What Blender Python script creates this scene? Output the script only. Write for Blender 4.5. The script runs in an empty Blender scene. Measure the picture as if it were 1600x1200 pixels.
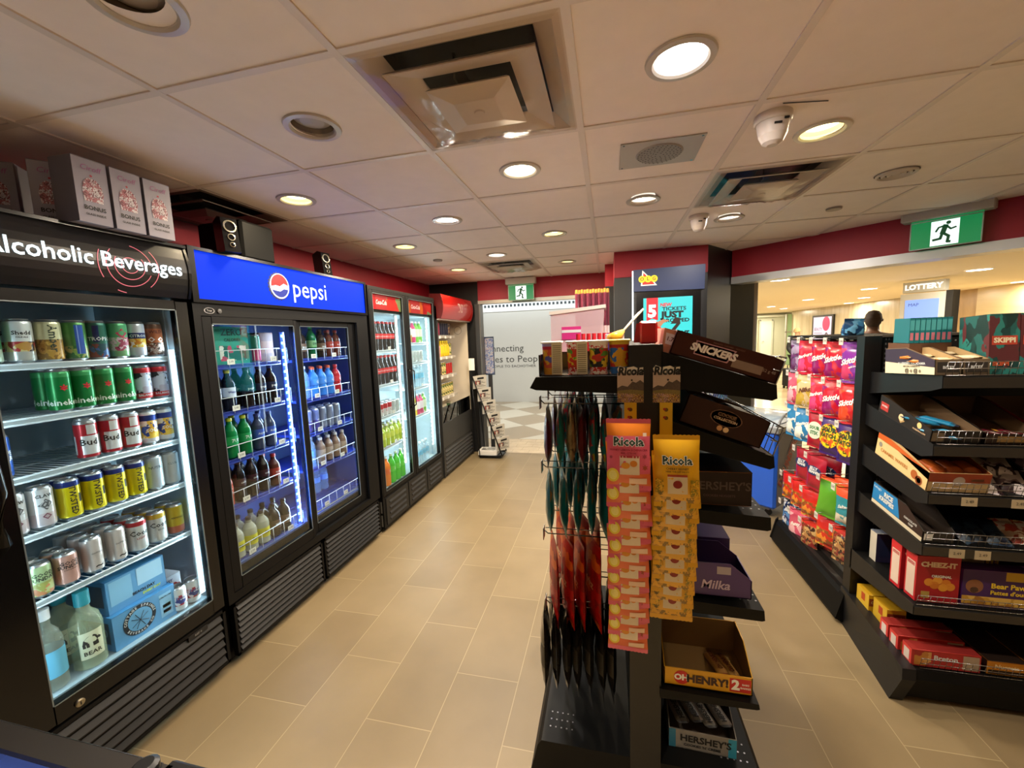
import bpy, math, random
from mathutils import Vector, Matrix
random.seed(7)
PI = math.pi
scene = bpy.context.scene
COL = scene.collection

# ------------------------------------------------------------------ camera, world, exposure
EYE = Vector((0, 0, 1.62))
FWD = Vector((-0.22929542, 0.96666172, -0.11396809))
RGT = Vector((0.97331353, 0.22660308, -0.03621904))
UPV = Vector((0.00918604, 0.11923154, 0.99282398))
cam_data = bpy.data.cameras.new('camera')
cam = bpy.data.objects.new('camera', cam_data)
COL.objects.link(cam)
cam.matrix_world = Matrix(((RGT.x, UPV.x, -FWD.x, EYE.x), (RGT.y, UPV.y, -FWD.y, EYE.y), (RGT.z, UPV.z, -FWD.z, EYE.z), (0, 0, 0, 1)))
cam_data.sensor_width = 36
cam_data.lens = 36 * 635.2 / 1600
cam_data.clip_start = 0.03
cam_data.clip_end = 100
scene.camera = cam
world = bpy.data.worlds.new('world')
scene.world = world
world.use_nodes = True
world.node_tree.nodes['Background'].inputs[0].default_value = (1.0, 0.86, 0.76, 1)
world.node_tree.nodes['Background'].inputs[1].default_value = 0.08
scene.view_settings.view_transform = 'Standard'
scene.view_settings.look = 'None'
scene.view_settings.gamma = 1
scene.view_settings.use_curve_mapping = False
scene.view_settings.exposure = 0.38
HC = 2.394                      # store ceiling height
MC = 2.30                       # mall ceiling height


def area_light(name, loc, target, sx, sy, power, color, shape='RECTANGLE', spread=PI):
    d = bpy.data.lights.new(name, 'AREA')
    d.shape = shape
    d.size = sx
    if shape in ('RECTANGLE', 'ELLIPSE'):
        d.size_y = sy
    d.energy = power
    d.color = color
    d.spread = spread
    o = bpy.data.objects.new(name, d)
    COL.objects.link(o)
    o.location = loc
    o.rotation_euler = (Vector(target) - Vector(loc)).to_track_quat('-Z', 'Y').to_euler()
    return o


# ------------------------------------------------------------------ materials
def lin(c):
    if isinstance(c, str):
        c = c.lstrip('#')
        c = tuple(int(c[i:i + 2], 16) / 255 for i in (0, 2, 4))
    return tuple((x / 12.92 if x <= 0.04045 else ((x + 0.055) / 1.055) ** 2.4) for x in c) + (1,)


MC_ = {}


def mat(color, rough=0.5, metal=0.0, emit=0.0, spec=0.5, coat=0.0, noise=0.0, nscale=40, bump=0.0):
    key = ('m', color, rough, metal, emit, spec, coat, noise, nscale, bump)
    if key in MC_:
        return MC_[key]
    m = bpy.data.materials.new('surface')
    m.use_nodes = True
    nt = m.node_tree
    b = nt.nodes['Principled BSDF']
    b.inputs['Base Color'].default_value = lin(color)
    b.inputs['Roughness'].default_value = rough
    b.inputs['Metallic'].default_value = metal
    b.inputs['Specular IOR Level'].default_value = spec
    b.inputs['Coat Weight'].default_value = coat
    if emit:
        b.inputs['Emission Color'].default_value = lin(color)
        b.inputs['Base Color'].default_value = tuple(x * 0.25 for x in lin(color)[:3]) + (1,)
        b.inputs['Emission Strength'].default_value = emit
    if noise or bump:
        tc = nt.nodes.new('ShaderNodeTexCoord')
        n = nt.nodes.new('ShaderNodeTexNoise')
        n.inputs['Scale'].default_value = nscale
        n.inputs['Detail'].default_value = 4
        nt.links.new(tc.outputs['Object'], n.inputs['Vector'])
        if noise:
            mx = nt.nodes.new('ShaderNodeMix')
            mx.data_type = 'RGBA'
            c = lin(color)
            mx.inputs[6].default_value = tuple(x * (1 - noise) for x in c[:3]) + (1,)
            mx.inputs[7].default_value = tuple(min(1, x * (1 + noise)) for x in c[:3]) + (1,)
            nt.links.new(n.outputs[0], mx.inputs[0])
            nt.links.new(mx.outputs[2], b.inputs['Base Color'])
        if bump:
            bp = nt.nodes.new('ShaderNodeBump')
            bp.inputs['Strength'].default_value = bump
            bp.inputs['Distance'].default_value = 0.01
            nt.links.new(n.outputs[0], bp.inputs['Height'])
            nt.links.new(bp.outputs[0], b.inputs['Normal'])
    MC_[key] = m
    return m


def art(colors, scale=30, rough=0.35, coat=0.0, stretch=(1, 1, 1), metal=0.0):
    """printed artwork: irregular patches of the given colours"""
    key = ('a', tuple(colors), scale, rough, coat, stretch, metal)
    if key in MC_:
        return MC_[key]
    m = bpy.data.materials.new('printed_artwork')
    m.use_nodes = True
    nt = m.node_tree
    b = nt.nodes['Principled BSDF']
    tc = nt.nodes.new('ShaderNodeTexCoord')
    mp = nt.nodes.new('ShaderNodeMapping')
    mp.inputs['Scale'].default_value = stretch
    nz = nt.nodes.new('ShaderNodeTexNoise')
    nz.inputs['Scale'].default_value = scale * 0.8
    ad = nt.nodes.new('ShaderNodeMix')
    ad.data_type = 'VECTOR'
    ad.inputs[0].default_value = 0.06
    v = nt.nodes.new('ShaderNodeTexVoronoi')
    v.inputs['Scale'].default_value = scale
    sp = nt.nodes.new('ShaderNodeSeparateColor')
    r = nt.nodes.new('ShaderNodeValToRGB')
    r.color_ramp.interpolation = 'CONSTANT'
    el = r.color_ramp.elements
    n = len(colors)
    el[0].position = 0
    el[0].color = lin(colors[0])
    el[1].position = 1 / n
    el[1].color = lin(colors[1])
    for i in range(2, n):
        e = el.new(i / n)
        e.color = lin(colors[i])
    L = nt.links.new
    L(tc.outputs['Object'], mp.inputs[0])
    L(mp.outputs[0], nz.inputs['Vector'])
    L(mp.outputs[0], ad.inputs[4])
    L(nz.outputs['Color'], ad.inputs[5])
    L(ad.outputs[1], v.inputs['Vector'])
    L(v.outputs['Color'], sp.inputs[0])
    L(sp.outputs[0], r.inputs[0])
    L(r.outputs[0], b.inputs['Base Color'])
    b.inputs['Roughness'].default_value = rough
    b.inputs['Coat Weight'].default_value = coat
    b.inputs['Metallic'].default_value = metal
    MC_[key] = m
    return m


def glass(tint='#ffffff', refl=1.0, fac_t=1.0, rough=0.02):
    key = ('g', tint, refl, fac_t, rough)
    if key in MC_:
        return MC_[key]
    m = bpy.data.materials.new('clear_glass')
    m.use_nodes = True
    nt = m.node_tree
    nt.nodes.remove(nt.nodes['Principled BSDF'])
    out = nt.nodes['Material Output']
    t = nt.nodes.new('ShaderNodeBsdfTransparent')
    t.inputs[0].default_value = lin(tint)
    g = nt.nodes.new('ShaderNodeBsdfGlossy')
    g.inputs['Roughness'].default_value = rough
    f = nt.nodes.new('ShaderNodeFresnel')
    f.inputs[0].default_value = 1.45
    mu = nt.nodes.new('ShaderNodeMath')
    mu.operation = 'MULTIPLY'
    mu.inputs[1].default_value = refl
    mx = nt.nodes.new('ShaderNodeMixShader')
    L = nt.links.new
    L(f.outputs[0], mu.inputs[0])
    L(mu.outputs[0], mx.inputs[0])
    L(t.outputs[0], mx.inputs[1])
    L(g.outputs[0], mx.inputs[2])
    L(mx.outputs[0], out.inputs[0])
    MC_[key] = m
    return m


def pet(color, alpha=0.55):
    """translucent tinted plastic: part seen through, part diffuse"""
    key = ('p', color, alpha)
    if key in MC_:
        return MC_[key]
    m = bpy.data.materials.new('tinted_plastic')
    m.use_nodes = True
    b = m.node_tree.nodes['Principled BSDF']
    b.inputs['Base Color'].default_value = lin(color)
    b.inputs['Roughness'].default_value = 0.08
    b.inputs['Alpha'].default_value = alpha
    MC_[key] = m
    return m


BLK = mat('#0b0b0c', 0.35, spec=0.3)
BLKM = mat('#070708', 0.5, spec=0.2)
BLKG = mat('#060607', 0.22, spec=0.4)
DGREY = mat('#2b2b2c', 0.5)
WHITE = mat('#e8e8e8', 0.4)
CHROME = mat('#c8c8cc', 0.2, 1.0)
ALU = mat('#b9bcc0', 0.32, 0.9)
WIREW = mat('#dfe6ee', 0.3)
WIREC = mat('#8f8f90', 0.25, 1.0)
WIREB = mat('#161616', 0.35)
PAPER = mat('#e6e2d8', 0.7)
INK = mat('#101010', 0.6)
LABELW = mat('#f2f2f0', 0.45)


# ------------------------------------------------------------------ mesh builder
TXT = {}


def text2d(s, bold=0.0, shear=0.0, res=2):
    key = (s, bold, shear, res)
    if key in TXT:
        return TXT[key]
    cu = bpy.data.curves.new('lettering', 'FONT')
    cu.body = s
    cu.size = 1
    cu.align_x = 'CENTER'
    cu.align_y = 'CENTER'
    cu.offset = bold
    cu.shear = shear
    cu.resolution_u = res
    cu.fill_mode = 'FRONT'
    o = bpy.data.objects.new('lettering', cu)
    me = bpy.data.meshes.new_from_object(o)
    vs = [(v.co.x, v.co.y) for v in me.vertices]
    fs = [tuple(p.vertices) for p in me.polygons]
    w = max(v[0] for v in vs) - min(v[0] for v in vs) if vs else 1
    bpy.data.objects.remove(o)
    bpy.data.curves.remove(cu)
    bpy.data.meshes.remove(me)
    TXT[key] = (vs, fs, w)
    return TXT[key]


class MB:
    def __init__(self, *mats):
        self.v, self.f, self.mi, self.sm = [], [], [], []
        self.mats = list(mats)
        self.T = None

    def m(self, material):
        if material not in self.mats:
            self.mats.append(material)
        return self.mats.index(material)

    def add(self, vs, fs, m=None, smooth=False):
        i = self.m(m) if m is not None else 0
        b = len(self.v)
        if self.T is not None:
            vs = [tuple(self.T @ Vector(p)) for p in vs]
        self.v += [tuple(p) for p in vs]
        for f in fs:
            self.f.append(tuple(b + k for k in f))
            self.mi.append(i)
            self.sm.append(smooth)
        return self

    def box(self, x0, x1, y0, y1, z0, z1, m=None, bev=0.0):
        if bev <= 0:
            vs = [(x, y, z) for x in (x0, x1) for y in (y0, y1) for z in (z0, z1)]
            return self.add(vs, [(0, 1, 3, 2), (4, 6, 7, 5), (0, 4, 5, 1), (2, 3, 7, 6), (0, 2, 6, 4), (1, 5, 7, 3)], m)
        # bevel along vertical edges and top/bottom: chamfered box
        b = bev
        rings = []
        for z, k in ((z0, b), (z0 + b, 0), (z1 - b, 0), (z1, b)):
            rings.append([(x0 + b + 0, y0 + k, z), (x1 - b, y0 + k, z), (x1 - k, y0 + b, z), (x1 - k, y1 - b, z),
                          (x1 - b, y1 - k, z), (x0 + b, y1 - k, z), (x0 + k, y1 - b, z), (x0 + k, y0 + b, z)])
        vs = [p for r in rings for p in r]
        fs = [tuple(range(7, -1, -1)), tuple(range(24, 32))]
        for r in range(3):
            for k in range(8):
                a, c = r * 8 + k, r * 8 + (k + 1) % 8
                fs.append((a, c, c + 8, a + 8))
        return self.add(vs, fs, m)

    def quad(self, a, b, c, d, m=None):
        return self.add([a, b, c, d], [(0, 1, 2, 3)], m)

    def tube(self, pts, r, m=None, seg=6, closed=False):
        pts = [Vector(p) for p in pts]
        n = len(pts)
        vs, fs = [], []
        ref = None
        for i, p in enumerate(pts):
            if i == 0:
                d = pts[1] - p
            elif i == n - 1:
                d = p - pts[i - 1]
            else:
                d = (pts[i + 1] - p).normalized() + (p - pts[i - 1]).normalized()
            if d.length < 1e-9:
                d = Vector((0, 0, 1))
            d.normalize()
            if ref is None:
                ref = Vector((0, 0, 1)) if abs(d.z) < 0.9 else Vector((1, 0, 0))
            a = d.cross(ref)
            if a.length < 1e-4:
                a = d.cross(Vector((0.3, 0.9, 0.1)))
            a.normalize()
            b = d.cross(a)
            rr = r[i] if isinstance(r, (list, tuple)) else r
            for k in range(seg):
                t = 2 * PI * k / seg
                vs.append(p + (a * math.cos(t) + b * math.sin(t)) * rr)
        for i in range(n - 1):
            for k in range(seg):
                k2 = (k + 1) % seg
                fs.append((i * seg + k, i * seg + k2, (i + 1) * seg + k2, (i + 1) * seg + k))
        fs.append(tuple(range(seg - 1, -1, -1)))
        fs.append(tuple((n - 1) * seg + k for k in range(seg)))
        return self.add(vs, fs, m, True)

    def lathe(self, prof, seg=20, mats=None, c=(0, 0), smooth=True, caps=True):
        """prof: (r, z) list, mats: material per band"""
        n = len(prof)
        vs = [(c[0] + r * math.cos(2 * PI * k / seg - PI / 2), c[1] + r * math.sin(2 * PI * k / seg - PI / 2), z) for r, z in prof for k in range(seg)]
        for i in range(n - 1):
            fs = []
            for k in range(seg):
                k2 = (k + 1) % seg
                fs.append((i * seg + k, i * seg + k2, (i + 1) * seg + k2, (i + 1) * seg + k))
            mm = mats[i] if mats and i < len(mats) else (mats[-1] if mats else None)
            self.add(vs[i * seg:(i + 2) * seg], [tuple(q - i * seg for q in f) for f in fs], mm, smooth)
        if caps:
            self.add(vs[:seg], [tuple(range(seg - 1, -1, -1))], mats[0] if mats else None)
            self.add(vs[-seg:], [tuple(range(seg))], mats[-1] if mats else None)
        return self

    def prism(self, poly, axis, a, b, m=None):
        """poly: 2-D points in the two other axes, extruded a..b along axis"""
        def P(u, w, t):
            return (t, u, w) if axis == 'x' else ((u, t, w) if axis == 'y' else (u, w, t))
        n = len(poly)
        vs = [P(u, w, a) for u, w in poly] + [P(u, w, b) for u, w in poly]
        fs = [tuple(range(n)), tuple(range(2 * n - 1, n - 1, -1))] + [(k, k + n, (k + 1) % n + n, (k + 1) % n) for k in range(n)]
        return self.add(vs, fs, m)

    def flat(self, poly, o, r, u, m=None):
        """2-D polygon laid on a plane with origin o, right r, up u"""
        o, r, u = Vector(o), Vector(r), Vector(u)
        return self.add([o + r * a + u * b for a, b in poly], [tuple(range(len(poly)))], m)

    def ring(self, o, r, u, r0, r1, a0, a1, m=None, seg=24):
        o, r, u = Vector(o), Vector(r), Vector(u)
        vs, fs = [], []
        for k in range(seg + 1):
            t = a0 + (a1 - a0) * k / seg
            d = r * math.cos(t) + u * math.sin(t)
            vs += [o + d * r0, o + d * r1]
        for k in range(seg):
            fs.append((2 * k, 2 * k + 1, 2 * k + 3, 2 * k + 2))
        return self.add(vs, fs, m)

    def disc(self, o, r, u, rad, m=None, seg=24, ax=1.0):
        return self.flat([(rad * ax * math.cos(2 * PI * k / seg), rad * math.sin(2 * PI * k / seg)) for k in range(seg)], o, r, u, m)

    def text(self, s, size, o, r, u, m=None, bold=0.0, shear=0.0, width=None, align='C', res=2, warp=None):
        vs, fs, w = text2d(s, bold, shear, res)
        sc = size
        sx = sc
        if width:
            sx = width / w
        off = 0
        if align == 'L':
            off = -min(v[0] for v in vs) * sx
        if align == 'R':
            off = -max(v[0] for v in vs) * sx
        if warp:
            pts = [warp(x * sx + off, y * sc) for x, y in vs]
        else:
            o, r, u = Vector(o), Vector(r), Vector(u)
            pts = [o + r * (x * sx + off) + u * (y * sc) for x, y in vs]
        return self.add(pts, fs, m)

    def mesh(self, name):
        me = bpy.data.meshes.new(name)
        me.from_pydata(self.v, [], self.f)
        for mm in self.mats:
            me.materials.append(mm)
        me.polygons.foreach_set('material_index', self.mi)
        me.polygons.foreach_set('use_smooth', self.sm)
        me.update()
        return me

    def build(self, name, parent=None, loc=None, rotz=None, **tags):
        o = bpy.data.objects.new(name, self.mesh(name))
        COL.objects.link(o)
        if parent is not None:
            o.parent = parent
        if loc is not None:
            o.location = loc
        if rotz is not None:
            o.rotation_euler = (0, 0, rotz)
        for k, v in tags.items():
            o[k] = v
        return o


def empty(name, loc=(0, 0, 0), rotz=0.0, label=None, category=None, group=None):
    o = bpy.data.objects.new(name, None)
    o.empty_display_size = 0.05
    COL.objects.link(o)
    o.location = loc
    o.rotation_euler = (0, 0, rotz)
    if label:
        o['label'] = label
    if category:
        o['category'] = category
    if group:
        o['group'] = group
    return o


def copy_tree(o, parent=None):
    c = o.copy()
    COL.objects.link(c)
    if parent is not None:
        c.parent = parent
    for ch in list(KIDS.get(o.name, [])):
        k = copy_tree(ch, c)
        KIDS.setdefault(c.name, []).append(k)
    return c


KIDS = {}


def index_kids(root):
    """remember the children of a finished prototype so that copies are quick"""
    KIDS[root.name] = list(root.children)
    for ch in root.children:
        index_kids(ch)


PROTO = {}


def put(key, builder, loc, rot, label, category, group=None):
    """first use builds the thing, later uses copy it with its parts"""
    if key not in PROTO:
        o = builder()
        index_kids(o)
        PROTO[key] = o
    else:
        o = copy_tree(PROTO[key])
    if isinstance(rot, (int, float)):
        rot = (0, 0, rot)
    o.location = loc
    o.rotation_euler = rot
    o['label'] = label
    o['category'] = category
    if group:
        o['group'] = group
    elif 'group' in o:
        del o['group']
    return o


ORD = ['first', 'second', 'third', 'fourth', 'fifth', 'sixth', 'seventh', 'eighth', 'ninth', 'tenth', 'eleventh', 'twelfth', 'thirteenth', 'fourteenth', 'fifteenth', 'sixteenth', 'seventeenth', 'eighteenth', 'nineteenth', 'twentieth']


def structure(o):
    o['kind'] = 'structure'
    return o


# ------------------------------------------------------------------ structure materials
def floor_mat():
    m = bpy.data.materials.new('store_floor_tile')
    m.use_nodes = True
    nt = m.node_tree
    b = nt.nodes['Principled BSDF']
    L = nt.links.new
    tc = nt.nodes.new('ShaderNodeTexCoord')
    mp = nt.nodes.new('ShaderNodeMapping')
    mp.inputs['Rotation'].default_value = (0, 0, PI / 2)
    mp.inputs['Location'].default_value = (0.17, 0.12, 0)
    br = nt.nodes.new('ShaderNodeTexBrick')
    br.inputs['Scale'].default_value = 1
    br.inputs['Brick Width'].default_value = 0.61
    br.inputs['Row Height'].default_value = 0.305
    br.inputs['Mortar Size'].default_value = 0.0022
    br.inputs['Mortar Smooth'].default_value = 0.3
    br.inputs['Color1'].default_value = lin('#887759')
    br.inputs['Color2'].default_value = lin('#7f6e52')
    br.inputs['Mortar'].default_value = lin('#a0906e')
    br.offset = 0.5
    nz = nt.nodes.new('ShaderNodeTexNoise')
    nz.inputs['Scale'].default_value = 3.2
    nz.inputs['Detail'].default_value = 6
    mx = nt.nodes.new('ShaderNodeMix')
    mx.data_type = 'RGBA'
    mx.blend_type = 'MULTIPLY'
    mx.inputs[0].default_value = 0.45
    r = nt.nodes.new('ShaderNodeValToRGB')
    r.color_ramp.elements[0].position = 0.3
    r.color_ramp.elements[0].color = (0.66, 0.64, 0.6, 1)
    r.color_ramp.elements[1].position = 0.7
    r.color_ramp.elements[1].color = (1, 1, 1, 1)
    L(tc.outputs['Object'], mp.inputs[0])
    L(mp.outputs[0], br.inputs['Vector'])
    L(tc.outputs['Object'], nz.inputs['Vector'])
    L(nz.outputs[0], r.inputs[0])
    L(br.outputs[0], mx.inputs[6])
    L(r.outputs[0], mx.inputs[7])
    L(mx.outputs[2], b.inputs['Base Color'])
    b.inputs['Roughness'].default_value = 0.42
    b.inputs['Specular IOR Level'].default_value = 0.35
    return m


def checker_mat(c1, c2, size, rot, rough=0.3):
    m = bpy.data.materials.new('corridor_tile')
    m.use_nodes = True
    nt = m.node_tree
    b = nt.nodes['Principled BSDF']
    L = nt.links.new
    tc = nt.nodes.new('ShaderNodeTexCoord')
    mp = nt.nodes.new('ShaderNodeMapping')
    mp.inputs['Rotation'].default_value = (0, 0, rot)
    ck = nt.nodes.new('ShaderNodeTexChecker')
    ck.inputs['Scale'].default_value = 1 / size
    ck.inputs[1].default_value = lin(c1)
    ck.inputs[2].default_value = lin(c2)
    br = nt.nodes.new('ShaderNodeTexBrick')
    br.inputs['Scale'].default_value = 1
    br.inputs['Brick Width'].default_value = size
    br.inputs['Row Height'].default_value = size
    br.inputs['Mortar Size'].default_value = 0.004
    br.offset = 0
    br.inputs['Color1'].default_value = (1, 1, 1, 1)
    br.inputs['Color2'].default_value = (0.93, 0.93, 0.93, 1)
    br.inputs['Mortar'].default_value = (0.5, 0.5, 0.5, 1)
    mx = nt.nodes.new('ShaderNodeMix')
    mx.data_type = 'RGBA'
    mx.blend_type = 'MULTIPLY'
    mx.inputs[0].default_value = 1
    L(tc.outputs['Object'], mp.inputs[0])
    L(mp.outputs[0], ck.inputs[0])
    L(mp.outputs[0], br.inputs['Vector'])
    L(ck.outputs[0], mx.inputs[6])
    L(br.outputs[0], mx.inputs[7])
    L(mx.outputs[2], b.inputs['Base Color'])
    b.inputs['Roughness'].default_value = rough
    return m


def stone_mat(c1, c2, scale, stretch, rough=0.25):
    m = bpy.data.materials.new('veined_stone')
    m.use_nodes = True
    nt = m.node_tree
    b = nt.nodes['Principled BSDF']
    L = nt.links.new
    tc = nt.nodes.new('ShaderNodeTexCoord')
    mp = nt.nodes.new('ShaderNodeMapping')
    mp.inputs['Scale'].default_value = stretch
    nz = nt.nodes.new('ShaderNodeTexNoise')
    nz.inputs['Scale'].default_value = scale
    nz.inputs['Detail'].default_value = 6
    nz.inputs['Distortion'].default_value = 0.6
    r = nt.nodes.new('ShaderNodeValToRGB')
    r.color_ramp.elements[0].position = 0.35
    r.color_ramp.elements[0].color = lin(c1)
    r.color_ramp.elements[1].position = 0.65
    r.color_ramp.elements[1].color = lin(c2)
    L(tc.outputs['Object'], mp.inputs[0])
    L(mp.outputs[0], nz.inputs['Vector'])
    L(nz.outputs[0], r.inputs[0])
    L(r.outputs[0], b.inputs['Base Color'])
    b.inputs['Roughness'].default_value = rough
    return m


RED = mat('#9a1428', 0.55, noise=0.05)
CEILM = mat('#efe2da', 0.9, noise=0.05, nscale=14, bump=0.05)
GRIDM = mat('#dccfc6', 0.5)
DARKP = mat('#17191d', 0.45)
TRIMM = mat('#a39f96', 0.35, 0.3)

# ------------------------------------------------------------------ structure
mb = MB(floor_mat())
mb.box(-2.5, 1.9, -2.7, 5.45, -0.1, 0)
mb.prism([(1.9, -2.7), (4.2, -2.7), (4.2, 1.92), (1.9, 3.95)], 'z', -0.1, 0)
structure(mb.build('floor'))
mb = MB(mat('#b59f7d', 0.5))
br_m = stone_mat('#b7a488', '#c7b597', 6, (1, 1, 1), 0.45)
mb = MB(br_m)
for i in range(12):
    for j in range(5):
        x0 = -2.3 + i * 0.24 + (0.12 if j % 2 else 0)
        mb.box(x0, x0 + 0.236, 5.452 + j * 0.152, 5.452 + j * 0.152 + 0.148, -0.05, 0.0)
mb.box(-2.5, 1.2, 5.45, 6.22, -0.1, -0.002, mat('#8a7a60', 0.8))
structure(mb.build('floor_threshold'))
mb = MB(checker_mat('#c9c4b4', '#a2937c', 0.78, PI / 4 + 0.02))
mb.box(-9.5, 1.6, 6.22, 11.0, -0.1, 0)
structure(mb.build('floor_corridor'))
mb = MB(stone_mat('#c2ad86', '#dccba6', 0.8, (0.5, 1.6, 1), 0.16))
mb.prism([(1.9, 3.95), (4.2, 1.92), (9, 1.92), (9, 24), (1.6, 24), (1.6, 5.45), (1.9, 5.45)], 'z', -0.1, -0.001)
structure(mb.build('floor_mall'))

# ceiling with lay-in tiles: holes where lamps and diffusers sit
GX, GY = -1.31, 1.0475
LAMP_CELLS = {(1, -2), (3, -2), (-1, -3), (5, -2), (1, -4), (3, -4), (5, 0), (0, -1), (0, 0), (1, 1), (2, 0), (3, 1), (-1, 1), (0, 2), (2, 2), (3, 3), (-1, 3), (0, 4), (1, 3), (1, 5), (-1, 5)}
OPEN_CELLS = {(1, 0), (3, 2), (0, 5), (-2, 1)}
mb = MB(CEILM)
for i in range(-2, 9):
    for j in range(-6, 8):
        if (i, j) in OPEN_CELLS:
            continue
        x0, y0 = GX + i * 0.61, GY + j * 0.61
        if (i, j) in LAMP_CELLS:
            cx, cy, n = x0 + 0.305, y0 + 0.305, 32
            vs = []
            for q in range(n):
                t = 2 * PI * q / n + PI / 4
                c, s_ = math.cos(t), math.sin(t)
                k_ = 0.305 / max(abs(c), abs(s_))
                vs += [(cx + c * k_, cy + s_ * k_, HC), (cx + c * 0.08, cy + s_ * 0.08, HC)]
            fs = [(2 * q, 2 * q + 1, (2 * q + 3) % (2 * n), (2 * q + 2) % (2 * n)) for q in range(n)]
            mb.add(vs, fs)
        else:
            mb.quad((x0, y0, HC), (x0, y0 + 0.61, HC), (x0 + 0.61, y0 + 0.61, HC), (x0 + 0.61, y0, HC))
mb.box(-2.55, 4.3, -2.8, 6.0, HC + 0.11, HC + 0.2)
structure(mb.build('ceiling'))
mb = MB(GRIDM)
for i in range(-2, 9):
    x = GX + i * 0.61
    ytop = 5.4 if x < 1.22 else 4.555 - (x - 1.22) * 0.884
    mb.box(x - 0.012, x + 0.012, -2.6, ytop, HC - 0.005, HC + 0.01)
for j in range(-5, 8):
    y = GY + j * 0.61
    xr = 1.2 if y > 4.55 else 1.22 + (4.555 - y) / 0.884
    mb.box(-2.45, min(xr, 4.2), y - 0.012, y + 0.012, HC - 0.0045, HC + 0.01)
structure(mb.build('trim_1'))

mb = MB(RED)
mb.box(-2.55, -2.44, -2.7, 5.5, 0, HC)
structure(mb.build('wall_left'))
mb = MB(mat('#4c4a48', 0.6, noise=0.08))
mb.box(-2.44, -1.885, -2.65, 0.70, 0, HC)
structure(mb.build('wall_left_pier'))
# black panel in the far left corner, red header over the way out
mb = MB(mat('#0c0c0d', 0.5))
mb.box(-2.44, -1.715, 5.44, 5.52, 0, HC)
structure(mb.build('wall_back_panel'))
mb = MB(RED)
mb.box(-1.715, 0.07, 5.40, 5.50, 2.13, HC)
structure(mb.build('wall_back'))
mb = MB(TRIMM)
mb.box(-1.715, 0.0, 5.385, 5.51, 2.085, 2.13)
mb.box(-1.76, -1.70, 5.37, 5.51, 0, 2.085, DGREY)
mb.box(-1.70, -1.685, 5.37, 5.51, 0, 2.085, mat('#6b6a66', 0.4, 0.5))
structure(mb.build('door_1'))
mb = MB(DARKP)
mb.prism([(0.07, 4.13), (0.9, 4.13), (0.9, 5.5), (-0.02, 5.5), (-0.02, 4.8), (0.07, 4.8)], 'z', 0, 2.15)
mb.prism([(0.9, 4.13), (1.21, 4.56), (1.5, 4.80), (1.44, 5.0), (0.9, 5.0)], 'z', 0, HC, mat('#161615', 0.4))
structure(mb.build('wall_pillar'))
mb = MB(RED)
mb.prism([(0.07, 4.12), (0.9, 4.12), (0.9, 5.5), (-0.02, 5.5), (-0.02, 4.8), (0.07, 4.8)], 'z', 2.15, HC)
structure(mb.build('wall_pillar_band'))
# slanted bulkhead over the mall opening
BA, BB = Vector((1.215, 4.553)), Vector((3.7, 2.357))
bt = (BB - BA).normalized()
bn = Vector((bt.y, -bt.x))          # towards the store
if bn.y > 0:
    bn = -bn


def slab(mb, a, b, n0, n1, z0, z1, m=None):
    p = [a + bn * n0, b + bn * n0, b + bn * n1, a + bn * n1]
    mb.prism([(q.x, q.y) for q in p], 'z', z0, z1, m)


mb = MB(RED)
slab(mb, BA, BB, 0, -0.16, 2.135, HC)
structure(mb.build('wall_right'))
mb = MB(mat('#b7b9bb', 0.35, 0.4))
slab(mb, BA + bt * 0.0, BB, 0.012, -0.17, 2.068, 2.135)
structure(mb.build('trim_2'))
mb = MB(mat('#a89880', 0.7))
mb.box(-2.55, 4.3, -2.75, -2.65, 0, HC + 0.1)
structure(mb.build('wall_front'))
mb = MB(mat('#a89880', 0.7))
mb.box(4.2, 4.3, -2.65, 1.90, 0, HC + 0.1)
structure(mb.build('wall_right_side'))

# corridor beyond the way out: pale hoarding with lettering, slotted light cove
WY = 9.9
mb = MB(mat('#c9cac6', 0.6))
mb.box(-9.5, 1.5, WY, WY + 0.1, 0, 2.26)
TX = mat('#3b3d3c', 0.6)
R_, U_ = (1, 0, 0), (0, 0, 1)
mb.text('Connecting', 0.235, (-2.02, WY - 0.003, 1.345), R_, U_, TX, align='R', width=1.12)
mb.text('Places to People', 0.235, (-1.50, WY - 0.003, 1.075), R_, U_, TX, align='R', width=1.66)
mb.text('AND PEOPLE TO EACHOTHER', 0.088, (-1.72, WY - 0.003, 0.90), R_, U_, TX, align='R', width=1.45)
structure(mb.build('wall_corridor'))
mb = MB(mat('#e6ebee', 0.5))
mb.box(-9.5, 1.5, WY - 0.02, WY + 0.1, 2.26, 2.70)
for i in range(44):
    x = -4.6 + i * 0.095
    mb.box(x, x + 0.05, WY - 0.03, WY - 0.02, 2.37, 2.43, mat('#3a4248', 0.7))
structure(mb.build('trim_3'))
mb = MB(mat('#c9c6be', 0.8))
mb.box(-9.5, 1.5, 5.52, WY + 0.1, 2.70, 2.8)
structure(mb.build('ceiling_corridor'))
mb = MB(mat('#bdb9ae', 0.7))
mb.box(1.5, 1.6, 5.0, 11.0, 0, 2.8)
mb.box(-9.6, -9.5, 5.5, 11.0, 0, 2.8)
mb.box(-9.5, -2.4, 5.52, 5.6, 0, 2.8)
structure(mb.build('wall_corridor_end'))

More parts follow.
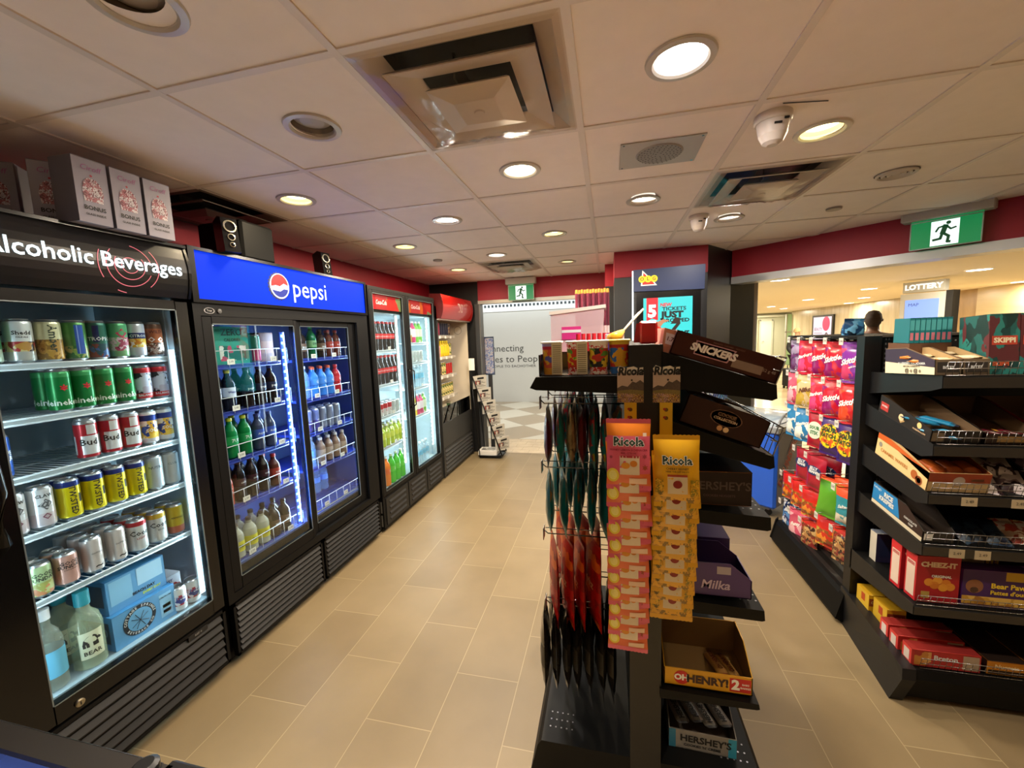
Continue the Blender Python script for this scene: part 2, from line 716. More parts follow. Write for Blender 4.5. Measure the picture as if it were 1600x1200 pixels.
# mall hall on the right
mb = MB(mat('#e2d4b8', 0.8))
mb.prism([(p.x, p.y) for p in (BA + bn * -0.17, BB + bn * -0.17)] + [(9, 1.9), (9, 24), (1.6, 24), (1.6, 5.0), (1.3, 5.0)], 'z', MC, MC + 0.1)
structure(mb.build('ceiling_mall'))
mb = MB(stone_mat('#b5a587', '#cfc2a6', 2.2, (2.2, 2.2, 0.25)))
mb.box(7.75, 7.9, 12.9, 20.0, 0, MC)
mb.box(7.70, 7.9, 12.8, 12.9, 0, MC, mat('#6b543c', 0.5))
mb.box(7.75, 7.9, 10.9, 12.8, 0, MC, stone_mat('#96784f', '#b29468', 1.6, (2, 2, 0.3)))
mb.box(7.72, 7.9, 8.4, 10.9, 0, MC, stone_mat('#c4ac7e', '#d2bd92', 1.5, (0.3, 0.3, 3)))
mb.box(7.9, 8.0, 1.9, 8.4, 0, MC, mat('#5a6468', 0.3))
structure(mb.build('wall_mall_right'))
mb = MB(mat('#d9d8bd', 0.7))
mb.box(1.6, 9, 21.5, 21.7, 0, MC)
mb.box(5.6, 8.1, 21.3, 21.5, 2.12, 2.2, mat('#eeeedd', 0.6))
structure(mb.build('wall_mall_back'))
mb = MB(mat('#e0e2d4', 0.6))
mb.box(7.0, 7.45, 21.36, 21.48, 0, 1.95)
mb.box(6.93, 7.0, 21.34, 21.5, 0, 2.0, mat('#c9cab8', 0.6))
mb.box(7.45, 7.52, 21.34, 21.5, 0, 2.0, mat('#c9cab8', 0.6))
mb.box(6.95, 7.5, 21.34, 21.5, 1.95, 2.02, mat('#c9cab8', 0.6))
d_ = structure(mb.build('door_2'))
mb = MB(CHROME)
mb.tube([(7.05, 21.33, 1.0), (7.05, 21.30, 1.0), (7.13, 21.30, 1.0)], 0.012)
mb.build('door_handle', d_)
mb = MB(mat('#9cc49a', 0.15))
mb.box(7.55, 7.9, 20.0, 20.06, 0, MC - 0.12)
mb.box(7.53, 7.57, 19.98, 20.08, 0, MC - 0.12, TRIMM)
mb.box(7.53, 7.9, 19.98, 20.08, 1.40, 1.44, TRIMM)
structure(mb.build('window_1'))

# ------------------------------------------------------------------ ceiling fixtures
def downlight(lit):
    """recessed lamp: trim ring, reflector cone and lens"""
    def f():
        e = empty('ceiling_light')
        MB().lathe([(0.098, 0.0), (0.095, -0.006), (0.078, -0.008), (0.072, -0.002), (0.072, 0.012)], 32, [mat('#bfb6ac', 0.3)], caps=False).build('trim_ring', e)
        if lit == 'off':
            m1, m2 = mat('#8f8378', 0.25, 0.5), mat('#a79c92', 0.4)
        else:
            m1 = mat('#ffe9a0' if lit == 'yellow' else '#fff2e0', 0.3, 0, 0.9)
            m2 = mat({'warm': '#fff0c8', 'yellow': '#fff0a0', 'white': '#fffaf6'}[lit], 0.4, 0, 12.0 if lit != 'yellow' else 9.0)
        MB().lathe([(0.072, 0.010), (0.062, 0.04), (0.045, 0.07)], 28, [m1], caps=False).build('reflector', e)
        MB().lathe([(0.001, 0.012), (0.04, 0.016), (0.062, 0.024), (0.062, 0.04)], 24, [m2], caps=False).build('lens', e)
        return e
    return f


LIGHTS = [(-1.02, 0.79, 'off', 'unlit silver ceiling light at the upper left corner of the photo'),
          (-1.02, 1.355, 'off', 'unlit recessed ceiling light left of the large wrapped air diffuser'),
          (-0.39, 1.963, 'warm', 'lit warm recessed light just beyond the large wrapped air diffuser'),
          (0.211, 1.345, 'white', 'largest lit recessed light, right of the large wrapped air diffuser'),
          (0.84, 1.967, 'yellow', 'lit yellowish recessed light beside the round smoke detector'),
          (-1.614, 1.961, 'yellow', 'lit yellow recessed light above the blue cooler sign'),
          (-1.008, 2.594, 'white', 'lit white recessed light in the middle of the left aisle ceiling'),
          (0.213, 2.621, 'warm', 'lit warm recessed light beyond the square ceiling speaker'),
          (0.838, 3.238, 'white', 'lit white recessed light beyond the smaller wrapped diffuser'),
          (-1.611, 3.165, 'yellow', 'small yellow lit recessed light above the cola cooler'),
          (-1.002, 3.794, 'white', 'small white lit recessed light just before the far diffuser'),
          (-0.387, 3.207, 'yellow', 'small yellow lit recessed light in the middle column of tiles'),
          (-0.408, 4.45, 'yellow', 'small yellow lit recessed light right of the far diffuser'),
          (-1.612, 4.401, 'yellow', 'farthest small yellow lit recessed light above the red sign cooler')]
LIGHTS += [(GX + (i + 0.5) * 0.61, GY + (j + 0.5) * 0.61, 'warm', l_ + ' unseen recessed fill light added behind the viewpoint') for i, j, l_ in
           ((1, -2, 'nearest left'), (3, -2, 'nearest right'), (-1, -3, 'far left'), (5, -2, 'far right'), (1, -4, 'rear middle'), (3, -4, 'rear right'), (5, 0, 'rightmost, out of frame,'))]
for x, y, kind, lab in LIGHTS:
    put('light_' + kind, downlight(kind), (x, y, HC - 0.001), 0, lab, 'light', 'recessed lights in the shop ceiling')
    if kind != 'off':
        c = {'warm': (1, 0.84, 0.64), 'yellow': (1, 0.80, 0.52), 'white': (1, 0.91, 0.82)}[kind]
        pw = {'warm': 17, 'yellow': 13, 'white': 19}[kind] * (1 if y > 0.5 else 1.1) * (0.55 if x > 0.5 else 1)
        area_light('lamp_glow', (x, y, HC - 0.012), (x, y, 0), 0.12, 0.12, pw, c, 'DISK', PI if y > 0.5 else math.radians(70))

# mall downlights
k = 0
mlabs = ['nearest mall ceiling light, just under the bulkhead edge', 'second mall ceiling light above the pink poster', 'far mall ceiling light left of the pink poster, larger of that pair', 'farthest small mall ceiling light above the pale end wall',
         'large mall ceiling light right of the running man sign over the opening', 'mall ceiling light above the standing visitor, nearest of three', 'middle mall ceiling light of the three above the standing visitor', 'farthest mall ceiling light of the three above the standing visitor',
         'mall ceiling light at the right edge of the photo']


def mall_light():
    return MB().lathe([(0.14, 0), (0.13, -0.008), (0.12, -0.008)], 24, [WHITE], caps=False).lathe([(0.12, -0.006), (0.001, -0.007)], 24, [mat('#fff6e8', 0.4, 0, 9.0)], caps=False).build('mall_ceiling_light')


for (x, y), lab in zip([(2.404, 6.665), (4.97, 11.93), (5.13, 14.8), (6.23, 16.8), (4.884, 6.903), (4.902, 9.319), (6.372, 12.3), (7.3, 14.87), (7.425, 9.591)], mlabs):
    put('mall_light', mall_light, (x, y, MC - 0.001), 0, lab, 'light', 'lights in the mall ceiling')
    area_light('mall_glow', (x, y, MC - 0.02), (x, y, 0), 0.22, 0.22, 36, (1, 0.90, 0.70), 'DISK')
for x, y in ((2.4, 9.3), (2.6, 12.4), (6.2, 19.5), (7.0, 20.3), (3.6, 19.5)):  # extra lamps without fixtures, added to brighten the hall
    area_light('mall_glow', (x, y, MC - 0.02), (x, y, 0), 0.22, 0.22, 36, (1, 0.90, 0.70), 'DISK')
for x, y in ((-2.4, 7.8), (-0.9, 7.8), (-4.2, 7.8), (0.6, 7.8)):
    area_light('corridor_glow', (x, y, 2.66), (x, y, 0), 0.5, 0.5, 25, (1, 0.97, 0.90), 'DISK')
area_light('cove_glow', (-2.3, WY - 0.5, 2.66), (-2.3, WY, 2.4), 4.0, 0.05, 13, (0.9, 0.97, 1.0))


def diffuser(w, wrap, colr='#cdbdb0', dark='#4a443f'):
    """square louvred air diffuser: frame, nested pyramidal rings, centre plate, plastic wrap"""
    def f():
        e = empty('ceiling_vent')
        C1 = mat(colr, 0.45)
        h = w / 2

        def ring(mb, a, za, b, zb, m):
            o = [(-a, -a, za), (a, -a, za), (a, a, za), (-a, a, za), (-b, -b, zb), (b, -b, zb), (b, b, zb), (-b, b, zb)]
            mb.add(o, [(0, 1, 5, 4), (1, 2, 6, 5), (2, 3, 7, 6), (3, 0, 4, 7)], m)
        mb = MB(C1)
        ring(mb, h, 0.0, h - 0.03, -0.006, C1)
        ring(mb, h - 0.03, -0.006, h - 0.085, 0.030, C1)
        ring(mb, h - 0.085, 0.030, h - 0.095, 0.06, mat(dark, 0.6))
        mb.build('frame', e)
        mb = MB(mat('#1c1816', 0.9))
        mb.box(-h + 0.04, h - 0.04, -h + 0.04, h - 0.04, 0.07, 0.075)
        mb.build('duct', e)
        a = h - 0.080
        mb = MB(C1)
        ring(mb, a, -0.022, a - 0.085, 0.002, C1)
        ring(mb, a, -0.026, a, -0.022, C1)
        ring(mb, a - 0.085, 0.005, a, -0.018, C1)
        mb.build('louvre_ring', e)
        b = a - 0.090
        mb = MB(C1)
        ring(mb, b, -0.032, b * 0.5, -0.046, C1)
        ring(mb, b * 0.5, -0.046, 0.0, -0.046, C1)
        ring(mb, b - 0.01, -0.022, b, -0.032, C1)
        mb.box(-0.3 * b, -0.25 * b, -b, b, -0.01, 0.06, mat('#2a2320', 0.6))
        mb.lathe([(0.018, -0.046), (0.016, -0.050), (0.001, -0.050)], 16, [C1], caps=False)
        mb.build('centre_plate', e)
        if wrap:
            mb = MB(glass('#f8f4ee', 0.45, rough=0.15))
            n = 22
            vs, fs = [], []
            rr = random.Random(3)
            for i in range(n + 1):
                for j in range(n + 1):
                    u, v = i / n * 2 - 1, j / n * 2 - 1
                    s = max(abs(u), abs(v))
                    z = -0.052 - 0.004 * rr.random() if s < 0.5 else -0.052 + (s - 0.5) * 0.088 + 0.010 * (rr.random() - 0.5) * (1 - s) * 4
                    vs.append((u * (h - 0.012), v * (h - 0.012), min(z, -0.007)))
            for i in range(n):
                for j in range(n):
                    q = i * (n + 1) + j
                    fs.append((q, q + 1, q + n + 2, q + n + 1))
            mb.add(vs, fs, None, True)
            mb.build('plastic_wrap', e)
        return e
    return f


put('dif1', diffuser(0.60, True), (GX + 1.5 * 0.61, GY + 0.5 * 0.61, HC - 0.002), 0, 'large square ceiling air diffuser wrapped in clear plastic, nearest the camera', 'ceiling vent', 'square air diffusers in the shop ceiling')
put('dif2', diffuser(0.60, True, '#c4bbb4', '#6a6560'), (GX + 3.5 * 0.61, GY + 2.5 * 0.61, HC - 0.002), 0, 'square ceiling air diffuser wrapped in plastic on the right, near the smoke detector', 'ceiling vent', 'square air diffusers in the shop ceiling')
put('dif3', diffuser(0.60, True, '#c4bbb4', '#6a6560'), (GX + 0.5 * 0.61, GY + 5.5 * 0.61, HC - 0.002), 0, 'farthest square ceiling air diffuser, before the exit sign at the back', 'ceiling vent', 'square air diffusers in the shop ceiling')
put('dif4', diffuser(0.60, False, '#6a5d54', '#1a1614'), (GX - 1.5 * 0.61 + 0.02, GY + 1.5 * 0.61, HC - 0.002), 0, 'dark grimy square air return above the stacked white cartons', 'ceiling vent', 'square air diffusers in the shop ceiling')

# round supply grilles / spiral
def spiral_vent():
    mb = MB(mat('#cfc4ba', 0.5))
    for r in (0.085, 0.062, 0.038, 0.016):
        mb.lathe([(r, 0.004), (r, -0.008), (r - 0.008, -0.012), (r - 0.016, -0.004)], 28, [mat('#cfc4ba', 0.5)], caps=False)
    mb.lathe([(0.09, 0.0), (0.001, 0.001)], 24, [mat('#5d5149', 0.8)], caps=False)
    return mb.build('round_air_vent')


put('spiral', spiral_vent, (1.466, 2.617, HC - 0.002), 0, 'small round ringed ceiling vent right of the wrapped diffuser', 'ceiling vent')


def cover_disc():
    return MB().lathe([(0.045, 0), (0.043, -0.012), (0.001, -0.014)], 24, [mat('#9d9187', 0.5)], caps=False).build('ceiling_cover_disc')


put('disc', cover_disc, (1.47, 3.227, HC - 0.001), 0, 'small round disc cover in the ceiling tile near the slanted red bulkhead', 'cover')
put('disc', cover_disc, (-1.597, 3.799, HC - 0.001), 0, 'small dark disc cover in the ceiling above the cola cooler', 'cover')


def detector():
    e = empty('smoke_detector')
    P = mat('#d2c6bd', 0.5)
    MB().lathe([(0.062, 0), (0.062, -0.022), (0.058, -0.028)], 28, [P]).build('base_plate', e)
    MB().lathe([(0.054, -0.026), (0.046, -0.07), (0.034, -0.095), (0.018, -0.104), (0.001, -0.105)], 28, [P], caps=False).build('sensor_cone', e)
    mb = MB(INK)
    mb.box(-0.012, 0.012, -0.055, -0.050, -0.05, -0.044)
    mb.box(0.02, 0.035, -0.053, -0.046, -0.036, -0.030)
    mb.build('sensor_slot', e)
    return e


put('det', detector, (0.599, 1.775, HC - 0.001), 0, 'white cone-shaped smoke detector hanging near the yellowish ceiling light', 'smoke detector', 'ceiling sensors')
put('det', detector, (0.612, 3.091, HC - 0.001), 0, 'white cone-shaped smoke detector beyond the smaller wrapped diffuser', 'smoke detector', 'ceiling sensors')
mb = MB(INK)
mb.tube([(0.60, 1.69, HC - 0.003), (0.75, 1.72, HC - 0.003)], 0.0015)
mb.build('dotted_wire', label='thin dark wire running on the ceiling beside the near smoke detector', category='wire')

e = empty('ceiling_speaker', (0.226, 1.969, HC - 0.001), 0, 'square grey ceiling speaker panel with a round perforated grille', 'speaker')
mb = MB(mat('#b0a79f', 0.5, 0.2))
mb.box(-0.165, 0.165, -0.13, 0.13, -0.004, 0.0)
mb.build('panel', e)
mb = MB(mat('#847a72', 0.5, 0.2))
mb.lathe([(0.098, -0.0045), (0.092, -0.009), (0.001, -0.010)], 32, [mat('#8f857c', 0.5, 0.2)], caps=False)
for r in (0.088, 0.074, 0.060, 0.046, 0.032, 0.018):
    n = int(r * 330)
    for q in range(n):
        t = 2 * PI * q / n
        mb.disc((r * math.cos(t), r * math.sin(t), -0.0108), (1, 0, 0), (0, -1, 0), 0.0035, mat('#4a423d', 0.8), 6)
mb.build('grille', e)
for sx in (-1, 1):
    for sy in (-1, 1):
        MB(CHROME).disc((sx * 0.152, sy * 0.118, -0.0046), (1, 0, 0), (0, -1, 0), 0.005, None, 10).build('screw', e)

# exit signs
def running_man(mb, o, r, u, s, m):
    """pictogram: head, body, limbs on a panel; s = height"""
    o, r, u = Vector(o), Vector(r), Vector(u)

    def limb(pts, w):
        for (ax, ay), (bx, by) in zip(pts[:-1], pts[1:]):
            dx, dy = bx - ax, by - ay
            l = math.hypot(dx, dy)
            nx, ny = -dy / l * w, dx / l * w
            ex, ey = dx / l * w * 0.5, dy / l * w * 0.5
            mb.flat([((ax + nx - ex) * s, (ay + ny - ey) * s), ((ax - nx - ex) * s, (ay - ny - ey) * s), ((bx - nx + ex) * s, (by - ny + ey) * s), ((bx + nx + ex) * s, (by + ny + ey) * s)], o, r, u, m)
    mb.disc(o + r * (0.10 * s) + u * (0.40 * s), r, u, 0.075 * s, m, 14)
    limb([(0.02, 0.29), (-0.06, -0.02)], 0.085)
    limb([(0.04, 0.28), (0.18, 0.12), (0.33, 0.17)], 0.035)
    limb([(-0.0, 0.29), (-0.19, 0.24), (-0.27, 0.08)], 0.035)
    limb([(-0.04, -0.02), (0.13, -0.17), (0.10, -0.40), (0.18, -0.41)], 0.05)
    limb([(-0.07, -0.02), (-0.12, -0.24), (-0.34, -0.27)], 0.05)


def exit_sign(label, w, h, hw, hh, depth):
    e = empty('exit_sign', (0, 0, 0), 0, label, 'exit sign', 'green running man exit signs')
    H = mat('#b8b0a6', 0.5)
    mb = MB(H)
    mb.box(-hw / 2, hw / 2, -depth / 2, depth / 2, h / 2 + 0.012, h / 2 + 0.012 + hh, H, 0.008)
    mb.build('housing', e)
    G = mat('#0f8a4c', 0.4, 0, 0.55)
    Wm = mat('#f0fff8', 0.4, 0, 1.0)
    mb = MB(G)
    mb.box(-w / 2, w / 2, -0.012, 0.012, -h / 2, h / 2 + 0.012)
    mb.box(-h * 0.37, h * 0.37, -0.0135, -0.012, -h / 2 + 0.01, h / 2 - 0.01, Wm)
    running_man(mb, (0, -0.0145, 0), (1, 0, 0), (0, 0, 1), h * 0.86, mat('#0c6a3a', 0.4, 0, 0.2))
    mb.build('sign_panel', e)
    mb = MB(mat('#c9d8d0', 0.3))
    for a, b in (((-w / 2, -h / 2), (w / 2, -h / 2)), ((w / 2, -h / 2), (w / 2, h / 2)), ((w / 2, h / 2), (-w / 2, h / 2)), ((-w / 2, h / 2), (-w / 2, -h / 2))):
        mb.tube([(a[0], -0.012, a[1]), (b[0], -0.012, b[1])], 0.004)
    mb.build('sign_edge', e)
    return e


s1 = exit_sign('green running man exit sign over the doorway at the back', 0.335, 0.19, 0.40, 0.085, 0.09)
s1.location = (-1.09, 5.30, 2.195)
s2 = exit_sign('large green running man exit sign on the slanted red bulkhead', 0.345, 0.185, 0.45, 0.075, 0.10)
s2.location = (2.323 + bn.x * 0.06, 3.572 + bn.y * 0.06, 2.232)
s2.rotation_euler = (0, 0, math.atan2(bt.y, bt.x))
# ------------------------------------------------------------------ product builders (fronts face -y, base at z = 0)
def wrap(R, zc, a0=0.0, eps=0.0007):
    def w(x, y):
        t = -PI / 2 + a0 + x / R
        return ((R + eps) * math.cos(t), (R + eps) * math.sin(t), zc + y)
    return w


def can(h, r, zones, prints=(), patches=(), tall=True, parts=True):
    """zones: (z0, z1, material) in fractions of the wall; prints: (text, size, zfrac, angle, material, vertical)"""
    def f():
        root = empty('beverage_can') if parts else None
        mb = MB()
        prof = [(r * 0.72, 0.0), (r * 0.78, 0.003), (r * 0.97, 0.010), (r, 0.014)]
        ms = [ALU, ALU, zones[0][2]]
        z0, z1 = 0.014, h - 0.016
        for a, b, m in zones:
            ms.append(m)
            prof.append((r, z0 + (z1 - z0) * b))
        prof += [(r * 0.965, h - 0.009), (r * 0.83, h - 0.003)]
        ms += [zones[-1][2], ALU]
        mb.lathe(prof, 20, ms)
        for (a0, a1, f0, f1, m) in patches:
            n = 6
            vs = []
            for k in range(n + 1):
                t = -PI / 2 + a0 + (a1 - a0) * k / n
                for z in (z0 + (z1 - z0) * f0, z0 + (z1 - z0) * f1):
                    vs.append(((r + 0.0004) * math.cos(t), (r + 0.0004) * math.sin(t), z))
            mb.add(vs, [(2 * k, 2 * k + 2, 2 * k + 3, 2 * k + 1) for k in range(n)], m, True)
        for p in prints:
            s, size, zf, ang, m = p[:5]
            zc = z0 + (z1 - z0) * zf
            vert = len(p) > 5 and p[5]
            if vert:
                def w(x, y, zc=zc, ang=ang):
                    t = -PI / 2 + ang + y / r
                    return ((r + 0.0009) * math.cos(t), (r + 0.0009) * math.sin(t), zc - x)
                mb.text(s, size, None, None, None, m, bold=0.02, res=1, warp=w)
            else:
                mb.text(s, size, None, None, None, m, bold=0.02, res=1, warp=wrap(r, zc, ang, 0.0009))
        o = mb.build('can_body', root) if parts else mb.build('beverage_can')
        lm = MB(ALU)
        lm.lathe([(r * 0.83, h - 0.003), (r * 0.845, h), (r * 0.80, h), (r * 0.77, h - 0.006), (0.001, h - 0.006)], 20, [ALU], caps=False)
        lm.tube([(-0.008, 0.010, h - 0.004), (-0.009, -0.006, h - 0.003), (0.0, -0.012, h - 0.003), (0.009, -0.006, h - 0.003), (0.008, 0.010, h - 0.004)], 0.0018, ALU, 5)
        if parts:
            lm.build('can_lid', root)
            return root
        return o
    return f


def bottle(prof, body, cap, capz, label=None, prints=(), parts=True, capr=0.0145, waist=None, seg=18, caph=0.018):
    """prof (r, z) list; label (z0, z1, material); cap colour material"""
    def f():
        root = empty('drink_bottle') if parts else None
        mb = MB()
        mb.lathe(prof, seg, [body])
        if not parts:
            H = mb
        else:
            mb.build('bottle_body', root)
            H = MB()
        H.lathe([(capr, capz), (capr * 1.03, capz + 0.002), (capr, capz + caph - 0.002), (capr * 0.85, capz + caph)], 14, [cap])
        if parts:
            H.build('cap', root)
            H = MB()
        if label:
            z0, z1, lm = label
            rr = max(r for r, z in prof if z0 - 0.03 <= z <= z1 + 0.03)
            H.lathe([(rr + 0.0006, z0), (rr + 0.0006, z1)], seg, [lm], caps=False)
            for p in prints:
                s, size, zc, m = p[:4]
                ang = p[4] if len(p) > 4 else 0
                H.text(s, size, None, None, None, m, bold=0.02, res=1, warp=wrap(rr, zc, ang, 0.0014))
            if parts:
                H.build('label', root)
        if parts:
            return root
        return H.build('drink_bottle')
    return f


def PETP(h, r, neck=0.013, shoulder=0.62, waist=0.0):
    """plastic bottle profile"""
    p = [(r * 0.75, 0.0), (r, 0.008), (r, h * 0.30)]
    if waist:
        p += [(r * (1 - waist), h * 0.42), (r, h * 0.52)]
    p += [(r, h * (shoulder + 0.04)), (r * 0.93, h * (shoulder + 0.13)), (r * 0.70, h * (shoulder + 0.22)), (neck + 0.001, h * (shoulder + 0.30)), (neck, h)]
    return p


def carton(w, d, h, front, side=None, top=None, prints=(), sprints=(), name='snack_box', extra=None):
    """closed printed box, front at y=0, depth towards +y"""
    def f():
        mb = MB(front)
        mb.box(-w / 2, w / 2, 0, d, 0, h, front)
        sm = side or front
        e = 0.0006
        mb.quad((-w / 2 - e, d, 0.001), (-w / 2 - e, 0, 0.001), (-w / 2 - e, 0, h - 0.001), (-w / 2 - e, d, h - 0.001), sm)
        mb.quad((w / 2 + e, 0, 0.001), (w / 2 + e, d, 0.001), (w / 2 + e, d, h - 0.001), (w / 2 + e, 0, h - 0.001), sm)
        if top:
            mb.quad((-w / 2, 0, h + e), (w / 2, 0, h + e), (w / 2, d, h + e), (-w / 2, d, h + e), top)
        mb.tube([(-w / 2, 0.0, h - 0.0005), (w / 2, 0.0, h - 0.0005)], 0.0012, sm, 4)
        for p in prints:
            if p[0] == 'rect':
                _, x0, x1, z0, z1, m = p
                mb.quad((x0, -0.0007, z0), (x1, -0.0007, z0), (x1, -0.0007, z1), (x0, -0.0007, z1), m)
            elif p[0] == 'disc':
                _, x, z, r, m = p
                mb.disc((x, -0.0010, z), (1, 0, 0), (0, 0, 1), r, m, 20)
            else:
                s, size, x, z, m = p[:5]
                mb.text(s, size, (x, -0.0016, z), (1, 0, 0), (0, 0, 1), m, bold=p[5] if len(p) > 5 else 0.02)
        for p in sprints:      # on the -x side
            if p[0] == 'rect':
                _, y0, y1, z0, z1, m = p
                mb.quad((-w / 2 - 0.0012, y1, z0), (-w / 2 - 0.0012, y0, z0), (-w / 2 - 0.0012, y0, z1), (-w / 2 - 0.0012, y1, z1), m)
            else:
                s, size, y, z, m = p[:5]
                mb.text(s, size, (-w / 2 - 0.002, y, z), (0, -1, 0), (0, 0, 1), m, bold=0.02)
        if extra:
            extra(mb)
        return mb.build(name)
    return f


def pouch(w, h, d, front, back=None, band=None, prints=(), patches=(), seed=1, name='snack_bag', hole=False, crimp=0.012, n=10, topm=None, botm=None, lean=0.0):
    """pillow pouch hanging from its top edge at the origin; front faces -y"""
    def f():
        rr = random.Random(seed)
        wob = [[rr.uniform(-1, 1) for _ in range(n + 1)] for _ in range(n + 3)]

        def thick(u, v):          # u -1..1, v 0 (bottom)..1 (top)
            a = max(0.0, 1 - abs(u) ** 2.6)
            b = max(0.0, 1 - abs(v * 2 - 1) ** 3.2) * (0.75 + 0.5 * (1 - v))
            return d / 2 * a ** 0.7 * b ** 0.8

        def P(u, v, s):
            t = thick(u, v)
            i, j = min(n, int((u + 1) / 2 * n)), min(n, int(v * n))
            wr = wob[j][i] * d * 0.07 * (t / (d / 2 + 1e-6))
            pinch = 1 - 0.05 * (1 - abs(2 * v - 1) ** 2)
            return Vector((u * w / 2 * pinch, s * (t + wr + 0.0005) + lean * (1 - v) * h, -h + v * h))
        mb = MB(front)
        bk = back or front
        vs, fs, ms = [], [], []
        for s, m in ((-1, front), (1, bk)):
            base = len(vs)
            for j in range(n + 1):
                for i in range(n + 1):
                    vs.append(P(i / n * 2 - 1, j / n, s))
            for j in range(n):
                for i in range(n):
                    q = base + j * (n + 1) + i
                    fs.append((q, q + 1, q + n + 2, q + n + 1) if s < 0 else (q, q + n + 1, q + n + 2, q + 1))
                    mm = m
                    vj = (j + 0.5) / n
                    if topm and vj > 0.88:
                        mm = topm
                    if botm and vj < 0.13:
                        mm = botm
                    if band and s < 0:
                        for (b0, b1, bm) in band:
                            if b0 <= vj < b1:
                                mm = bm
                    ms.append(mm)
        b = len(mb.v)
        mb.v += [tuple(p) for p in vs]
        for q, mm in zip(fs, ms):
            mb.f.append(tuple(b + k for k in q))
            mb.mi.append(mb.m(mm))
            mb.sm.append(True)
        # crimped ends
        for v0, s in ((0.0, -1), (1.0, 1)):
            z0 = -h + v0 * h
            yy = lean * (1 - v0) * h
            vs2, fs2 = [], []
            K = 22
            for k in range(K + 1):
                x = -w / 2 + w * k / K
                zz = 0.0018 if k % 2 else 0
                vs2 += [(x, yy - 0.0007, z0), (x, yy - 0.0007, z0 + s * (crimp + zz)), (x, yy + 0.0007, z0), (x, yy + 0.0007, z0 + s * (crimp + zz))]
            for k in range(K):
                a = 4 * k
                fs2 += [(a, a + 4, a + 5, a + 1), (a + 2, a + 3, a + 7, a + 6)]
            mb.add(vs2, fs2, (botm if v0 == 0 and botm else (topm if v0 == 1 and topm else front)))

        def onface(x, z, eps=0.0016):
            u = max(-0.98, min(0.98, x / (w / 2)))
            v = max(0.02, min(0.98, (z + h) / h))
            a = P(u, v, -1)
            # conservative: use smooth thickness with wrinkle bound
            return Vector((x, -(thick(u, v) + d * 0.06 + eps) + lean * (1 - v) * h, z))
        for p in patches:
            x0, x1, z0, z1, m = p[:5]
            K = 6

            def sq(a, b, rd=len(p) > 5):
                a, b = a * 2 - 1, b * 2 - 1
                if rd:
                    a, b = a * math.sqrt(1 - b * b / 2), b * math.sqrt(1 - a * a / 2)
                return onface((x0 + x1) / 2 + a * (x1 - x0) / 2, (z0 + z1) / 2 + b * (z1 - z0) / 2, 0.0004 if not rd else 0.0008)
            vs2 = [sq(i / K, j / K) for j in range(K + 1) for i in range(K + 1)]
            fs2 = [(j * (K + 1) + i, j * (K + 1) + i + 1, (j + 1) * (K + 1) + i + 1, (j + 1) * (K + 1) + i) for j in range(K) for i in range(K)]
            mb.add(vs2, fs2, m, True)
        for p in prints:
            s, size, x, z, m = p[:5]
            slant = p[5] if len(p) > 5 else 0
            bold = p[6] if len(p) > 6 else 0.03
            mb.text(s, size, None, None, None, m, bold=bold, shear=0.2 if slant else 0, res=1,
                    warp=lambda a, c, x=x, z=z, sl=slant: onface(x + a, z + c + 0.28 * sl * a, 0.0012))
        return mb.build(name)
    return f


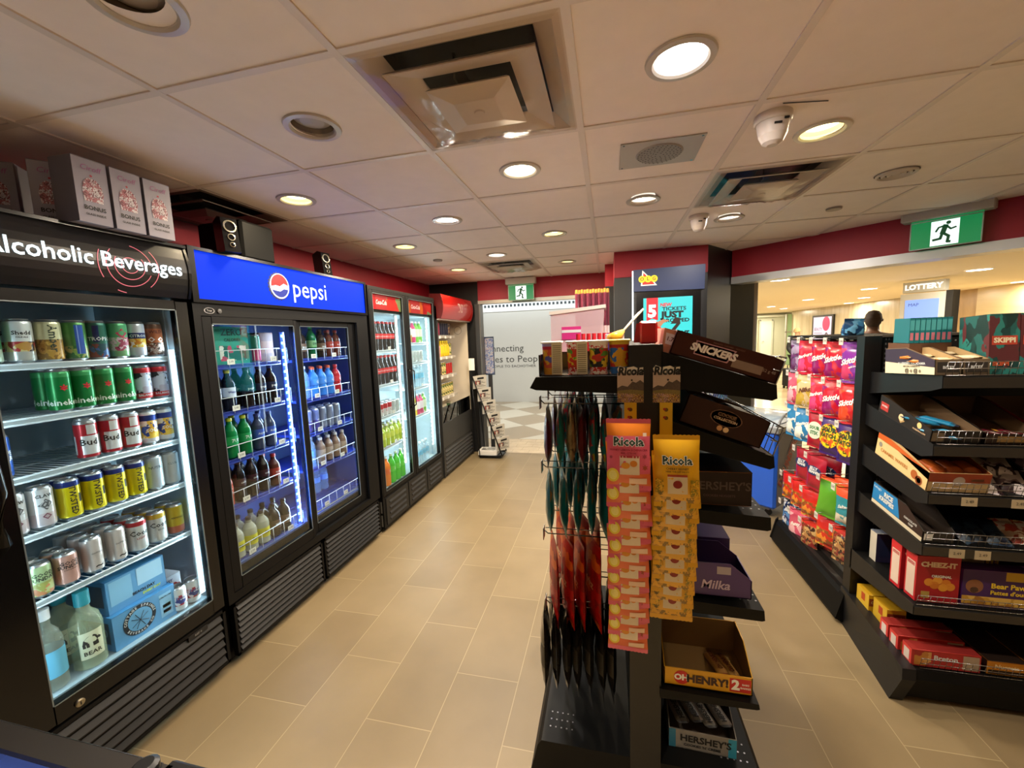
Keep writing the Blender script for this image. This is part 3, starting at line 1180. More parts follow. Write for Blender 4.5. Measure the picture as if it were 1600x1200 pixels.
def tray(w, d, hf, hb, outer, inner=None, front_prints=(), side_prints=(), cut=0.55, name='display_box', content=None):
    """open-topped display carton; front at y=0 facing -y, back taller"""
    def f():
        inner_m = inner or mat('#8a6a48', 0.8)
        t = 0.003
        mb = MB(outer)
        mb.box(-w / 2, w / 2, 0, d, 0, t, outer)
        mb.box(-w / 2, w / 2, 0, t, 0, hf, outer)
        mb.box(-w / 2, w / 2, d - t, d, 0, hb, outer)
        yc = d * cut
        for s in (-1, 1):
            x0, x1 = (-w / 2, -w / 2 + t) if s < 0 else (w / 2 - t, w / 2)
            mb.prism([(0, 0), (d, 0), (d, hb), (yc, hb), (0, hf)], 'x', x0, x1, outer)
            xi = x1 + 0.0004 if s < 0 else x0 - 0.0004
            mb.add([(xi, t, t), (xi, d - t, t), (xi, d - t, hb), (xi, yc, hb), (xi, t, hf)], [(0, 1, 2, 3, 4)], inner_m)
        mb.quad((-w / 2 + t, d - t - 0.0005, t), (w / 2 - t, d - t - 0.0005, t), (w / 2 - t, d - t - 0.0005, hb), (-w / 2 + t, d - t - 0.0005, hb), inner_m)
        mb.quad((-w / 2 + t, t + 0.0005, t), (w / 2 - t, t + 0.0005, t), (w / 2 - t, t + 0.0005, hf), (-w / 2 + t, t + 0.0005, hf), inner_m)
        mb.quad((-w / 2 + t, t, t + 0.0005), (w / 2 - t, t, t + 0.0005), (w / 2 - t, d - t, t + 0.0005), (-w / 2 + t, d - t, t + 0.0005), inner_m)
        for p in front_prints:
            if p[0] == 'rect':
                _, x0, x1, z0, z1, m = p
                mb.quad((x0, -0.0007, z0), (x1, -0.0007, z0), (x1, -0.0007, z1), (x0, -0.0007, z1), m)
            elif p[0] == 'disc':
                _, x, z, r, m = p
                mb.disc((x, -0.0012, z), (1, 0, 0), (0, 0, 1), r, m, 20)
            else:
                s, size, x, z, m = p[:5]
                mb.text(s, size, (x, -0.0018, z), (1, 0, 0), (0, 0, 1), m, bold=p[5] if len(p) > 5 else 0.02, shear=p[6] if len(p) > 6 else 0)
        for p in side_prints:     # on -x side, y measured from the front
            X = -w / 2 - 0.0008
            if p[0] == 'rect':
                _, y0, y1, z0, z1, m = p
                mb.quad((X, y1, z0), (X, y0, z0), (X, y0, z1), (X, y1, z1), m)
            elif p[0] == 'poly':
                _, pts, m = p
                mb.add([(X, y, z) for y, z in pts], [tuple(range(len(pts)))], m)
            elif p[0] == 'disc':
                _, y, z, r, m = p[:5]
                mb.disc((X - 0.0006, y, z), (0, -1, 0), (0, 0, 1), r, m, 20, p[5] if len(p) > 5 else 1)
            else:
                s, size, y, z, m = p[:5]
                mb.text(s, size, (X - 0.0012, y, z), (0, -1, 0), (0, 0, 1), m, bold=p[5] if len(p) > 5 else 0.02, shear=p[6] if len(p) > 6 else 0)
        return mb.build(name)
    return f


def bar(w, l, t, m, ends=None, name='wrapped_bar', prints=()):
    """flow-wrapped bar lying flat, long axis y"""
    def f():
        mb = MB(m)
        secs = [(-l / 2, 0.30 * w, 0.001), (-l / 2 + 0.010, 0.5 * w, 0.0015), (-l / 2 + 0.024, 0.5 * w, t / 2), (l / 2 - 0.024, 0.5 * w, t / 2), (l / 2 - 0.010, 0.5 * w, 0.0015), (l / 2, 0.48 * w, 0.001)]
        vs = []
        for y, a, b in secs:
            for k in range(8):
                q = 2 * PI * k / 8 + PI / 8
                vs.append((a * max(-1, min(1, 1.15 * math.cos(q))), y, t / 2 + b * max(-1, min(1, 1.15 * math.sin(q)))))
        for i in range(5):
            mb.add(vs[i * 8:(i + 2) * 8], [(k, (k + 1) % 8, (k + 1) % 8 + 8, k + 8) for k in range(8)], (ends or m) if i in (0, 4) else m, True)
        for s, size, m2 in prints:
            mb.text(s, size, (0, 0, t + 0.0016), (0, 1, 0), (-1, 0, 0), m2, bold=0.03)
        return mb.build(name)
    return f


def wire_fence(L_, h, r=0.0016, step=0.028, m=WIREC, lean=0.0, rail=3):
    """front fence of a shelf along x, centred, standing at the origin"""
    mb = MB(m)
    n = max(2, int(L_ / step))
    for k in range(n + 1):
        x = -L_ / 2 + L_ * k / n
        mb.tube([(x, 0, 0), (x, -lean, h)], r * 0.75, m, 4)
    for q in range(rail):
        z = h * (1 - q / max(1, rail - 1) * 0.96)
        if rail == 1:
            z = h
        mb.tube([(-L_ / 2, -lean * z / h, z), (L_ / 2, -lean * z / h, z)], r, m, 5)
    return mb


# ------------------------------------------------------------------ coolers along the left wall (fronts face +x)
FX = -1.861                     # plane of the cooler doors
XB = -2.42


def cooler_shell(root, y0, y1, zb, zt, liner, top=2.08, floor_z=0.40, black=BLKM):
    mb = MB(black)
    mb.box(XB, FX - 0.045, y0, y0 + 0.035, 0.02, top, black)
    mb.box(XB, FX - 0.045, y1 - 0.035, y1, 0.02, top, black)
    mb.box(XB, XB + 0.03, y0 + 0.035, y1 - 0.035, 0.02, top, black)
    mb.box(XB + 0.03, FX - 0.045, y0 + 0.035, y1 - 0.035, top - 0.2, top, black)
    mb.box(XB + 0.03, FX - 0.09, y0 + 0.035, y1 - 0.035, 0.02, floor_z - 0.012, black)
    mb.build('cabinet', root)
    mb = MB(liner)
    a, b = y0 + 0.036, y1 - 0.036
    x0, x1 = XB + 0.031, FX - 0.05
    z0, z1 = floor_z - 0.012, top - 0.201
    mb.box(x0, x0 + 0.006, a, b, z0, z1)
    mb.box(x0, x1, a, a + 0.006, z0, z1)
    mb.box(x0, x1, b - 0.006, b, z0, z1)
    mb.box(x0, x1, a, b, z0, floor_z)
    mb.box(x0, x1, a, b, z1 - 0.006, z1)
    # slotted shelf rails inside
    for y in (a + 0.008, b - 0.008):
        mb.box(x1 - 0.06, x1 - 0.045, y - 0.003, y + 0.003, z0, z1, mat('#9fb4c0', 0.3, 0.6))
    mb.build('liner', root)


def louvre_panel(root, y0, y1, z0, z1, n, x=FX, m=BLKM, lm=None):
    mb = MB(m)
    mb.box(x - 0.03, x - 0.012, y0, y1, z0, z1)
    fr = 0.014
    mb.box(x - 0.012, x, y0, y1, z0, z0 + fr)
    mb.box(x - 0.012, x, y0, y1, z1 - fr, z1)
    mb.box(x - 0.012, x, y0, y0 + fr, z0, z1)
    mb.box(x - 0.012, x, y1 - fr, y1, z0, z1)
    lm = lm or mat('#1d1b19', 0.45, spec=0.3)
    st = (z1 - z0 - 2 * fr) / n
    for k in range(n):
        z = z0 + fr + k * st
        mb.prism([(x - 0.014, z + st * 0.05), (x + 0.004, z + st * 0.15), (x + 0.004, z + st * 0.25), (x - 0.010, z + st * 0.75), (x - 0.014, z + st * 0.75)], 'y', y0 + fr * 1.5, y1 - fr * 1.5, lm)
    return mb.build('grille', root)


def door_frame(root, y0, y1, z0, z1, gy0, gy1, gz0, gz1, x=FX, m=BLKG, th=0.035, name='door'):
    mb = MB(m)
    mb.box(x - th, x, y0, gy0, z0, z1, m, 0.004)
    mb.box(x - th, x, gy1, y1, z0, z1, m, 0.004)
    mb.box(x - th, x, gy0, gy1, z0, gz0, m)
    mb.box(x - th, x, gy0, gy1, gz1, z1, m)
    o = mb.build(name, root)
    g = MB(glass('#f2f8fa', 0.18))
    g.box(x - th * 0.6, x - th * 0.6 + 0.004, gy0 - 0.005, gy1 + 0.005, gz0 - 0.005, gz1 + 0.005)
    g.build('glass_pane', o)
    mb = MB(mat('#7f8b90', 0.3, 0.6))
    e = 0.004
    for (a, b, c, d) in ((gy0, gy1, gz0 - e, gz0), (gy0, gy1, gz1, gz1 + e), (gy0 - e, gy0, gz0, gz1), (gy1, gy1 + e, gz0, gz1)):
        mb.box(x - 0.004, x + 0.0008, a, b, c, d)
    mb.build('gasket', o)
    return o


def cooler_shelf(root, y0, y1, z, m, fence=None, x1=FX - 0.065, x0=XB + 0.05, lip=0.018, solid=False, tags=0, name='shelf'):
    mb = MB(m)
    r = 0.0028
    if solid:
        mb.box(x0, x1, y0, y1, z - 0.018, z - 0.004)
    else:
        n = int((y1 - y0) / 0.022)
        for k in range(n + 1):
            y = y0 + (y1 - y0) * k / n
            mb.tube([(x0, y, z - r), (x1, y, z - r)], 0.0014, m, 4)
        for x in (x0, (x0 + x1) / 2):
            mb.tube([(x, y0, z - 0.006), (x, y1, z - 0.006)], 0.003, m, 5)
    mb.tube([(x1, y0, z), (x1, y1, z)], 0.0035, m, 6)
    mb.tube([(x1, y0, z - lip), (x1, y1, z - lip)], 0.0035, m, 6)
    for y in (y0, y1):
        mb.tube([(x1, y, z), (x1, y, z - lip)], 0.0035, m, 6)
    if not solid:
        mb.box(x1 - 0.001, x1 + 0.001, y0, y1, z - lip, z, mat('#a9bac4', 0.3))
    o = mb.build(name, root)
    if fence:
        f = MB(WIREW)
        n = max(2, int((y1 - y0) / 0.075))
        x = x1 + 0.004
        for k in range(n + 1):
            y = y0 + (y1 - y0) * k / n
            f.tube([(x, y, z - 0.012), (x, y, z + fence)], 0.0018, None, 5)
        f.tube([(x, y0, z + fence), (x, y1, z + fence)], 0.0024, None, 5)
        f.build('wire_fence', o)
    for k in range(tags):
        y = y0 + (y1 - y0) * (k + 0.6) / max(1, tags)
        t = MB(PAPER)
        t.box(x1 + 0.007, x1 + 0.008, y - 0.022, y + 0.022, z + 0.002, z + 0.030)
        t.text('2.99', 0.016, (x1 + 0.0086, y, z + 0.016), (0, 1, 0), (0, 0, 1), INK)
        t.build('price_tag', o)
    return o


def led_strip(root, y, z0, z1, x, m, base, beads=0, w=0.016):
    mb = MB(base)
    mb.box(x - 0.008, x, y - w / 2, y + w / 2, z0, z1)
    if beads:
        for k in range(beads):
            z = z0 + (z1 - z0) * (k + 0.5) / beads
            mb.box(x, x + 0.003, y - w * 0.33, y + w * 0.33, z - 0.007, z + 0.007, m, 0.001)
    else:
        mb.box(x, x + 0.004, y - w * 0.38, y + w * 0.38, z0 + 0.01, z1 - 0.01, m)
    return mb.build('light_strip', root)


def feet_cooler(root, y0, y1):
    for y in (y0 + 0.05, y1 - 0.05):
        for x in (FX - 0.09, XB + 0.06):
            MB(BLK).lathe([(0.018, 0), (0.018, 0.01), (0.008, 0.012), (0.008, 0.022)], 10, [BLK], c=(x, y)).build('foot', root)


CYAN = mat('#d8fbff', 0.4, 0, 7.0)
COOLLIN = mat('#8fa6b4', 0.4)

# --- 1. black cooler of alcoholic drinks
A = empty('beverage_cooler', (0, 0, 0), 0, 'black glass-door cooler under the lit Alcoholic Beverages sign', 'cooler')
A0, A1 = 0.715, 1.505
cooler_shell(A, A0, A1, 0.4, 1.8, mat('#93a8b5', 0.35), 2.08, 0.415)
feet_cooler(A, A0, A1)
mb = MB(BLKG)
N = 8
pf = [(FX + 0.012 + 0.022 * math.sin(PI * k / N), 1.845 + 0.225 * k / N) for k in range(N + 1)]
mb.prism([(FX - 0.2, 1.845)] + pf + [(FX - 0.2, 2.07)], 'y', A0 + 0.012, A1 - 0.012, mat('#0d0c0d', 0.3))
for y in (A0, A1 - 0.012):
    mb.prism([(FX - 0.2, 1.838)] + [(x + 0.004, z) for x, z in pf] + [(FX - 0.2, 2.078)], 'y', y, y + 0.012, BLKG)
mb.prism([(FX - 0.2, 2.068), (FX + 0.022, 2.068), (FX + 0.022, 2.08), (FX - 0.2, 2.08)], 'y', A0, A1, BLKG)
sgn = mb.build('sign_header', A)


def head_x(z, e=0.0015):
    return FX + 0.012 + 0.022 * math.sin(PI * max(0, min(1, (z - 1.845) / 0.225))) + e


mb = MB(mat('#e8fbff', 0.4, 0, 1.6))
mb.text('Alcoholic Beverages', 0.078, None, None, None, None, bold=0.012, width=0.60, warp=lambda x, y: (head_x(1.965 + y, 0.003), 1.165 + x, 1.965 + y))
mb.build('sign_lettering', sgn)
mb = MB(mat('#e0707a', 0.4, 0, 0.9))
for r, spans in ((0.028, [(0.2, 6.0)]), (0.052, [(2.6, 6.9)]), (0.078, [(0.3, 1.4), (2.4, 5.9)]), (0.104, [(-0.8, 0.7), (2.7, 3.7), (4.3, 4.6)])):
    for a0, a1 in spans:
        n = 30
        vs = []
        for k in range(n + 1):
            t = a0 + (a1 - a0) * k / n
            for rr in (r, r + 0.0026):
                z = 1.955 + rr * math.sin(t)
                vs.append((head_x(z, 0.0018), 1.262 + rr * math.cos(t), z))
        mb.add(vs, [(2 * k, 2 * k + 1, 2 * k + 3, 2 * k + 2) for k in range(n)])
mb.build('sign_rings', sgn)
dr = door_frame(A, A0 + 0.005, A1 - 0.005, 0.345, 1.835, 0.862, 1.440, 0.418, 1.792)
mb = MB(BLKG)
mb.tube([(FX + 0.002, 0.80, 1.38), (FX + 0.035, 0.80, 1.34), (FX + 0.045, 0.80, 1.2), (FX + 0.035, 0.80, 1.04), (FX + 0.002, 0.80, 1.0)], [0.012, 0.02, 0.024, 0.02, 0.012], None, 10)
mb.build('door_handle', dr)
mb = MB(mat('#a59b83', 0.3, 0.9))
mb.T = Matrix.Translation((FX, 0.925, 0.372)) @ Matrix.Rotation(PI / 2, 4, 'Y')
mb.lathe([(0.014, 0), (0.014, 0.006), (0.011, 0.008), (0.001, 0.008)], 16, [mat('#a59b83', 0.3, 0.9)], caps=False)
mb.box(-0.006, 0.006, -0.0015, 0.0015, 0.008, 0.009, INK)
mb.build('lock', dr)
louvre_panel(A, A0 + 0.01, A1 - 0.01, 0.05, 0.335, 6)
mb = MB(INK)
mb.box(FX, FX + 0.003, 1.31, 1.40, 0.300, 0.322)
mb.text('REF 4', 0.014, (FX + 0.0036, 1.355, 0.311), (0, 1, 0), (0, 0, 1), mat('#8d8a86', 0.5))
mb.build('control_panel', A)
AZ = [1.59, 1.405, 1.21, 1.005, 0.768]
for z in AZ:
    cooler_shelf(A, A0 + 0.05, A1 - 0.075, z, mat('#cfdae2', 0.3))
led_strip(A, 1.440, 0.45, 1.62, FX - 0.052, CYAN, mat('#dfe9ee', 0.3), 0, 0.024)
led_strip(A, 0.80, 0.45, 1.62, FX - 0.052, CYAN, mat('#dfe9ee', 0.3), 0, 0.024)
area_light('cooler_glow', (FX - 0.035, 1.452, 1.05), (FX - 0.20, 1.05, 1.05), 0.03, 1.2, 9, (0.78, 0.95, 1.0))
area_light('cooler_glow', (FX - 0.035, 0.79, 1.05), (FX - 0.20, 1.15, 1.05), 0.03, 1.2, 5, (0.78, 0.95, 1.0))

IX = FX - 0.108                 # first row of cans
W_ = mat('#eef2f2', 0.3, 0.3)
def C_(c, r=0.3, me=0.35):
    return mat(c, r, me)


K1 = {}
K1['sleeve1'] = can(0.152, 0.033, [(0, .3, C_('#c9e3d2')), (.3, 1, C_('#4f9f73'))], [('LIME', 0.018, .6, 0, W_)])
K1['shed'] = can(0.152, 0.034, [(0, .22, C_('#b9bcb8')), (.22, .5, art(['#b9893f', '#3f2b1c', '#a22c30', '#d5c48a'], 40)), (.5, 1, C_('#dfe3e2'))], [('Shedd', 0.019, .74, 0, INK), ('PALE ALE', 0.007, .62, 0, INK)])
K1['wheat'] = can(0.152, 0.034, [(0, .55, art(['#b48a3a', '#c79c48', '#8a6526'], 60)), (.55, 1, C_('#dcd8ae'))], [('Amber', 0.034, .58, 0.1, mat('#2b3a2a', 0.5), True)])
K1['palm'] = can(0.152, 0.033, [(0, .35, art(['#7aa04a', '#9aa25a', '#2b6b3a'], 60)), (.35, 1, C_('#4e8b4b'))], [], [(-0.2, 0.55, .1, .98, C_('#2c59b4')), (0.0, 0.08, .1, .98, C_('#8fb2e8'))])
K1['navy'] = can(0.152, 0.031, [(0, .4, art(['#1d4a54', '#385fa0', '#7c3b30'], 60)), (.4, 1, C_('#2f6d5c'))], [('TROPIC', 0.02, .55, 0, W_)], [(-0.6, 0.0, .45, .98, C_('#1f2f60'))])
K1['cherry'] = can(0.152, 0.033, [(0, .15, C_('#7fb07d')), (.15, .6, art(['#a4425d', '#d7b8c0', '#c2c8b8', '#7e2d45', '#8fb587'], 55)), (.6, 1, C_('#5fae78'))], [('Q', 0.05, .72, 0.2, mat('#c03b58', 0.4))])
K1['lemon'] = can(0.152, 0.031, [(0, .25, C_('#c9ccd8')), (.25, .55, art(['#d7a81f', '#e8d07a', '#f0f0f0', '#c57b1c'], 50)), (.55, .75, C_('#27376f')), (.75, 1, C_('#d9dde6'))], [('CITRON', 0.016, .64, 0, W_)])
K1['owl'] = can(0.152, 0.033, [(0, .4, art(['#a58f85', '#37261f', '#cabfb8', '#6b3a25'], 70)), (.4, .9, C_('#a9603c')), (.9, 1, C_('#6b4a3a'))], [('WILD', 0.018, .78, 0, mat('#5c1f18', 0.5)), ('O O', 0.03, .5, 0, W_)])
K1['heineken'] = can(0.158, 0.033, [(0, .9, C_('#137a3a')), (.9, 1, C_('#3f9a5a'))], [('Heineken', 0.030, .17, -0.15, mat('#d9e8dc', 0.4)), ('*', 0.05, .52, 0.15, mat('#c4202a', 0.4))])
K1['orca'] = can(0.150, 0.032, [(0, .15, C_('#cf3b3c')), (.15, .88, art(['#c6cfe0', '#20232b', '#c6cfe0', '#b9b4c8'], 36)), (.88, 1, C_('#c4303a'))], [('BALANCE', 0.012, .08, 0, W_)])
K1['bluelabel'] = can(0.150, 0.031, [(0, 1, C_('#1c55b8'))], [('BLUE', 0.022, .6, 0.3, W_), ('STAR', 0.022, .45, 0.3, W_)])
K1['bud'] = can(0.158, 0.033, [(0, .06, C_('#a9242c')), (.06, .62, C_('#dfe1e2')), (.62, .97, C_('#b3232c')), (.97, 1, ALU)], [('Bud', 0.034, .42, -0.1, mat('#25140f', 0.5))], [(-1.3, -0.75, .05, .97, C_('#b3232c')), (-0.2, 0.7, .66, .95, C_('#d5d2d0'))])
K1['corona'] = can(0.152, 0.031, [(0, .12, C_('#e2e4ea')), (.12, .75, art(['#dca72a', '#eee8d8', '#28408c', '#e8c04a'], 40)), (.75, .95, C_('#27408f')), (.95, 1, W_)], [('SOL', 0.02, .4, 0, W_)])
K1['claw'] = can(0.152, 0.033, [(0, .35, C_('#cfc6cc')), (.35, 1, C_('#dcdfe3'))], [('CLAW', 0.016, .86, 0.1, INK), ('@', 0.04, .62, 0.1, mat('#55585c', 0.4)), ('O', 0.03, .25, 0.1, mat('#7c4a5c', 0.4))])
K1['twisted'] = can(0.152, 0.033, [(0, .9, C_('#d8c713')), (.9, 1, C_('#24357c'))], [('TWISTED', 0.026, .48, 0.1, INK, True), ('TEA', 0.014, .5, 0.85, INK, True)], [(0.65, 0.98, .38, .65, INK)])
K1['nutrl'] = can(0.152, 0.033, [(0, 1, C_('#b7c2c8'))], [('NUTRL', 0.016, .72, 0, mat('#42555e', 0.4))])
K1['silver'] = can(0.152, 0.033, [(0, 1, C_('#c3c8c8'))], [('CLUB', 0.014, .7, 0, mat('#7c8b92', 0.4))])
K1['sunday_g'] = can(0.122, 0.033, [(0, .45, art(['#9fa35a', '#b9c98c', '#c9855c'], 50)), (.45, 1, C_('#b4cf9c'))], [('GOOD', 0.018, .75, 0.15, INK), ('SUNDAY', 0.018, .58, 0.15, INK)])
K1['sunday_p'] = can(0.122, 0.033, [(0, 1, C_('#c99a8e'))], [('GOOD', 0.018, .78, 0.15, INK), ('SUNDAY', 0.018, .62, 0.15, INK), ('LIGHT & BRIGHT', 0.005, .5, 0.15, INK)])
K1['cream'] = can(0.142, 0.031, [(0, 1, C_('#cfc6c2'))], [('COTTAGE', 0.008, .58, 0.3, mat('#3d3a3a', 0.5)), ('~', 0.04, .12, 0.3, INK)])
K1['coors'] = can(0.142, 0.033, [(0, .9, C_('#cfd1d1')), (.9, 1, C_('#b12a36'))], [('Coors', 0.030, .62, 0.15, mat('#1d2129', 0.4)), ('LIGHT', 0.012, .42, 0.15, mat('#9a3038', 0.4))])
K1['coorsb'] = can(0.142, 0.033, [(0, .88, C_('#cfd1d1')), (.88, 1, C_('#c8a83a'))], [('Coors', 0.030, .62, 0.15, mat('#1d2129', 0.4)), ('EDGE', 0.010, .42, 0.15, mat('#6b6b6b', 0.4))])
K1['hard'] = can(0.142, 0.031, [(0, .25, C_('#c26a52')), (.25, 1, C_('#c7ad2e'))], [('ARNOLD', 0.012, .6, 0, mat('#3a3010', 0.5))])
KN = {'sleeve1': 'green and teal tall can', 'shed': 'white tall can with a barn picture', 'wheat': 'cream and gold tall can with vertical lettering', 'palm': 'green tall can with a blue stripe', 'navy': 'dark teal and navy tall can',
      'cherry': 'green and pink tall can', 'lemon': 'white and navy tall can with yellow fruit', 'owl': 'copper tall can with an owl face', 'heineken': 'green tall beer can with a red star', 'orca': 'red rimmed tall can with a black and pale picture',
      'bluelabel': 'blue tall beer can', 'bud': 'red and white tall beer can', 'corona': 'white and blue tall can with golden picture', 'claw': 'white seltzer can', 'twisted': 'yellow tall can with blue rim', 'nutrl': 'pale silver can',
      'silver': 'plain silver can', 'sunday_g': 'short pale green cocktail can', 'sunday_p': 'short pink cocktail can', 'cream': 'tall cream coloured can', 'coors': 'silver beer can with red rim', 'coorsb': 'silver beer can with yellow rim', 'hard': 'yellow and coral can'}
ROWS = ['front row', 'second row', 'third row', 'fourth row']


def can_rows(z, shelf, items):
    """items: (key, y, rows deep)"""
    count = {}
    for key, y, deep in items:
        count[key] = count.get(key, 0) + 1
    seen = {}
    for key, y, deep in items:
        seen[key] = seen.get(key, 0) + 1
        for q in range(deep):
            lab = KN[key]
            if count[key] > 1:
                lab = ORD[seen[key] - 1] + ' ' + lab
            lab += ', ' + shelf
            if deep > 1:
                lab += ', ' + ROWS[q]
            put('can_' + key, K1[key], (IX - q * 0.070, y + (0.004 if q % 2 else 0), z + 0.0012), PI / 2 - 0.25 - (y - 1.1) * 0.2, lab, 'can', 'drink cans in the alcohol cooler')


can_rows(AZ[0], 'top shelf', [('sleeve1', 0.905, 1), ('shed', 0.985, 2), ('wheat', 1.062, 2), ('palm', 1.136, 2), ('navy', 1.205, 2), ('cherry', 1.275, 2), ('lemon', 1.344, 2), ('owl', 1.413, 2)])
# one diagonal file of green cans running back, seen through the door
for q, (y, dx) in enumerate([(1.275, 0), (1.205, 0), (1.136, 0.0), (1.068, 0.0), (1.205, 0.07), (1.136, 0.07), (1.068, 0.07)]):
    put('can_heineken', K1['heineken'], (IX - dx, y, AZ[1] + 0.0012), PI / 2 - 0.25, ('green tall beer can with a red star, second shelf, ' + ORD[[0, 1, 2, 3, 1, 2, 3][q]] + ' from the right, ' + ('front row' if dx == 0 else 'second row')), 'can', 'drink cans in the alcohol cooler')
can_rows(AZ[1], 'second shelf', [('orca', 1.344, 2), ('orca', 1.412, 2)])
can_rows(AZ[2], 'third shelf', [('bluelabel', 0.885, 1), ('bud', 1.125, 1), ('bud', 1.200, 1), ('bud', 1.272, 1), ('corona', 1.344, 2), ('corona', 1.410, 2)])
can_rows(AZ[3], 'fourth shelf', [('claw', 0.895, 1), ('claw', 0.968, 1), ('twisted', 1.045, 2), ('twisted', 1.120, 2), ('twisted', 1.195, 2), ('twisted', 1.268, 1), ('nutrl', 1.340, 2), ('silver', 1.410, 2)])
can_rows(AZ[4], 'fifth shelf', [('sunday_g', 0.930, 2), ('sunday_p', 1.005, 2), ('cream', 1.085, 3), ('cream', 1.165, 3), ('coors', 1.243, 3), ('coorsb', 1.322, 3), ('hard', 1.402, 2)])
# bottom: two bottles of gin, boxed packs, a pack of beer cans
GZ = 0.416


def gin():
    root = empty('liquor_bottle')
    G = pet('#b9c7a4', 0.38)
    MB().lathe([(0.040, 0), (0.048, 0.006), (0.048, 0.165), (0.040, 0.20), (0.020, 0.225), (0.017, 0.25), (0.017, 0.275)], 24, [G]).build('bottle_glass', root)
    MB().lathe([(0.022, 0.245), (0.023, 0.25), (0.023, 0.30), (0.020, 0.303), (0.001, 0.303)], 20, [mat('#2a93a4', 0.4)], caps=False).build('cap', root)
    mb = MB(mat('#d5d6b6', 0.6))
    K = 8
    vs = []
    for k in range(K + 1):
        t = -PI / 2 - 0.75 + 1.5 * k / K
        for z in (0.045, 0.15):
            vs.append((0.0487 * math.cos(t), 0.0487 * math.sin(t), z))
    mb.add(vs, [(2 * k, 2 * k + 2, 2 * k + 3, 2 * k + 1) for k in range(K)], None, True)
    w = wrap(0.048, 0.112, 0, 0.0014)

    def blob(pts):
        mb.add([w(x, y) for x, y in pts], [tuple(range(len(pts)))], mat('#28261f', 0.6))
    blob([(-0.026, -0.012), (-0.022, 0.008), (-0.010, 0.020), (0.008, 0.022), (0.020, 0.012), (0.028, 0.004), (0.026, -0.002), (0.018, 0.0), (0.014, -0.008), (-0.014, -0.008)])
    for x in (-0.022, -0.012, 0.006, 0.014):
        blob([(x - 0.004, -0.006), (x + 0.004, -0.006), (x + 0.005, -0.022), (x - 0.003, -0.022)])
    mb.text('BEAR', 0.022, None, None, None, mat('#28261f', 0.6), bold=0.02, res=1, warp=wrap(0.048, 0.066, 0, 0.0014))
    mb.build('label', root)
    return root


put('gin', gin, (IX - 0.005, 1.035, GZ), PI / 2 - 0.3, 'squat green glass bottle with bear label and teal cap, bottom of the cooler', 'bottle', 'liquor bottles at the cooler bottom')
put('gin', gin, (IX - 0.115, 1.025, GZ), PI / 2 - 0.2, 'teal capped bottle standing behind the bear label bottle', 'bottle', 'liquor bottles at the cooler bottom')


def vodka():
    root = empty('liquor_bottle')
    MB().lathe([(0.036, 0), (0.040, 0.006), (0.040, 0.18), (0.030, 0.215), (0.016, 0.235), (0.015, 0.28)], 24, [pet('#a9b4a6', 0.38)]).build('bottle_glass', root)
    MB().lathe([(0.018, 0.262), (0.018, 0.30), (0.001, 0.301)], 16, [mat('#dfe3e6', 0.4)], caps=False).build('cap', root)
    mb = MB(mat('#68b6d8', 0.5))
    mb.lathe([(0.0408, 0.05), (0.0408, 0.15)], 24, [mat('#68b6d8', 0.5)], caps=False)
    mb.build('label', root)
    return root


put('vodka', vodka, (IX - 0.005, 0.925, GZ), PI / 2, 'clear bottle with sky blue label at the left edge of the cooler bottom', 'bottle', 'liquor bottles at the cooler bottom')
LB = mat('#5f9fd0', 0.5)
LBD = mat('#3f86bd', 0.5)


def cottage(mb):
    o, r, u = (0, -0.0016, 0.0), (1, 0, 0), (0, 0, 1)
    mb.disc((-0.025, -0.0014, 0.078), r, u, 0.062, mat('#1d2530', 0.5), 28)
    mb.disc((-0.025, -0.0020, 0.078), r, u, 0.046, mat('#6aa9d6', 0.5), 28)
    for k, ch in enumerate('COTTAGE SPRINGS'):
        t = PI * 0.97 - k * (PI * 0.94 / 14)
        d = Vector((math.cos(t), 0, math.sin(t)))
        c = Vector((-0.025, -0.0026, 0.078)) + d * 0.054
        if ch != ' ':
            mb.text(ch, 0.014, c, (d.z, 0, -d.x), d, W_, bold=0.03)
    for k, ch in enumerate('BEVERAGE CO'):
        t = PI * 1.17 + k * (PI * 0.66 / 10)
        d = Vector((math.cos(t), 0, math.sin(t)))
        c = Vector((-0.025, -0.0026, 0.078)) + d * 0.054
        if ch != ' ':
            mb.text(ch, 0.013, c, (-d.z, 0, d.x), -d, W_, bold=0.03)
    for a in (0.5, 1.1, 2.04, 2.64):
        d = Vector((math.cos(a), 0, math.sin(a))) * 0.036
        mb.tube([Vector((-0.025, -0.0024, 0.074)) - d, Vector((-0.025, -0.0024, 0.074)) + d], 0.0012, mat('#1d2530', 0.5), 4)


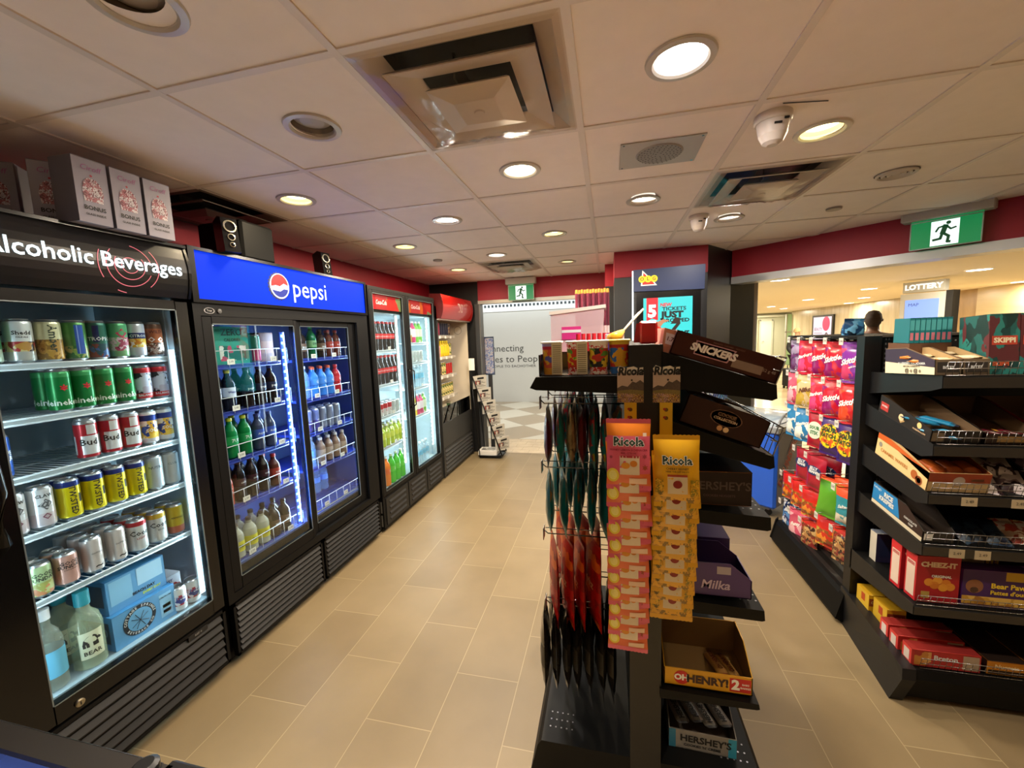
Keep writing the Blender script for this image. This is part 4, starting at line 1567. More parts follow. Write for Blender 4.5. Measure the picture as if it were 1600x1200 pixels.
put('cottage', carton(0.24, 0.20, 0.145, LB, LBD, LBD, [('rect', 0.055, 0.105, 0.02, 0.125, mat('#8fc4e4', 0.5)), ('LEMON LIME', 0.009, 0.08, 0.11, INK), ('rect', 0.065, 0.098, 0.06, 0.075, mat('#b3c23a', 0.5)), ('rect', 0.065, 0.098, 0.035, 0.05, mat('#d89a3a', 0.5))],
                      [('rect', 0.02, 0.18, 0.03, 0.12, mat('#2f4a63', 0.6)), ('0 0 0 0', 0.05, 0.10, 0.075, mat('#6b8aa4', 0.5))], name='can_pack', extra=cottage),
    (IX + 0.03, 1.215, GZ), PI / 2, 'light blue drink pack with round dark crest, lower of the stacked pair', 'drink pack', 'boxed packs at the cooler bottom')
put('beachday', carton(0.22, 0.19, 0.14, LB, LBD, LBD, [('rect', -0.10, -0.02, 0.03, 0.13, mat('#86bfe2', 0.5)), ('rect', 0.0, 0.10, 0.06, 0.135, mat('#a9d3ec', 0.5)), ('BEACH DAY', 0.016, 0.02, 0.036, INK, 0.04), ('EVERY DAY', 0.014, 0.05, 0.018, mat('#cfe02a', 0.5), 0.04)],
                       [('rect', 0.02, 0.17, 0.03, 0.12, mat('#2f4a63', 0.6))], name='can_pack'),
    (IX + 0.005, 1.215, GZ + 0.1465), PI / 2, 'light blue drink pack on top of the crested one', 'drink pack', 'boxed packs at the cooler bottom')
put('pbr', carton(0.13, 0.13, 0.125, mat('#dfe3ea', 0.4), mat('#c9d0da', 0.4), mat('#e6eaf0', 0.4), [('rect', -0.06, 0.06, 0.035, 0.085, art(['#28428f', '#e6e8ee', '#b3303a'], 30)), ('PABST', 0.02, 0, 0.1, mat('#28428f', 0.4))], name='can_pack'),
    (IX - 0.085, 1.385, GZ), PI / 2, 'white beer pack with red and blue print at the cooler bottom corner', 'drink pack', 'boxed packs at the cooler bottom')
K1['pabst'] = can(0.118, 0.030, [(0, .2, W_), (.2, .75, art(['#28428f', '#e6e8ee', '#e6e8ee', '#b3303a'], 45)), (.75, 1, W_)], [('Pabst', 0.018, .6, 0, mat('#28428f', 0.4))])
for i, y in enumerate((1.358, 1.421)):
    put('can_pabst', K1['pabst'], (IX + 0.018, y, GZ), PI / 2 - 0.3, ['left', 'right'][i] + ' white can with blue and red ribbon before the white beer pack', 'can', 'drink cans in the alcohol cooler')

# --- 2. blue lit cooler with two sliding doors
P0, P1 = 1.52, 2.925
P = empty('beverage_cooler', (0, 0, 0), 0, 'wide black sliding-door cooler under the blue pepsi sign', 'cooler')
PB = mat('#24389a', 0.4)
cooler_shell(P, P0, P1, 0.4, 1.8, mat('#3a4f84', 0.4), 2.09, 0.48)
feet_cooler(P, P0, P1)
mb = MB(BLKG)
mb.box(FX - 0.2, FX - 0.002, P0, P1, 1.835, 2.09)
mb.box(FX - 0.002, FX + 0.012, P0, P1, 2.075, 2.09)
mb.box(FX - 0.002, FX + 0.012, P0, P1, 1.835, 1.852)
mb.box(FX - 0.002, FX + 0.012, P0, P0 + 0.03, 1.852, 2.075)
mb.box(FX - 0.002, FX + 0.012, P1 - 0.02, P1, 1.852, 2.075)
mb.box(FX - 0.002, FX + 0.004, P0 + 0.03, P1 - 0.02, 1.852, 2.075, mat('#0034dc', 0.6, 0, 0.85, spec=0.05))
ps = mb.build('sign_header', P)
mb = MB()
o_, r_, u_ = (FX + 0.0055, 2.052, 1.965), (0, 1, 0), (0, 0, 1)
n = 24
cap_pts = []
for k in range(n * 2):
    t = 2 * PI * k / (2 * n)
    rr = 0.083 if k % 2 else 0.074
    cap_pts.append((rr * math.cos(t), rr * math.sin(t)))
mb.flat(cap_pts, (FX + 0.005, 2.045, 1.963), r_, u_, mat('#0a1c60', 0.3, 0, 0.5))
mb.disc(o_, r_, u_, 0.072, mat('#f4f6ff', 0.3, 0, 1.1), 32)
up = [(0.064 * math.cos(t), 0.064 * math.sin(t)) for t in [PI * 0.02 + PI * 1.02 * k / 16 for k in range(17)]] + [(-0.03, 0.0), (0.0, -0.004), (0.03, 0.014)]
mb.flat(up, (FX + 0.0062, 2.052, 1.968), r_, u_, mat('#e3141c', 0.3, 0, 0.9))
dn = [(0.064 * math.cos(t), 0.064 * math.sin(t)) for t in [PI * 1.12 + PI * 0.80 * k / 16 for k in range(17)]] + [(0.03, -0.014), (0.0, -0.030), (-0.03, -0.028)]
mb.flat(dn, (FX + 0.0062, 2.052, 1.965), r_, u_, mat('#0a2a9c', 0.3, 0, 0.7))
mb.text('pepsi', 0.155, (FX + 0.0062, 2.305, 1.962), r_, u_, mat('#eef4ff', 0.3, 0, 1.3), bold=0.0, width=0.30)
mb.build('sign_logo', ps)
mb = MB(BLKM)
mb.box(FX - 0.045, FX, P0, 1.555, 0.33, 1.835)
mb.box(FX - 0.045, FX, P1 - 0.14, P1, 0.33, 1.835)
mb.box(FX - 0.045, FX, 1.555, P1 - 0.14, 1.775, 1.835)
mb.box(FX - 0.045, FX, 1.555, P1 - 0.14, 0.33, 0.375)
mb.build('front_frame', P)
mb = MB(CHROME)
mb.ring((FX + 0.002, 1.60, 1.80), (0, 1.9, 0), (0, 0, 1), 0.012, 0.0145, 0, 2 * PI, None, 28)
mb.text('True', 0.014, (FX + 0.002, 1.60, 1.80), r_, u_, CHROME, bold=0.02)
mb.build('maker_badge', P)
mb = MB(mat('#3c3c3c', 0.4))
mb.T = Matrix.Translation((FX, 1.652, 1.80)) @ Matrix.Rotation(PI / 2, 4, 'Y')
mb.lathe([(0.011, 0), (0.011, 0.005), (0.001, 0.006)], 14, [mat('#5c5c5c', 0.4, 0.6)], caps=False)
mb.build('lock', P)
door_frame(P, 1.556, 2.165, 0.376, 1.774, 1.61, 2.135, 0.44, 1.735, FX - 0.002, BLKM, 0.02)
door_frame(P, 2.14, 2.785, 0.376, 1.774, 2.215, 2.70, 0.44, 1.735, FX - 0.024, BLKM, 0.02)
louvre_panel(P, P0 + 0.02, 2.205, 0.04, 0.32, 8)
louvre_panel(P, 2.225, P1 - 0.02, 0.04, 0.32, 8)
PLz = [1.53, 1.285, 1.03, 0.785, 0.485]
PRz = [1.527, 1.26, 1.03, 0.79, 0.50]
for i, z in enumerate(PLz):
    cooler_shelf(P, P0 + 0.05, 2.13, z, PB, fence=0.075, solid=i < 4, tags=2)
for i, z in enumerate(PRz):
    cooler_shelf(P, 2.23, P1 - 0.06, z, PB, fence=0.065, solid=i < 4, tags=3)
BC = mat('#86ecff', 0.3, 0, 5.0)
SB = mat('#2446c8', 0.3)
led_strip(P, 2.085, 0.50, 1.70, FX - 0.045, BC, SB, 28, 0.036)
led_strip(P, 2.84, 0.50, 1.70, FX - 0.06, BC, SB, 28, 0.03)
area_light('cooler_glow', (FX - 0.05, 2.11, 1.1), (FX - 0.25, 1.80, 1.1), 0.03, 1.2, 10, (0.60, 0.82, 1.0))
area_light('cooler_glow', (FX - 0.06, 2.13, 1.1), (FX - 0.25, 2.5, 1.1), 0.03, 1.2, 7, (0.52, 0.74, 1.0))
area_light('cooler_glow', (FX - 0.06, 2.83, 1.1), (FX - 0.25, 2.5, 1.1), 0.03, 1.2, 7, (0.52, 0.74, 1.0))

PXI = FX - 0.104
D_ = mat('#1a0d0b', 0.12, coat=0.5)
K2 = {}
K2['dew'] = bottle(PETP(0.20, 0.033), mat('#1a1f33', 0.12, coat=0.5), mat('#d2cc34', 0.4), 0.20, (0.075, 0.125, mat('#c9d6ee', 0.5)), [('Water+', 0.016, 0.10, mat('#2a3a86', 0.5))])
K2['pepsib'] = bottle(PETP(0.205, 0.033, waist=0.06), D_, mat('#2a2e6a', 0.4), 0.205, (0.085, 0.125, mat('#12173a', 0.4)), [('pepsi', 0.020, 0.105, W_)])
K2['seven'] = bottle(PETP(0.20, 0.034), mat('#0f7a3f', 0.12, coat=0.5), mat('#cfd63a', 0.4), 0.20, (0.075, 0.12, mat('#1c9a55', 0.4)), [('7UP', 0.024, 0.097, W_)])
K2['ginger'] = bottle(PETP(0.20, 0.034), mat('#12633a', 0.12, coat=0.5), mat('#1d8a4a', 0.4), 0.20, (0.075, 0.12, mat('#7fb27a', 0.4)), [('DRY', 0.020, 0.097, mat('#0d3a20', 0.4))])
K2['waterd'] = bottle(PETP(0.19, 0.032), mat('#39425f', 0.12, coat=0.5), mat('#2b3570', 0.4), 0.19, (0.07, 0.12, mat('#3a56b8', 0.4)), [('AQUA', 0.016, 0.095, W_)])
K2['crush'] = bottle(PETP(0.185, 0.036), mat('#b8432c', 0.15, coat=0.5), mat('#2f7a4a', 0.4), 0.185, (0.06, 0.11, mat('#c9503a', 0.4)), [('C', 0.034, 0.085, W_)])
K2['rootb'] = bottle(PETP(0.205, 0.032, waist=0.06), D_, mat('#5a1820', 0.4), 0.205, (0.085, 0.125, mat('#3a1420', 0.4)), [('cola', 0.018, 0.105, W_)])
K2['juice'] = bottle(PETP(0.175, 0.036), pet('#cfd2c0', 0.55), mat('#4b3f38', 0.4), 0.175, (0.04, 0.095, mat('#cfc832', 0.4)), [('TEA', 0.02, 0.068, INK)])
K2['darkj'] = bottle(PETP(0.18, 0.035), mat('#2c201c', 0.15, coat=0.4), mat('#2a1a18', 0.4), 0.18, (0.05, 0.10, mat('#6a5140', 0.4)), [('BREW', 0.014, 0.075, W_)])
K2['gator'] = bottle(PETP(0.19, 0.035, waist=0.10), mat('#3a7fd8', 0.15, coat=0.4), mat('#e0603a', 0.4), 0.19, (0.085, 0.125, mat('#4a8be0', 0.4)), [('G', 0.026, 0.105, W_)])
K2['gatorr'] = bottle(PETP(0.19, 0.035, waist=0.10), mat('#b0222c', 0.15, coat=0.4), mat('#c8323a', 0.4), 0.19, (0.085, 0.125, mat('#c8323a', 0.4)), [('G', 0.026, 0.105, W_)])
K2['frappe'] = bottle(PETP(0.165, 0.031), mat('#8c6f5a', 0.2, coat=0.5), mat('#c9c2b8', 0.4), 0.165, (0.045, 0.10, mat('#b39f8c', 0.4)), [('COFFEE', 0.010, 0.072, mat('#3a281c', 0.4))])
K2['clear'] = bottle(PETP(0.20, 0.032), pet('#8fb4ea', 0.35), mat('#dfe6f4', 0.4), 0.20, (0.08, 0.12, mat('#5f8fe0', 0.4)))
K2['mug'] = bottle(PETP(0.175, 0.033), mat('#5a2c22', 0.15, coat=0.4), mat('#b03028', 0.4), 0.175, (0.06, 0.11, mat('#a8392c', 0.4)), [('RUSH', 0.014, 0.085, W_)])
B2N = {'dew': 'dark bottle with yellow cap and pale label', 'pepsib': 'dark cola bottle with a round logo', 'seven': 'green lemon-lime bottle with yellow cap', 'ginger': 'dark green bottle with green cap', 'waterd': 'dark blue bottle', 'crush': 'orange-red bottle with green cap',
       'rootb': 'dark cola bottle with maroon cap', 'juice': 'clear bottle with yellow label', 'darkj': 'dark brown bottle', 'gator': 'blue sports drink with orange cap', 'gatorr': 'red sports drink', 'frappe': 'small tan coffee bottle', 'clear': 'clear water bottle', 'mug': 'brown bottle with red cap'}
P2 = can(0.155, 0.028, [(0, 1, C_('#8b93a8'))], [('ENERGY', 0.014, .5, 0, mat('#20306a', 0.4), True)], parts=True)
P3 = can(0.155, 0.028, [(0, .5, C_('#5a4f9a')), (.5, 1, C_('#7a86c0'))], [('ICE', 0.014, .5, 0, W_)], parts=True)


def shelf_items(kinds, names, z, where, items, cooler, cat='bottle', x=PXI, dx=0.075, group='drinks in the blue lit cooler', rot=PI / 2, name=None):
    cnt, seen = {}, {}
    for it in items:
        cnt[it[0]] = cnt.get(it[0], 0) + 1
    for it in items:
        key, y, deep = it[:3]
        seen[key] = seen.get(key, 0) + 1
        for q in range(deep):
            lab = names[key]
            if cnt[key] > 1:
                lab = ORD[seen[key] - 1] + ' ' + lab
            lab += ', ' + where
            if deep > 1:
                lab += (', front' if q == 0 else (', behind' if q == 1 else ', third row'))
            put(cooler + key, kinds[key], (x - q * dx, y, z + 0.001), rot, lab, 'can' if 'can' in names[key] else cat, group)


W1 = 'left pane of the blue cooler, '
shelf_items(K2, B2N, PLz[1], 'second shelf left of blue cooler', [('dew', 1.66, 2), ('dew', 1.745, 2), ('pepsib', 1.86, 2), ('pepsib', 1.945, 2), ('pepsib', 2.025, 2)], 'p_')
shelf_items(K2, B2N, PLz[2], 'third shelf left of blue cooler', [('ginger', 1.65, 1), ('seven', 1.725, 2), ('seven', 1.81, 2), ('waterd', 1.90, 2), ('waterd', 1.985, 2)], 'p_')
shelf_items(K2, B2N, PLz[3], 'fourth shelf left of blue cooler', [('crush', 1.66, 2), ('rootb', 1.745, 2), ('rootb', 1.825, 2), ('rootb', 1.905, 2), ('mug', 1.985, 2)], 'p_')
shelf_items(K2, B2N, PLz[4], 'bottom left of blue cooler', [('juice', 1.69, 2), ('juice', 1.775, 2), ('juice', 1.86, 2), ('darkj', 1.945, 2), ('darkj', 2.025, 2)], 'p_')
shelf_items(K2, B2N, PRz[1], 'second shelf right of blue cooler', [('clear', 2.30, 1), ('gator', 2.385, 2), ('gator', 2.465, 2), ('gator', 2.545, 2), ('gatorr', 2.625, 2)], 'p_')
shelf_items(K2, B2N, PRz[3], 'fourth shelf right of blue cooler', [('clear', 2.30, 1), ('frappe', 2.40, 2), ('frappe', 2.48, 2), ('frappe', 2.56, 2), ('frappe', 2.64, 2)], 'p_')
shelf_items(K2, B2N, PRz[4], 'bottom right of blue cooler', [('clear', 2.56, 1), ('clear', 2.645, 1)], 'p_', x=PXI - 0.2)
shelf_items({'ice': P3, 'energy': P2}, {'ice': 'violet slim can', 'energy': 'grey slim energy can'}, PRz[2], 'third shelf right of blue cooler', [('ice', 2.30, 1), ('ice', 2.37, 2), ('energy', 2.445, 2), ('energy', 2.52, 2), ('energy', 2.595, 2)], 'p_')
shelf_items(K2, B2N, PRz[0], 'top shelf right of blue cooler', [('darkj', 2.30, 1), ('ginger', 2.40, 1), ('darkj', 2.49, 2), ('mug', 2.575, 2), ('mug', 2.655, 2)], 'p_')
TEAL = mat('#2aa08c', 0.5)
put('zevia', carton(0.20, 0.14, 0.20, TEAL, mat('#1d7a6c', 0.5), None, [('ZERO', 0.05, 0, 0.17, mat('#0e2b28', 0.5)), ('CALORIES', 0.022, 0, 0.13, mat('#0e2b28', 0.5)), ('rect', -0.08, 0.08, 0.02, 0.10, art(['#2aa08c', '#c84a6a', '#e8efe8', '#1c6e62'], 30))], name='can_pack'),
    (PXI + 0.0, 1.80, PLz[0]), PI / 2, 'teal boxed can pack on the top shelf of the blue cooler', 'drink pack')
shelf_items({'yg': can(0.157, 0.028, [(0, 1, C_('#a9c22e'))], [('LIME', 0.018, .5, 0, INK, True)]), 'pink': can(0.157, 0.028, [(0, .5, C_('#d2447c')), (.5, 1, C_('#3a8a78'))], [])}, {'yg': 'lime green slim can', 'pink': 'pink and teal slim can'}, PLz[0], 'top shelf left of blue cooler',
            [('yg', 1.645, 1), ('pink', 1.94, 1)], 'p_')
put('brownpk', carton(0.10, 0.14, 0.17, mat('#5a2a26', 0.5), None, None, [('rect', -0.04, 0.04, 0.05, 0.12, mat('#7c4a3a', 0.5))], name='can_pack'),
    (PXI, 2.025, PLz[0]), PI / 2, 'dark red boxed pack beside the teal one, top shelf of the blue cooler', 'drink pack')

# --- 3. cola cooler, two swing doors
Q0, Q1 = 2.965, 4.255
Q = empty('beverage_cooler', (0, 0, 0), 0, 'black two-door cooler with Coca-Cola strips above its panes', 'cooler')
cooler_shell(Q, Q0, Q1, 0.33, 1.9, mat('#b9c9cf', 0.35), 2.075, 0.328)
mb = MB(BLKM)
mb.box(FX - 0.045, FX - 0.002, Q0, Q1, 0.03, 0.30)
mb.box(FX - 0.045, FX - 0.002, Q0, Q1, 2.05, 2.078)
mb.box(FX - 0.045, FX - 0.002, Q0, Q0 + 0.012, 0.30, 2.05)
mb.build('front_frame', Q)
for (a, b, ga, gb) in ((Q0 + 0.012, 3.585, 3.03, 3.525), (3.59, Q1 - 0.004, 3.65, 4.205)):
    d = door_frame(Q, a, b, 0.305, 2.048, ga, gb, 0.345, 2.02, FX, BLKM, 0.035)
    mb = MB(art(['#c01c22', '#c92a24', '#d96a2a', '#b8141c', '#7c8a5a'], 9))
    mb.box(FX - 0.019, FX - 0.017, ga, gb, 1.895, 2.02)
    mb.box(FX - 0.017, FX - 0.0165, ga + (gb - ga) * 0.13, ga + (gb - ga) * 0.50, 1.895, 2.02, mat('#c8161d', 0.4, 0, 0.25))
    mb.text('Coca-Cola', 0.055, (FX - 0.0160, ga + (gb - ga) * 0.315, 1.955), r_, u_, W_, shear=0.3, width=(gb - ga) * 0.34)
    mb.build('brand_strip', d)
    mb = MB(CHROME)
    yy = b - 0.028 if a < 3.3 else a + 0.028
    mb.tube([(FX + 0.001, yy, 1.35), (FX + 0.03, yy, 1.33), (FX + 0.03, yy, 1.0), (FX + 0.001, yy, 0.98)], 0.007, BLKG, 8)
    mb.build('door_handle', d)
mb = MB(BLKM)
for i in range(3):
    y0, y1 = Q0 + 0.04 + i * 0.41, Q0 + 0.43 + i * 0.41
    mb.box(FX - 0.002, FX + 0.004, y0, y1, 0.05, 0.285, mat('#131314', 0.5))
    for k in range(4):
        mb.prism([(FX + 0.003, 0.08 + k * 0.05), (FX + 0.012, 0.085 + k * 0.05), (FX + 0.003, 0.105 + k * 0.05)], 'y', y0 + 0.05, y1 - 0.05, mat('#2c2b2b', 0.4))
mb.build('grille', Q)
mb = MB(mat('#8a8578', 0.4, 0.5))
mb.box(FX - 0.03, FX - 0.015, Q0 - 0.001, Q0 + 0.003, 0.17, 0.27)
mb.box(FX - 0.03, FX - 0.015, Q0 - 0.001, Q0 + 0.003, 0.05, 0.15)
mb.build('hinge_plate', Q)
QL = [1.547, 1.246, 0.965, 0.69]
QR = [1.60, 1.40, 1.139, 0.85]
SW = mat('#dbe6ea', 0.3)
for z in QL:
    cooler_shelf(Q, Q0 + 0.05, 3.56, z, SW, lip=0.022, tags=1)
for z in QR:
    cooler_shelf(Q, 3.62, Q1 - 0.06, z, SW, lip=0.022, tags=1)
WB = mat('#f2ffff', 0.3, 0, 6.0)
led_strip(Q, 3.475, 0.45, 1.87, FX - 0.05, WB, mat('#a9b8bc', 0.3), 34, 0.04)
led_strip(Q, 4.12, 0.45, 1.87, FX - 0.05, WB, mat('#a9b8bc', 0.3), 34, 0.04)
area_light('cooler_glow', (FX - 0.055, 3.50, 1.15), (FX - 0.25, 3.2, 1.15), 0.03, 1.4, 8, (0.85, 0.97, 1.0))
area_light('cooler_glow', (FX - 0.055, 3.62, 1.15), (FX - 0.25, 3.9, 1.15), 0.03, 1.4, 5, (0.85, 0.97, 1.0))
area_light('cooler_glow', (FX - 0.055, 4.17, 1.15), (FX - 0.25, 3.8, 1.15), 0.03, 1.4, 8, (0.85, 0.97, 1.0))
QX = FX - 0.088
CO = [(0.024, 0), (0.031, 0.01), (0.028, 0.06), (0.032, 0.10), (0.032, 0.15), (0.022, 0.185), (0.014, 0.215), (0.013, 0.235)]
K3 = {}
K3['coke'] = bottle(CO, D_, mat('#c8161d', 0.4), 0.235, (0.100, 0.145, mat('#c8161d', 0.4)), [('Coca-Cola', 0.018, 0.122, W_)], parts=False)
K3['diet'] = bottle(CO, D_, mat('#c9ccd0', 0.4), 0.235, (0.100, 0.145, mat('#d4d7da', 0.4)), [('Diet', 0.02, 0.122, mat('#b3141c', 0.4))], parts=False)
K3['canada'] = bottle(PETP(0.20, 0.033), mat('#14803e', 0.12, coat=0.5), mat('#2e9a4a', 0.4), 0.20, (0.08, 0.12, mat('#6fbf5a', 0.4)), [('DRY', 0.02, 0.10, W_)], parts=False)
K3['fanta'] = bottle(PETP(0.25, 0.038), mat('#f07a16', 0.15, coat=0.5), mat('#e8e8e8', 0.4), 0.25, (0.11, 0.16, mat('#e8641a', 0.4)), [('F', 0.03, 0.135, W_)], parts=False)
K3['sprite'] = bottle(PETP(0.25, 0.038), mat('#38c42e', 0.15, coat=0.5), mat('#d9ecd0', 0.4), 0.25, (0.11, 0.16, mat('#4fd03a', 0.4)), [('S', 0.03, 0.135, W_)], parts=False)
K3['yellow'] = bottle(PETP(0.18, 0.033), mat('#a8c020', 0.15, coat=0.5), mat('#e8e8e8', 0.4), 0.18, (0.07, 0.12, mat('#c9d43a', 0.4)), (), parts=False)
K3['water'] = bottle(PETP(0.21, 0.031), pet('#bfe0ee', 0.4), mat('#e6f0f4', 0.4), 0.21, (0.09, 0.14, mat('#6db6d8', 0.4)), (), parts=False)
K3['vita_p'] = bottle(PETP(0.20, 0.033), mat('#c93a6a', 0.2, coat=0.4), mat('#e6e6e6', 0.4), 0.20, (0.06, 0.14, mat('#e8dfe4', 0.4)), (), parts=False)
K3['vita_y'] = bottle(PETP(0.20, 0.033), mat('#e0c030', 0.2, coat=0.4), mat('#e6e6e6', 0.4), 0.20, (0.06, 0.14, mat('#e8e4c4', 0.4)), (), parts=False)
K3['vita_g'] = bottle(PETP(0.20, 0.033), mat('#7ac24a', 0.2, coat=0.4), mat('#e6e6e6', 0.4), 0.20, (0.06, 0.14, mat('#dcead0', 0.4)), (), parts=False)
K3['redcan'] = can(0.122, 0.032, [(0, .6, C_('#e2e2e2')), (.6, 1, C_('#c8161d'))], [('CF', 0.03, .4, 0, mat('#b3141c', 0.4))], parts=False)
K3['silcan'] = can(0.122, 0.032, [(0, 1, C_('#c2cccc'))], [('S', 0.03, .5, 0, mat('#2f8a4a', 0.4))], parts=False)
K3['cell'] = can(0.157, 0.028, [(0, .5, C_('#d9a23a')), (.5, 1, C_('#e8e8e8'))], (), parts=False)
N3 = {'coke': 'red labelled cola bottle', 'diet': 'silver labelled cola bottle', 'canada': 'green bottle', 'fanta': 'bright orange soda bottle', 'sprite': 'bright green soda bottle', 'yellow': 'yellow-green drink bottle', 'water': 'clear water bottle',
      'vita_p': 'pink drink bottle', 'vita_y': 'yellow drink bottle', 'vita_g': 'lime drink bottle', 'redcan': 'red and white can', 'silcan': 'silver can', 'cell': 'white and gold slim can'}
G3 = 'drinks in the cola cooler'
shelf_items(K3, N3, QL[0], 'top shelf, left door of cola cooler', [('diet', 3.09, 1)] + [('coke', 3.160 + 0.068 * k, 2) for k in range(6)], 'q_', x=QX, group=G3)
shelf_items(K3, N3, QL[1], 'second shelf, left door of cola cooler', [('diet', 3.09, 1)] + [('coke', 3.160 + 0.068 * k, 2) for k in range(6)], 'q_', x=QX, group=G3)
shelf_items(K3, N3, QL[2], 'third shelf, left door of cola cooler', [('redcan', 3.09 + 0.07 * k, 2) for k in range(4)] + [('silcan', 3.37 + 0.07 * k, 2) for k in range(2)], 'q_', x=QX, group=G3)
shelf_items(K3, N3, QL[3], 'fourth shelf, left door of cola cooler', [('canada', 3.09, 1)] + [('yellow', 3.165 + 0.075 * k, 2) for k in range(5)], 'q_', x=QX, group=G3)
shelf_items(K3, N3, 0.33, 'bottom, left door of cola cooler', [('fanta', 3.19, 1), ('sprite', 3.28, 1), ('sprite', 3.37, 1), ('sprite', 3.46, 1)], 'q_', x=QX, group=G3)
shelf_items(K3, N3, QR[0] + 0.0, 'top shelf, right door of cola cooler', [('cell', 3.72, 1), ('cell', 3.79, 1), ('vita_p', 3.865, 1), ('vita_g', 3.94, 1), ('vita_g', 4.015, 1)], 'q_', x=QX, group=G3)
shelf_items(K3, N3, QR[1], 'second shelf, right door of cola cooler', [('vita_p', 3.72 + 0.0, 1)] + [('silcan', 3.795 + 0.07 * k, 1) for k in range(4)], 'q_', x=QX, group=G3)
shelf_items(K3, N3, QR[2], 'third shelf, right door of cola cooler', [('water', 3.72 + 0.07 * k, 1) for k in range(5)], 'q_', x=QX, group=G3)
shelf_items(K3, N3, QR[3], 'fourth shelf, right door of cola cooler', [('vita_y', 3.72, 1), ('vita_y', 3.795, 1), ('vita_p', 3.87, 1), ('vita_p', 3.945, 1), ('vita_g', 4.02, 1)], 'q_', x=QX, group=G3)
shelf_items(K3, N3, 0.33, 'bottom, right door of cola cooler', [('water', 3.72 + 0.075 * k, 1) for k in range(5)], 'q_', x=QX, group=G3)

# --- 4. open-front cooler with curved red canopy
S0, S1 = 4.30, 5.36
S = empty('beverage_cooler', (0, 0, 0), 0, 'dark open-front cooler with the curved red canopy sign', 'cooler')
DG = mat('#2a2927', 0.45)
BEI = mat('#b5aa98', 0.6)
mb = MB(DG)
mb.box(XB, FX, S0, S0 + 0.03, 0.02, 2.0)
mb.box(XB, FX, S1 - 0.035, S1, 0.02, 2.0)
mb.box(XB, XB + 0.03, S0, S1, 0.02, 2.0)
mb.box(XB, FX - 0.1, S0, S1, 1.93, 2.0)
mb.box(XB, FX - 0.02, S0 + 0.03, S1 - 0.035, 0.02, 0.60)
mb.box(FX - 0.02, FX, S0 + 0.03, S1 - 0.035, 0.36, 0.645)
mb.build('cabinet', S)
mb = MB(BEI)
mb.box(XB + 0.03, XB + 0.036, S0 + 0.03, S1 - 0.035, 0.6, 1.93)
mb.box(XB + 0.03, FX - 0.005, S0 + 0.03, S0 + 0.034, 0.6, 1.93)
mb.box(XB + 0.03, FX - 0.005, S1 - 0.040, S1 - 0.035, 0.6, 1.93, mat('#cfc3ae', 0.6))
mb.box(XB + 0.03, FX - 0.02, S0 + 0.03, S1 - 0.035, 0.6, 0.66, mat('#c9c2b2', 0.6))
mb.ring((FX - 0.14, S1 - 0.042, 1.74), (1, 0, 0), (0, 0, 1), 0.05, 0.055, 0, 2 * PI, mat('#7c7264', 0.5))
mb.build('liner', S)
N = 10
pf = [(FX + 0.015 + 0.065 * math.sin(PI * (0.12 + 0.70 * k / N)) ** 0.8, 1.86 + 0.27 * k / N) for k in range(N + 1)]
mb = MB(mat('#d8231a', 0.22, 0, 0.25, coat=0.6))
mb.prism([(FX - 0.08, 1.86)] + pf + [(FX - 0.08, 2.13)], 'y', S0 + 0.01, S1 - 0.01)
cn = mb.build('canopy', S)
mb = MB(mat('#b9a89c', 0.4, 0.3))
for y in (S0, S1 - 0.012):
    mb.prism([(FX - 0.08, 1.85)] + [(x + 0.004, z) for x, z in pf] + [(FX - 0.08, 2.14)], 'y', y, y + 0.012, mat('#5a1210', 0.4))
mb.box(FX - 0.08, FX + 0.03, S0, S1, 1.845, 1.862)
mb.build('canopy_trim', cn)
mb = MB(mat('#f2c2a8', 0.4, 0, 0.35))


def canx(z):
    return FX + 0.015 + 0.065 * math.sin(PI * (0.12 + 0.70 * max(0.0, min(1, (z - 1.86) / 0.27)))) ** 0.8 + 0.002


mb.text('TNS', 0.15, None, None, None, None, bold=0.02, width=0.16, warp=lambda x, y: (canx(1.995 + y), 4.87 + x, 1.995 + y))
mb.build('sign_lettering', cn)
louvre_panel(S, S0 + 0.03, S1 - 0.035, 0.03, 0.355, 6, FX, DG, mat('#3a3835', 0.4))
mb = MB(glass('#eeeade', 2.0))
mb.box(FX - 0.012, FX - 0.008, S0 + 0.035, S1 - 0.04, 0.645, 0.84)
mb.build('front_glass', S)
SZ = [1.67, 1.42, 1.19, 0.935]
for z in SZ:
    sh = MB(mat('#b5ad9f', 0.5))
    sh.box(XB + 0.04, FX - 0.05, S0 + 0.035, 4.96, z - 0.03, z)
    so = sh.build('shelf', S)
    for k in range(3):
        t = MB(PAPER)
        t.box(FX - 0.049, FX - 0.047, 4.45 + k * 0.17, 4.50 + k * 0.17, z - 0.035, z - 0.003)
        t.build('price_tag', so)
K4 = {}
K4['rc'] = can(0.155, 0.028, [(0, 1, C_('#b02a4a'))], (), parts=False)
K4['dk'] = can(0.155, 0.028, [(0, 1, C_('#2b2a3c'))], (), parts=False)
K4['pk'] = bottle(PETP(0.15, 0.03), mat('#d88a7a', 0.3), mat('#e8e8e8', 0.4), 0.15, (0.04, 0.10, mat('#e0a08a', 0.4)), (), parts=False)
K4['ye'] = bottle(PETP(0.17, 0.03), mat('#c8a818', 0.3), mat('#d8c020', 0.4), 0.17, (0.04, 0.12, mat('#d8b820', 0.4)), (), parts=False)
K4['gr'] = can(0.165, 0.030, [(0, 1, art(['#3a5a2a', '#a8964a', '#26281c', '#c8b87a'], 60))], (), parts=False)
K4['br'] = can(0.150, 0.030, [(0, 1, art(['#6a4a34', '#a8845a', '#3a2a22'], 50))], (), parts=False)
K4['rd'] = can(0.150, 0.030, [(0, 1, C_('#b8302c'))], (), parts=False)
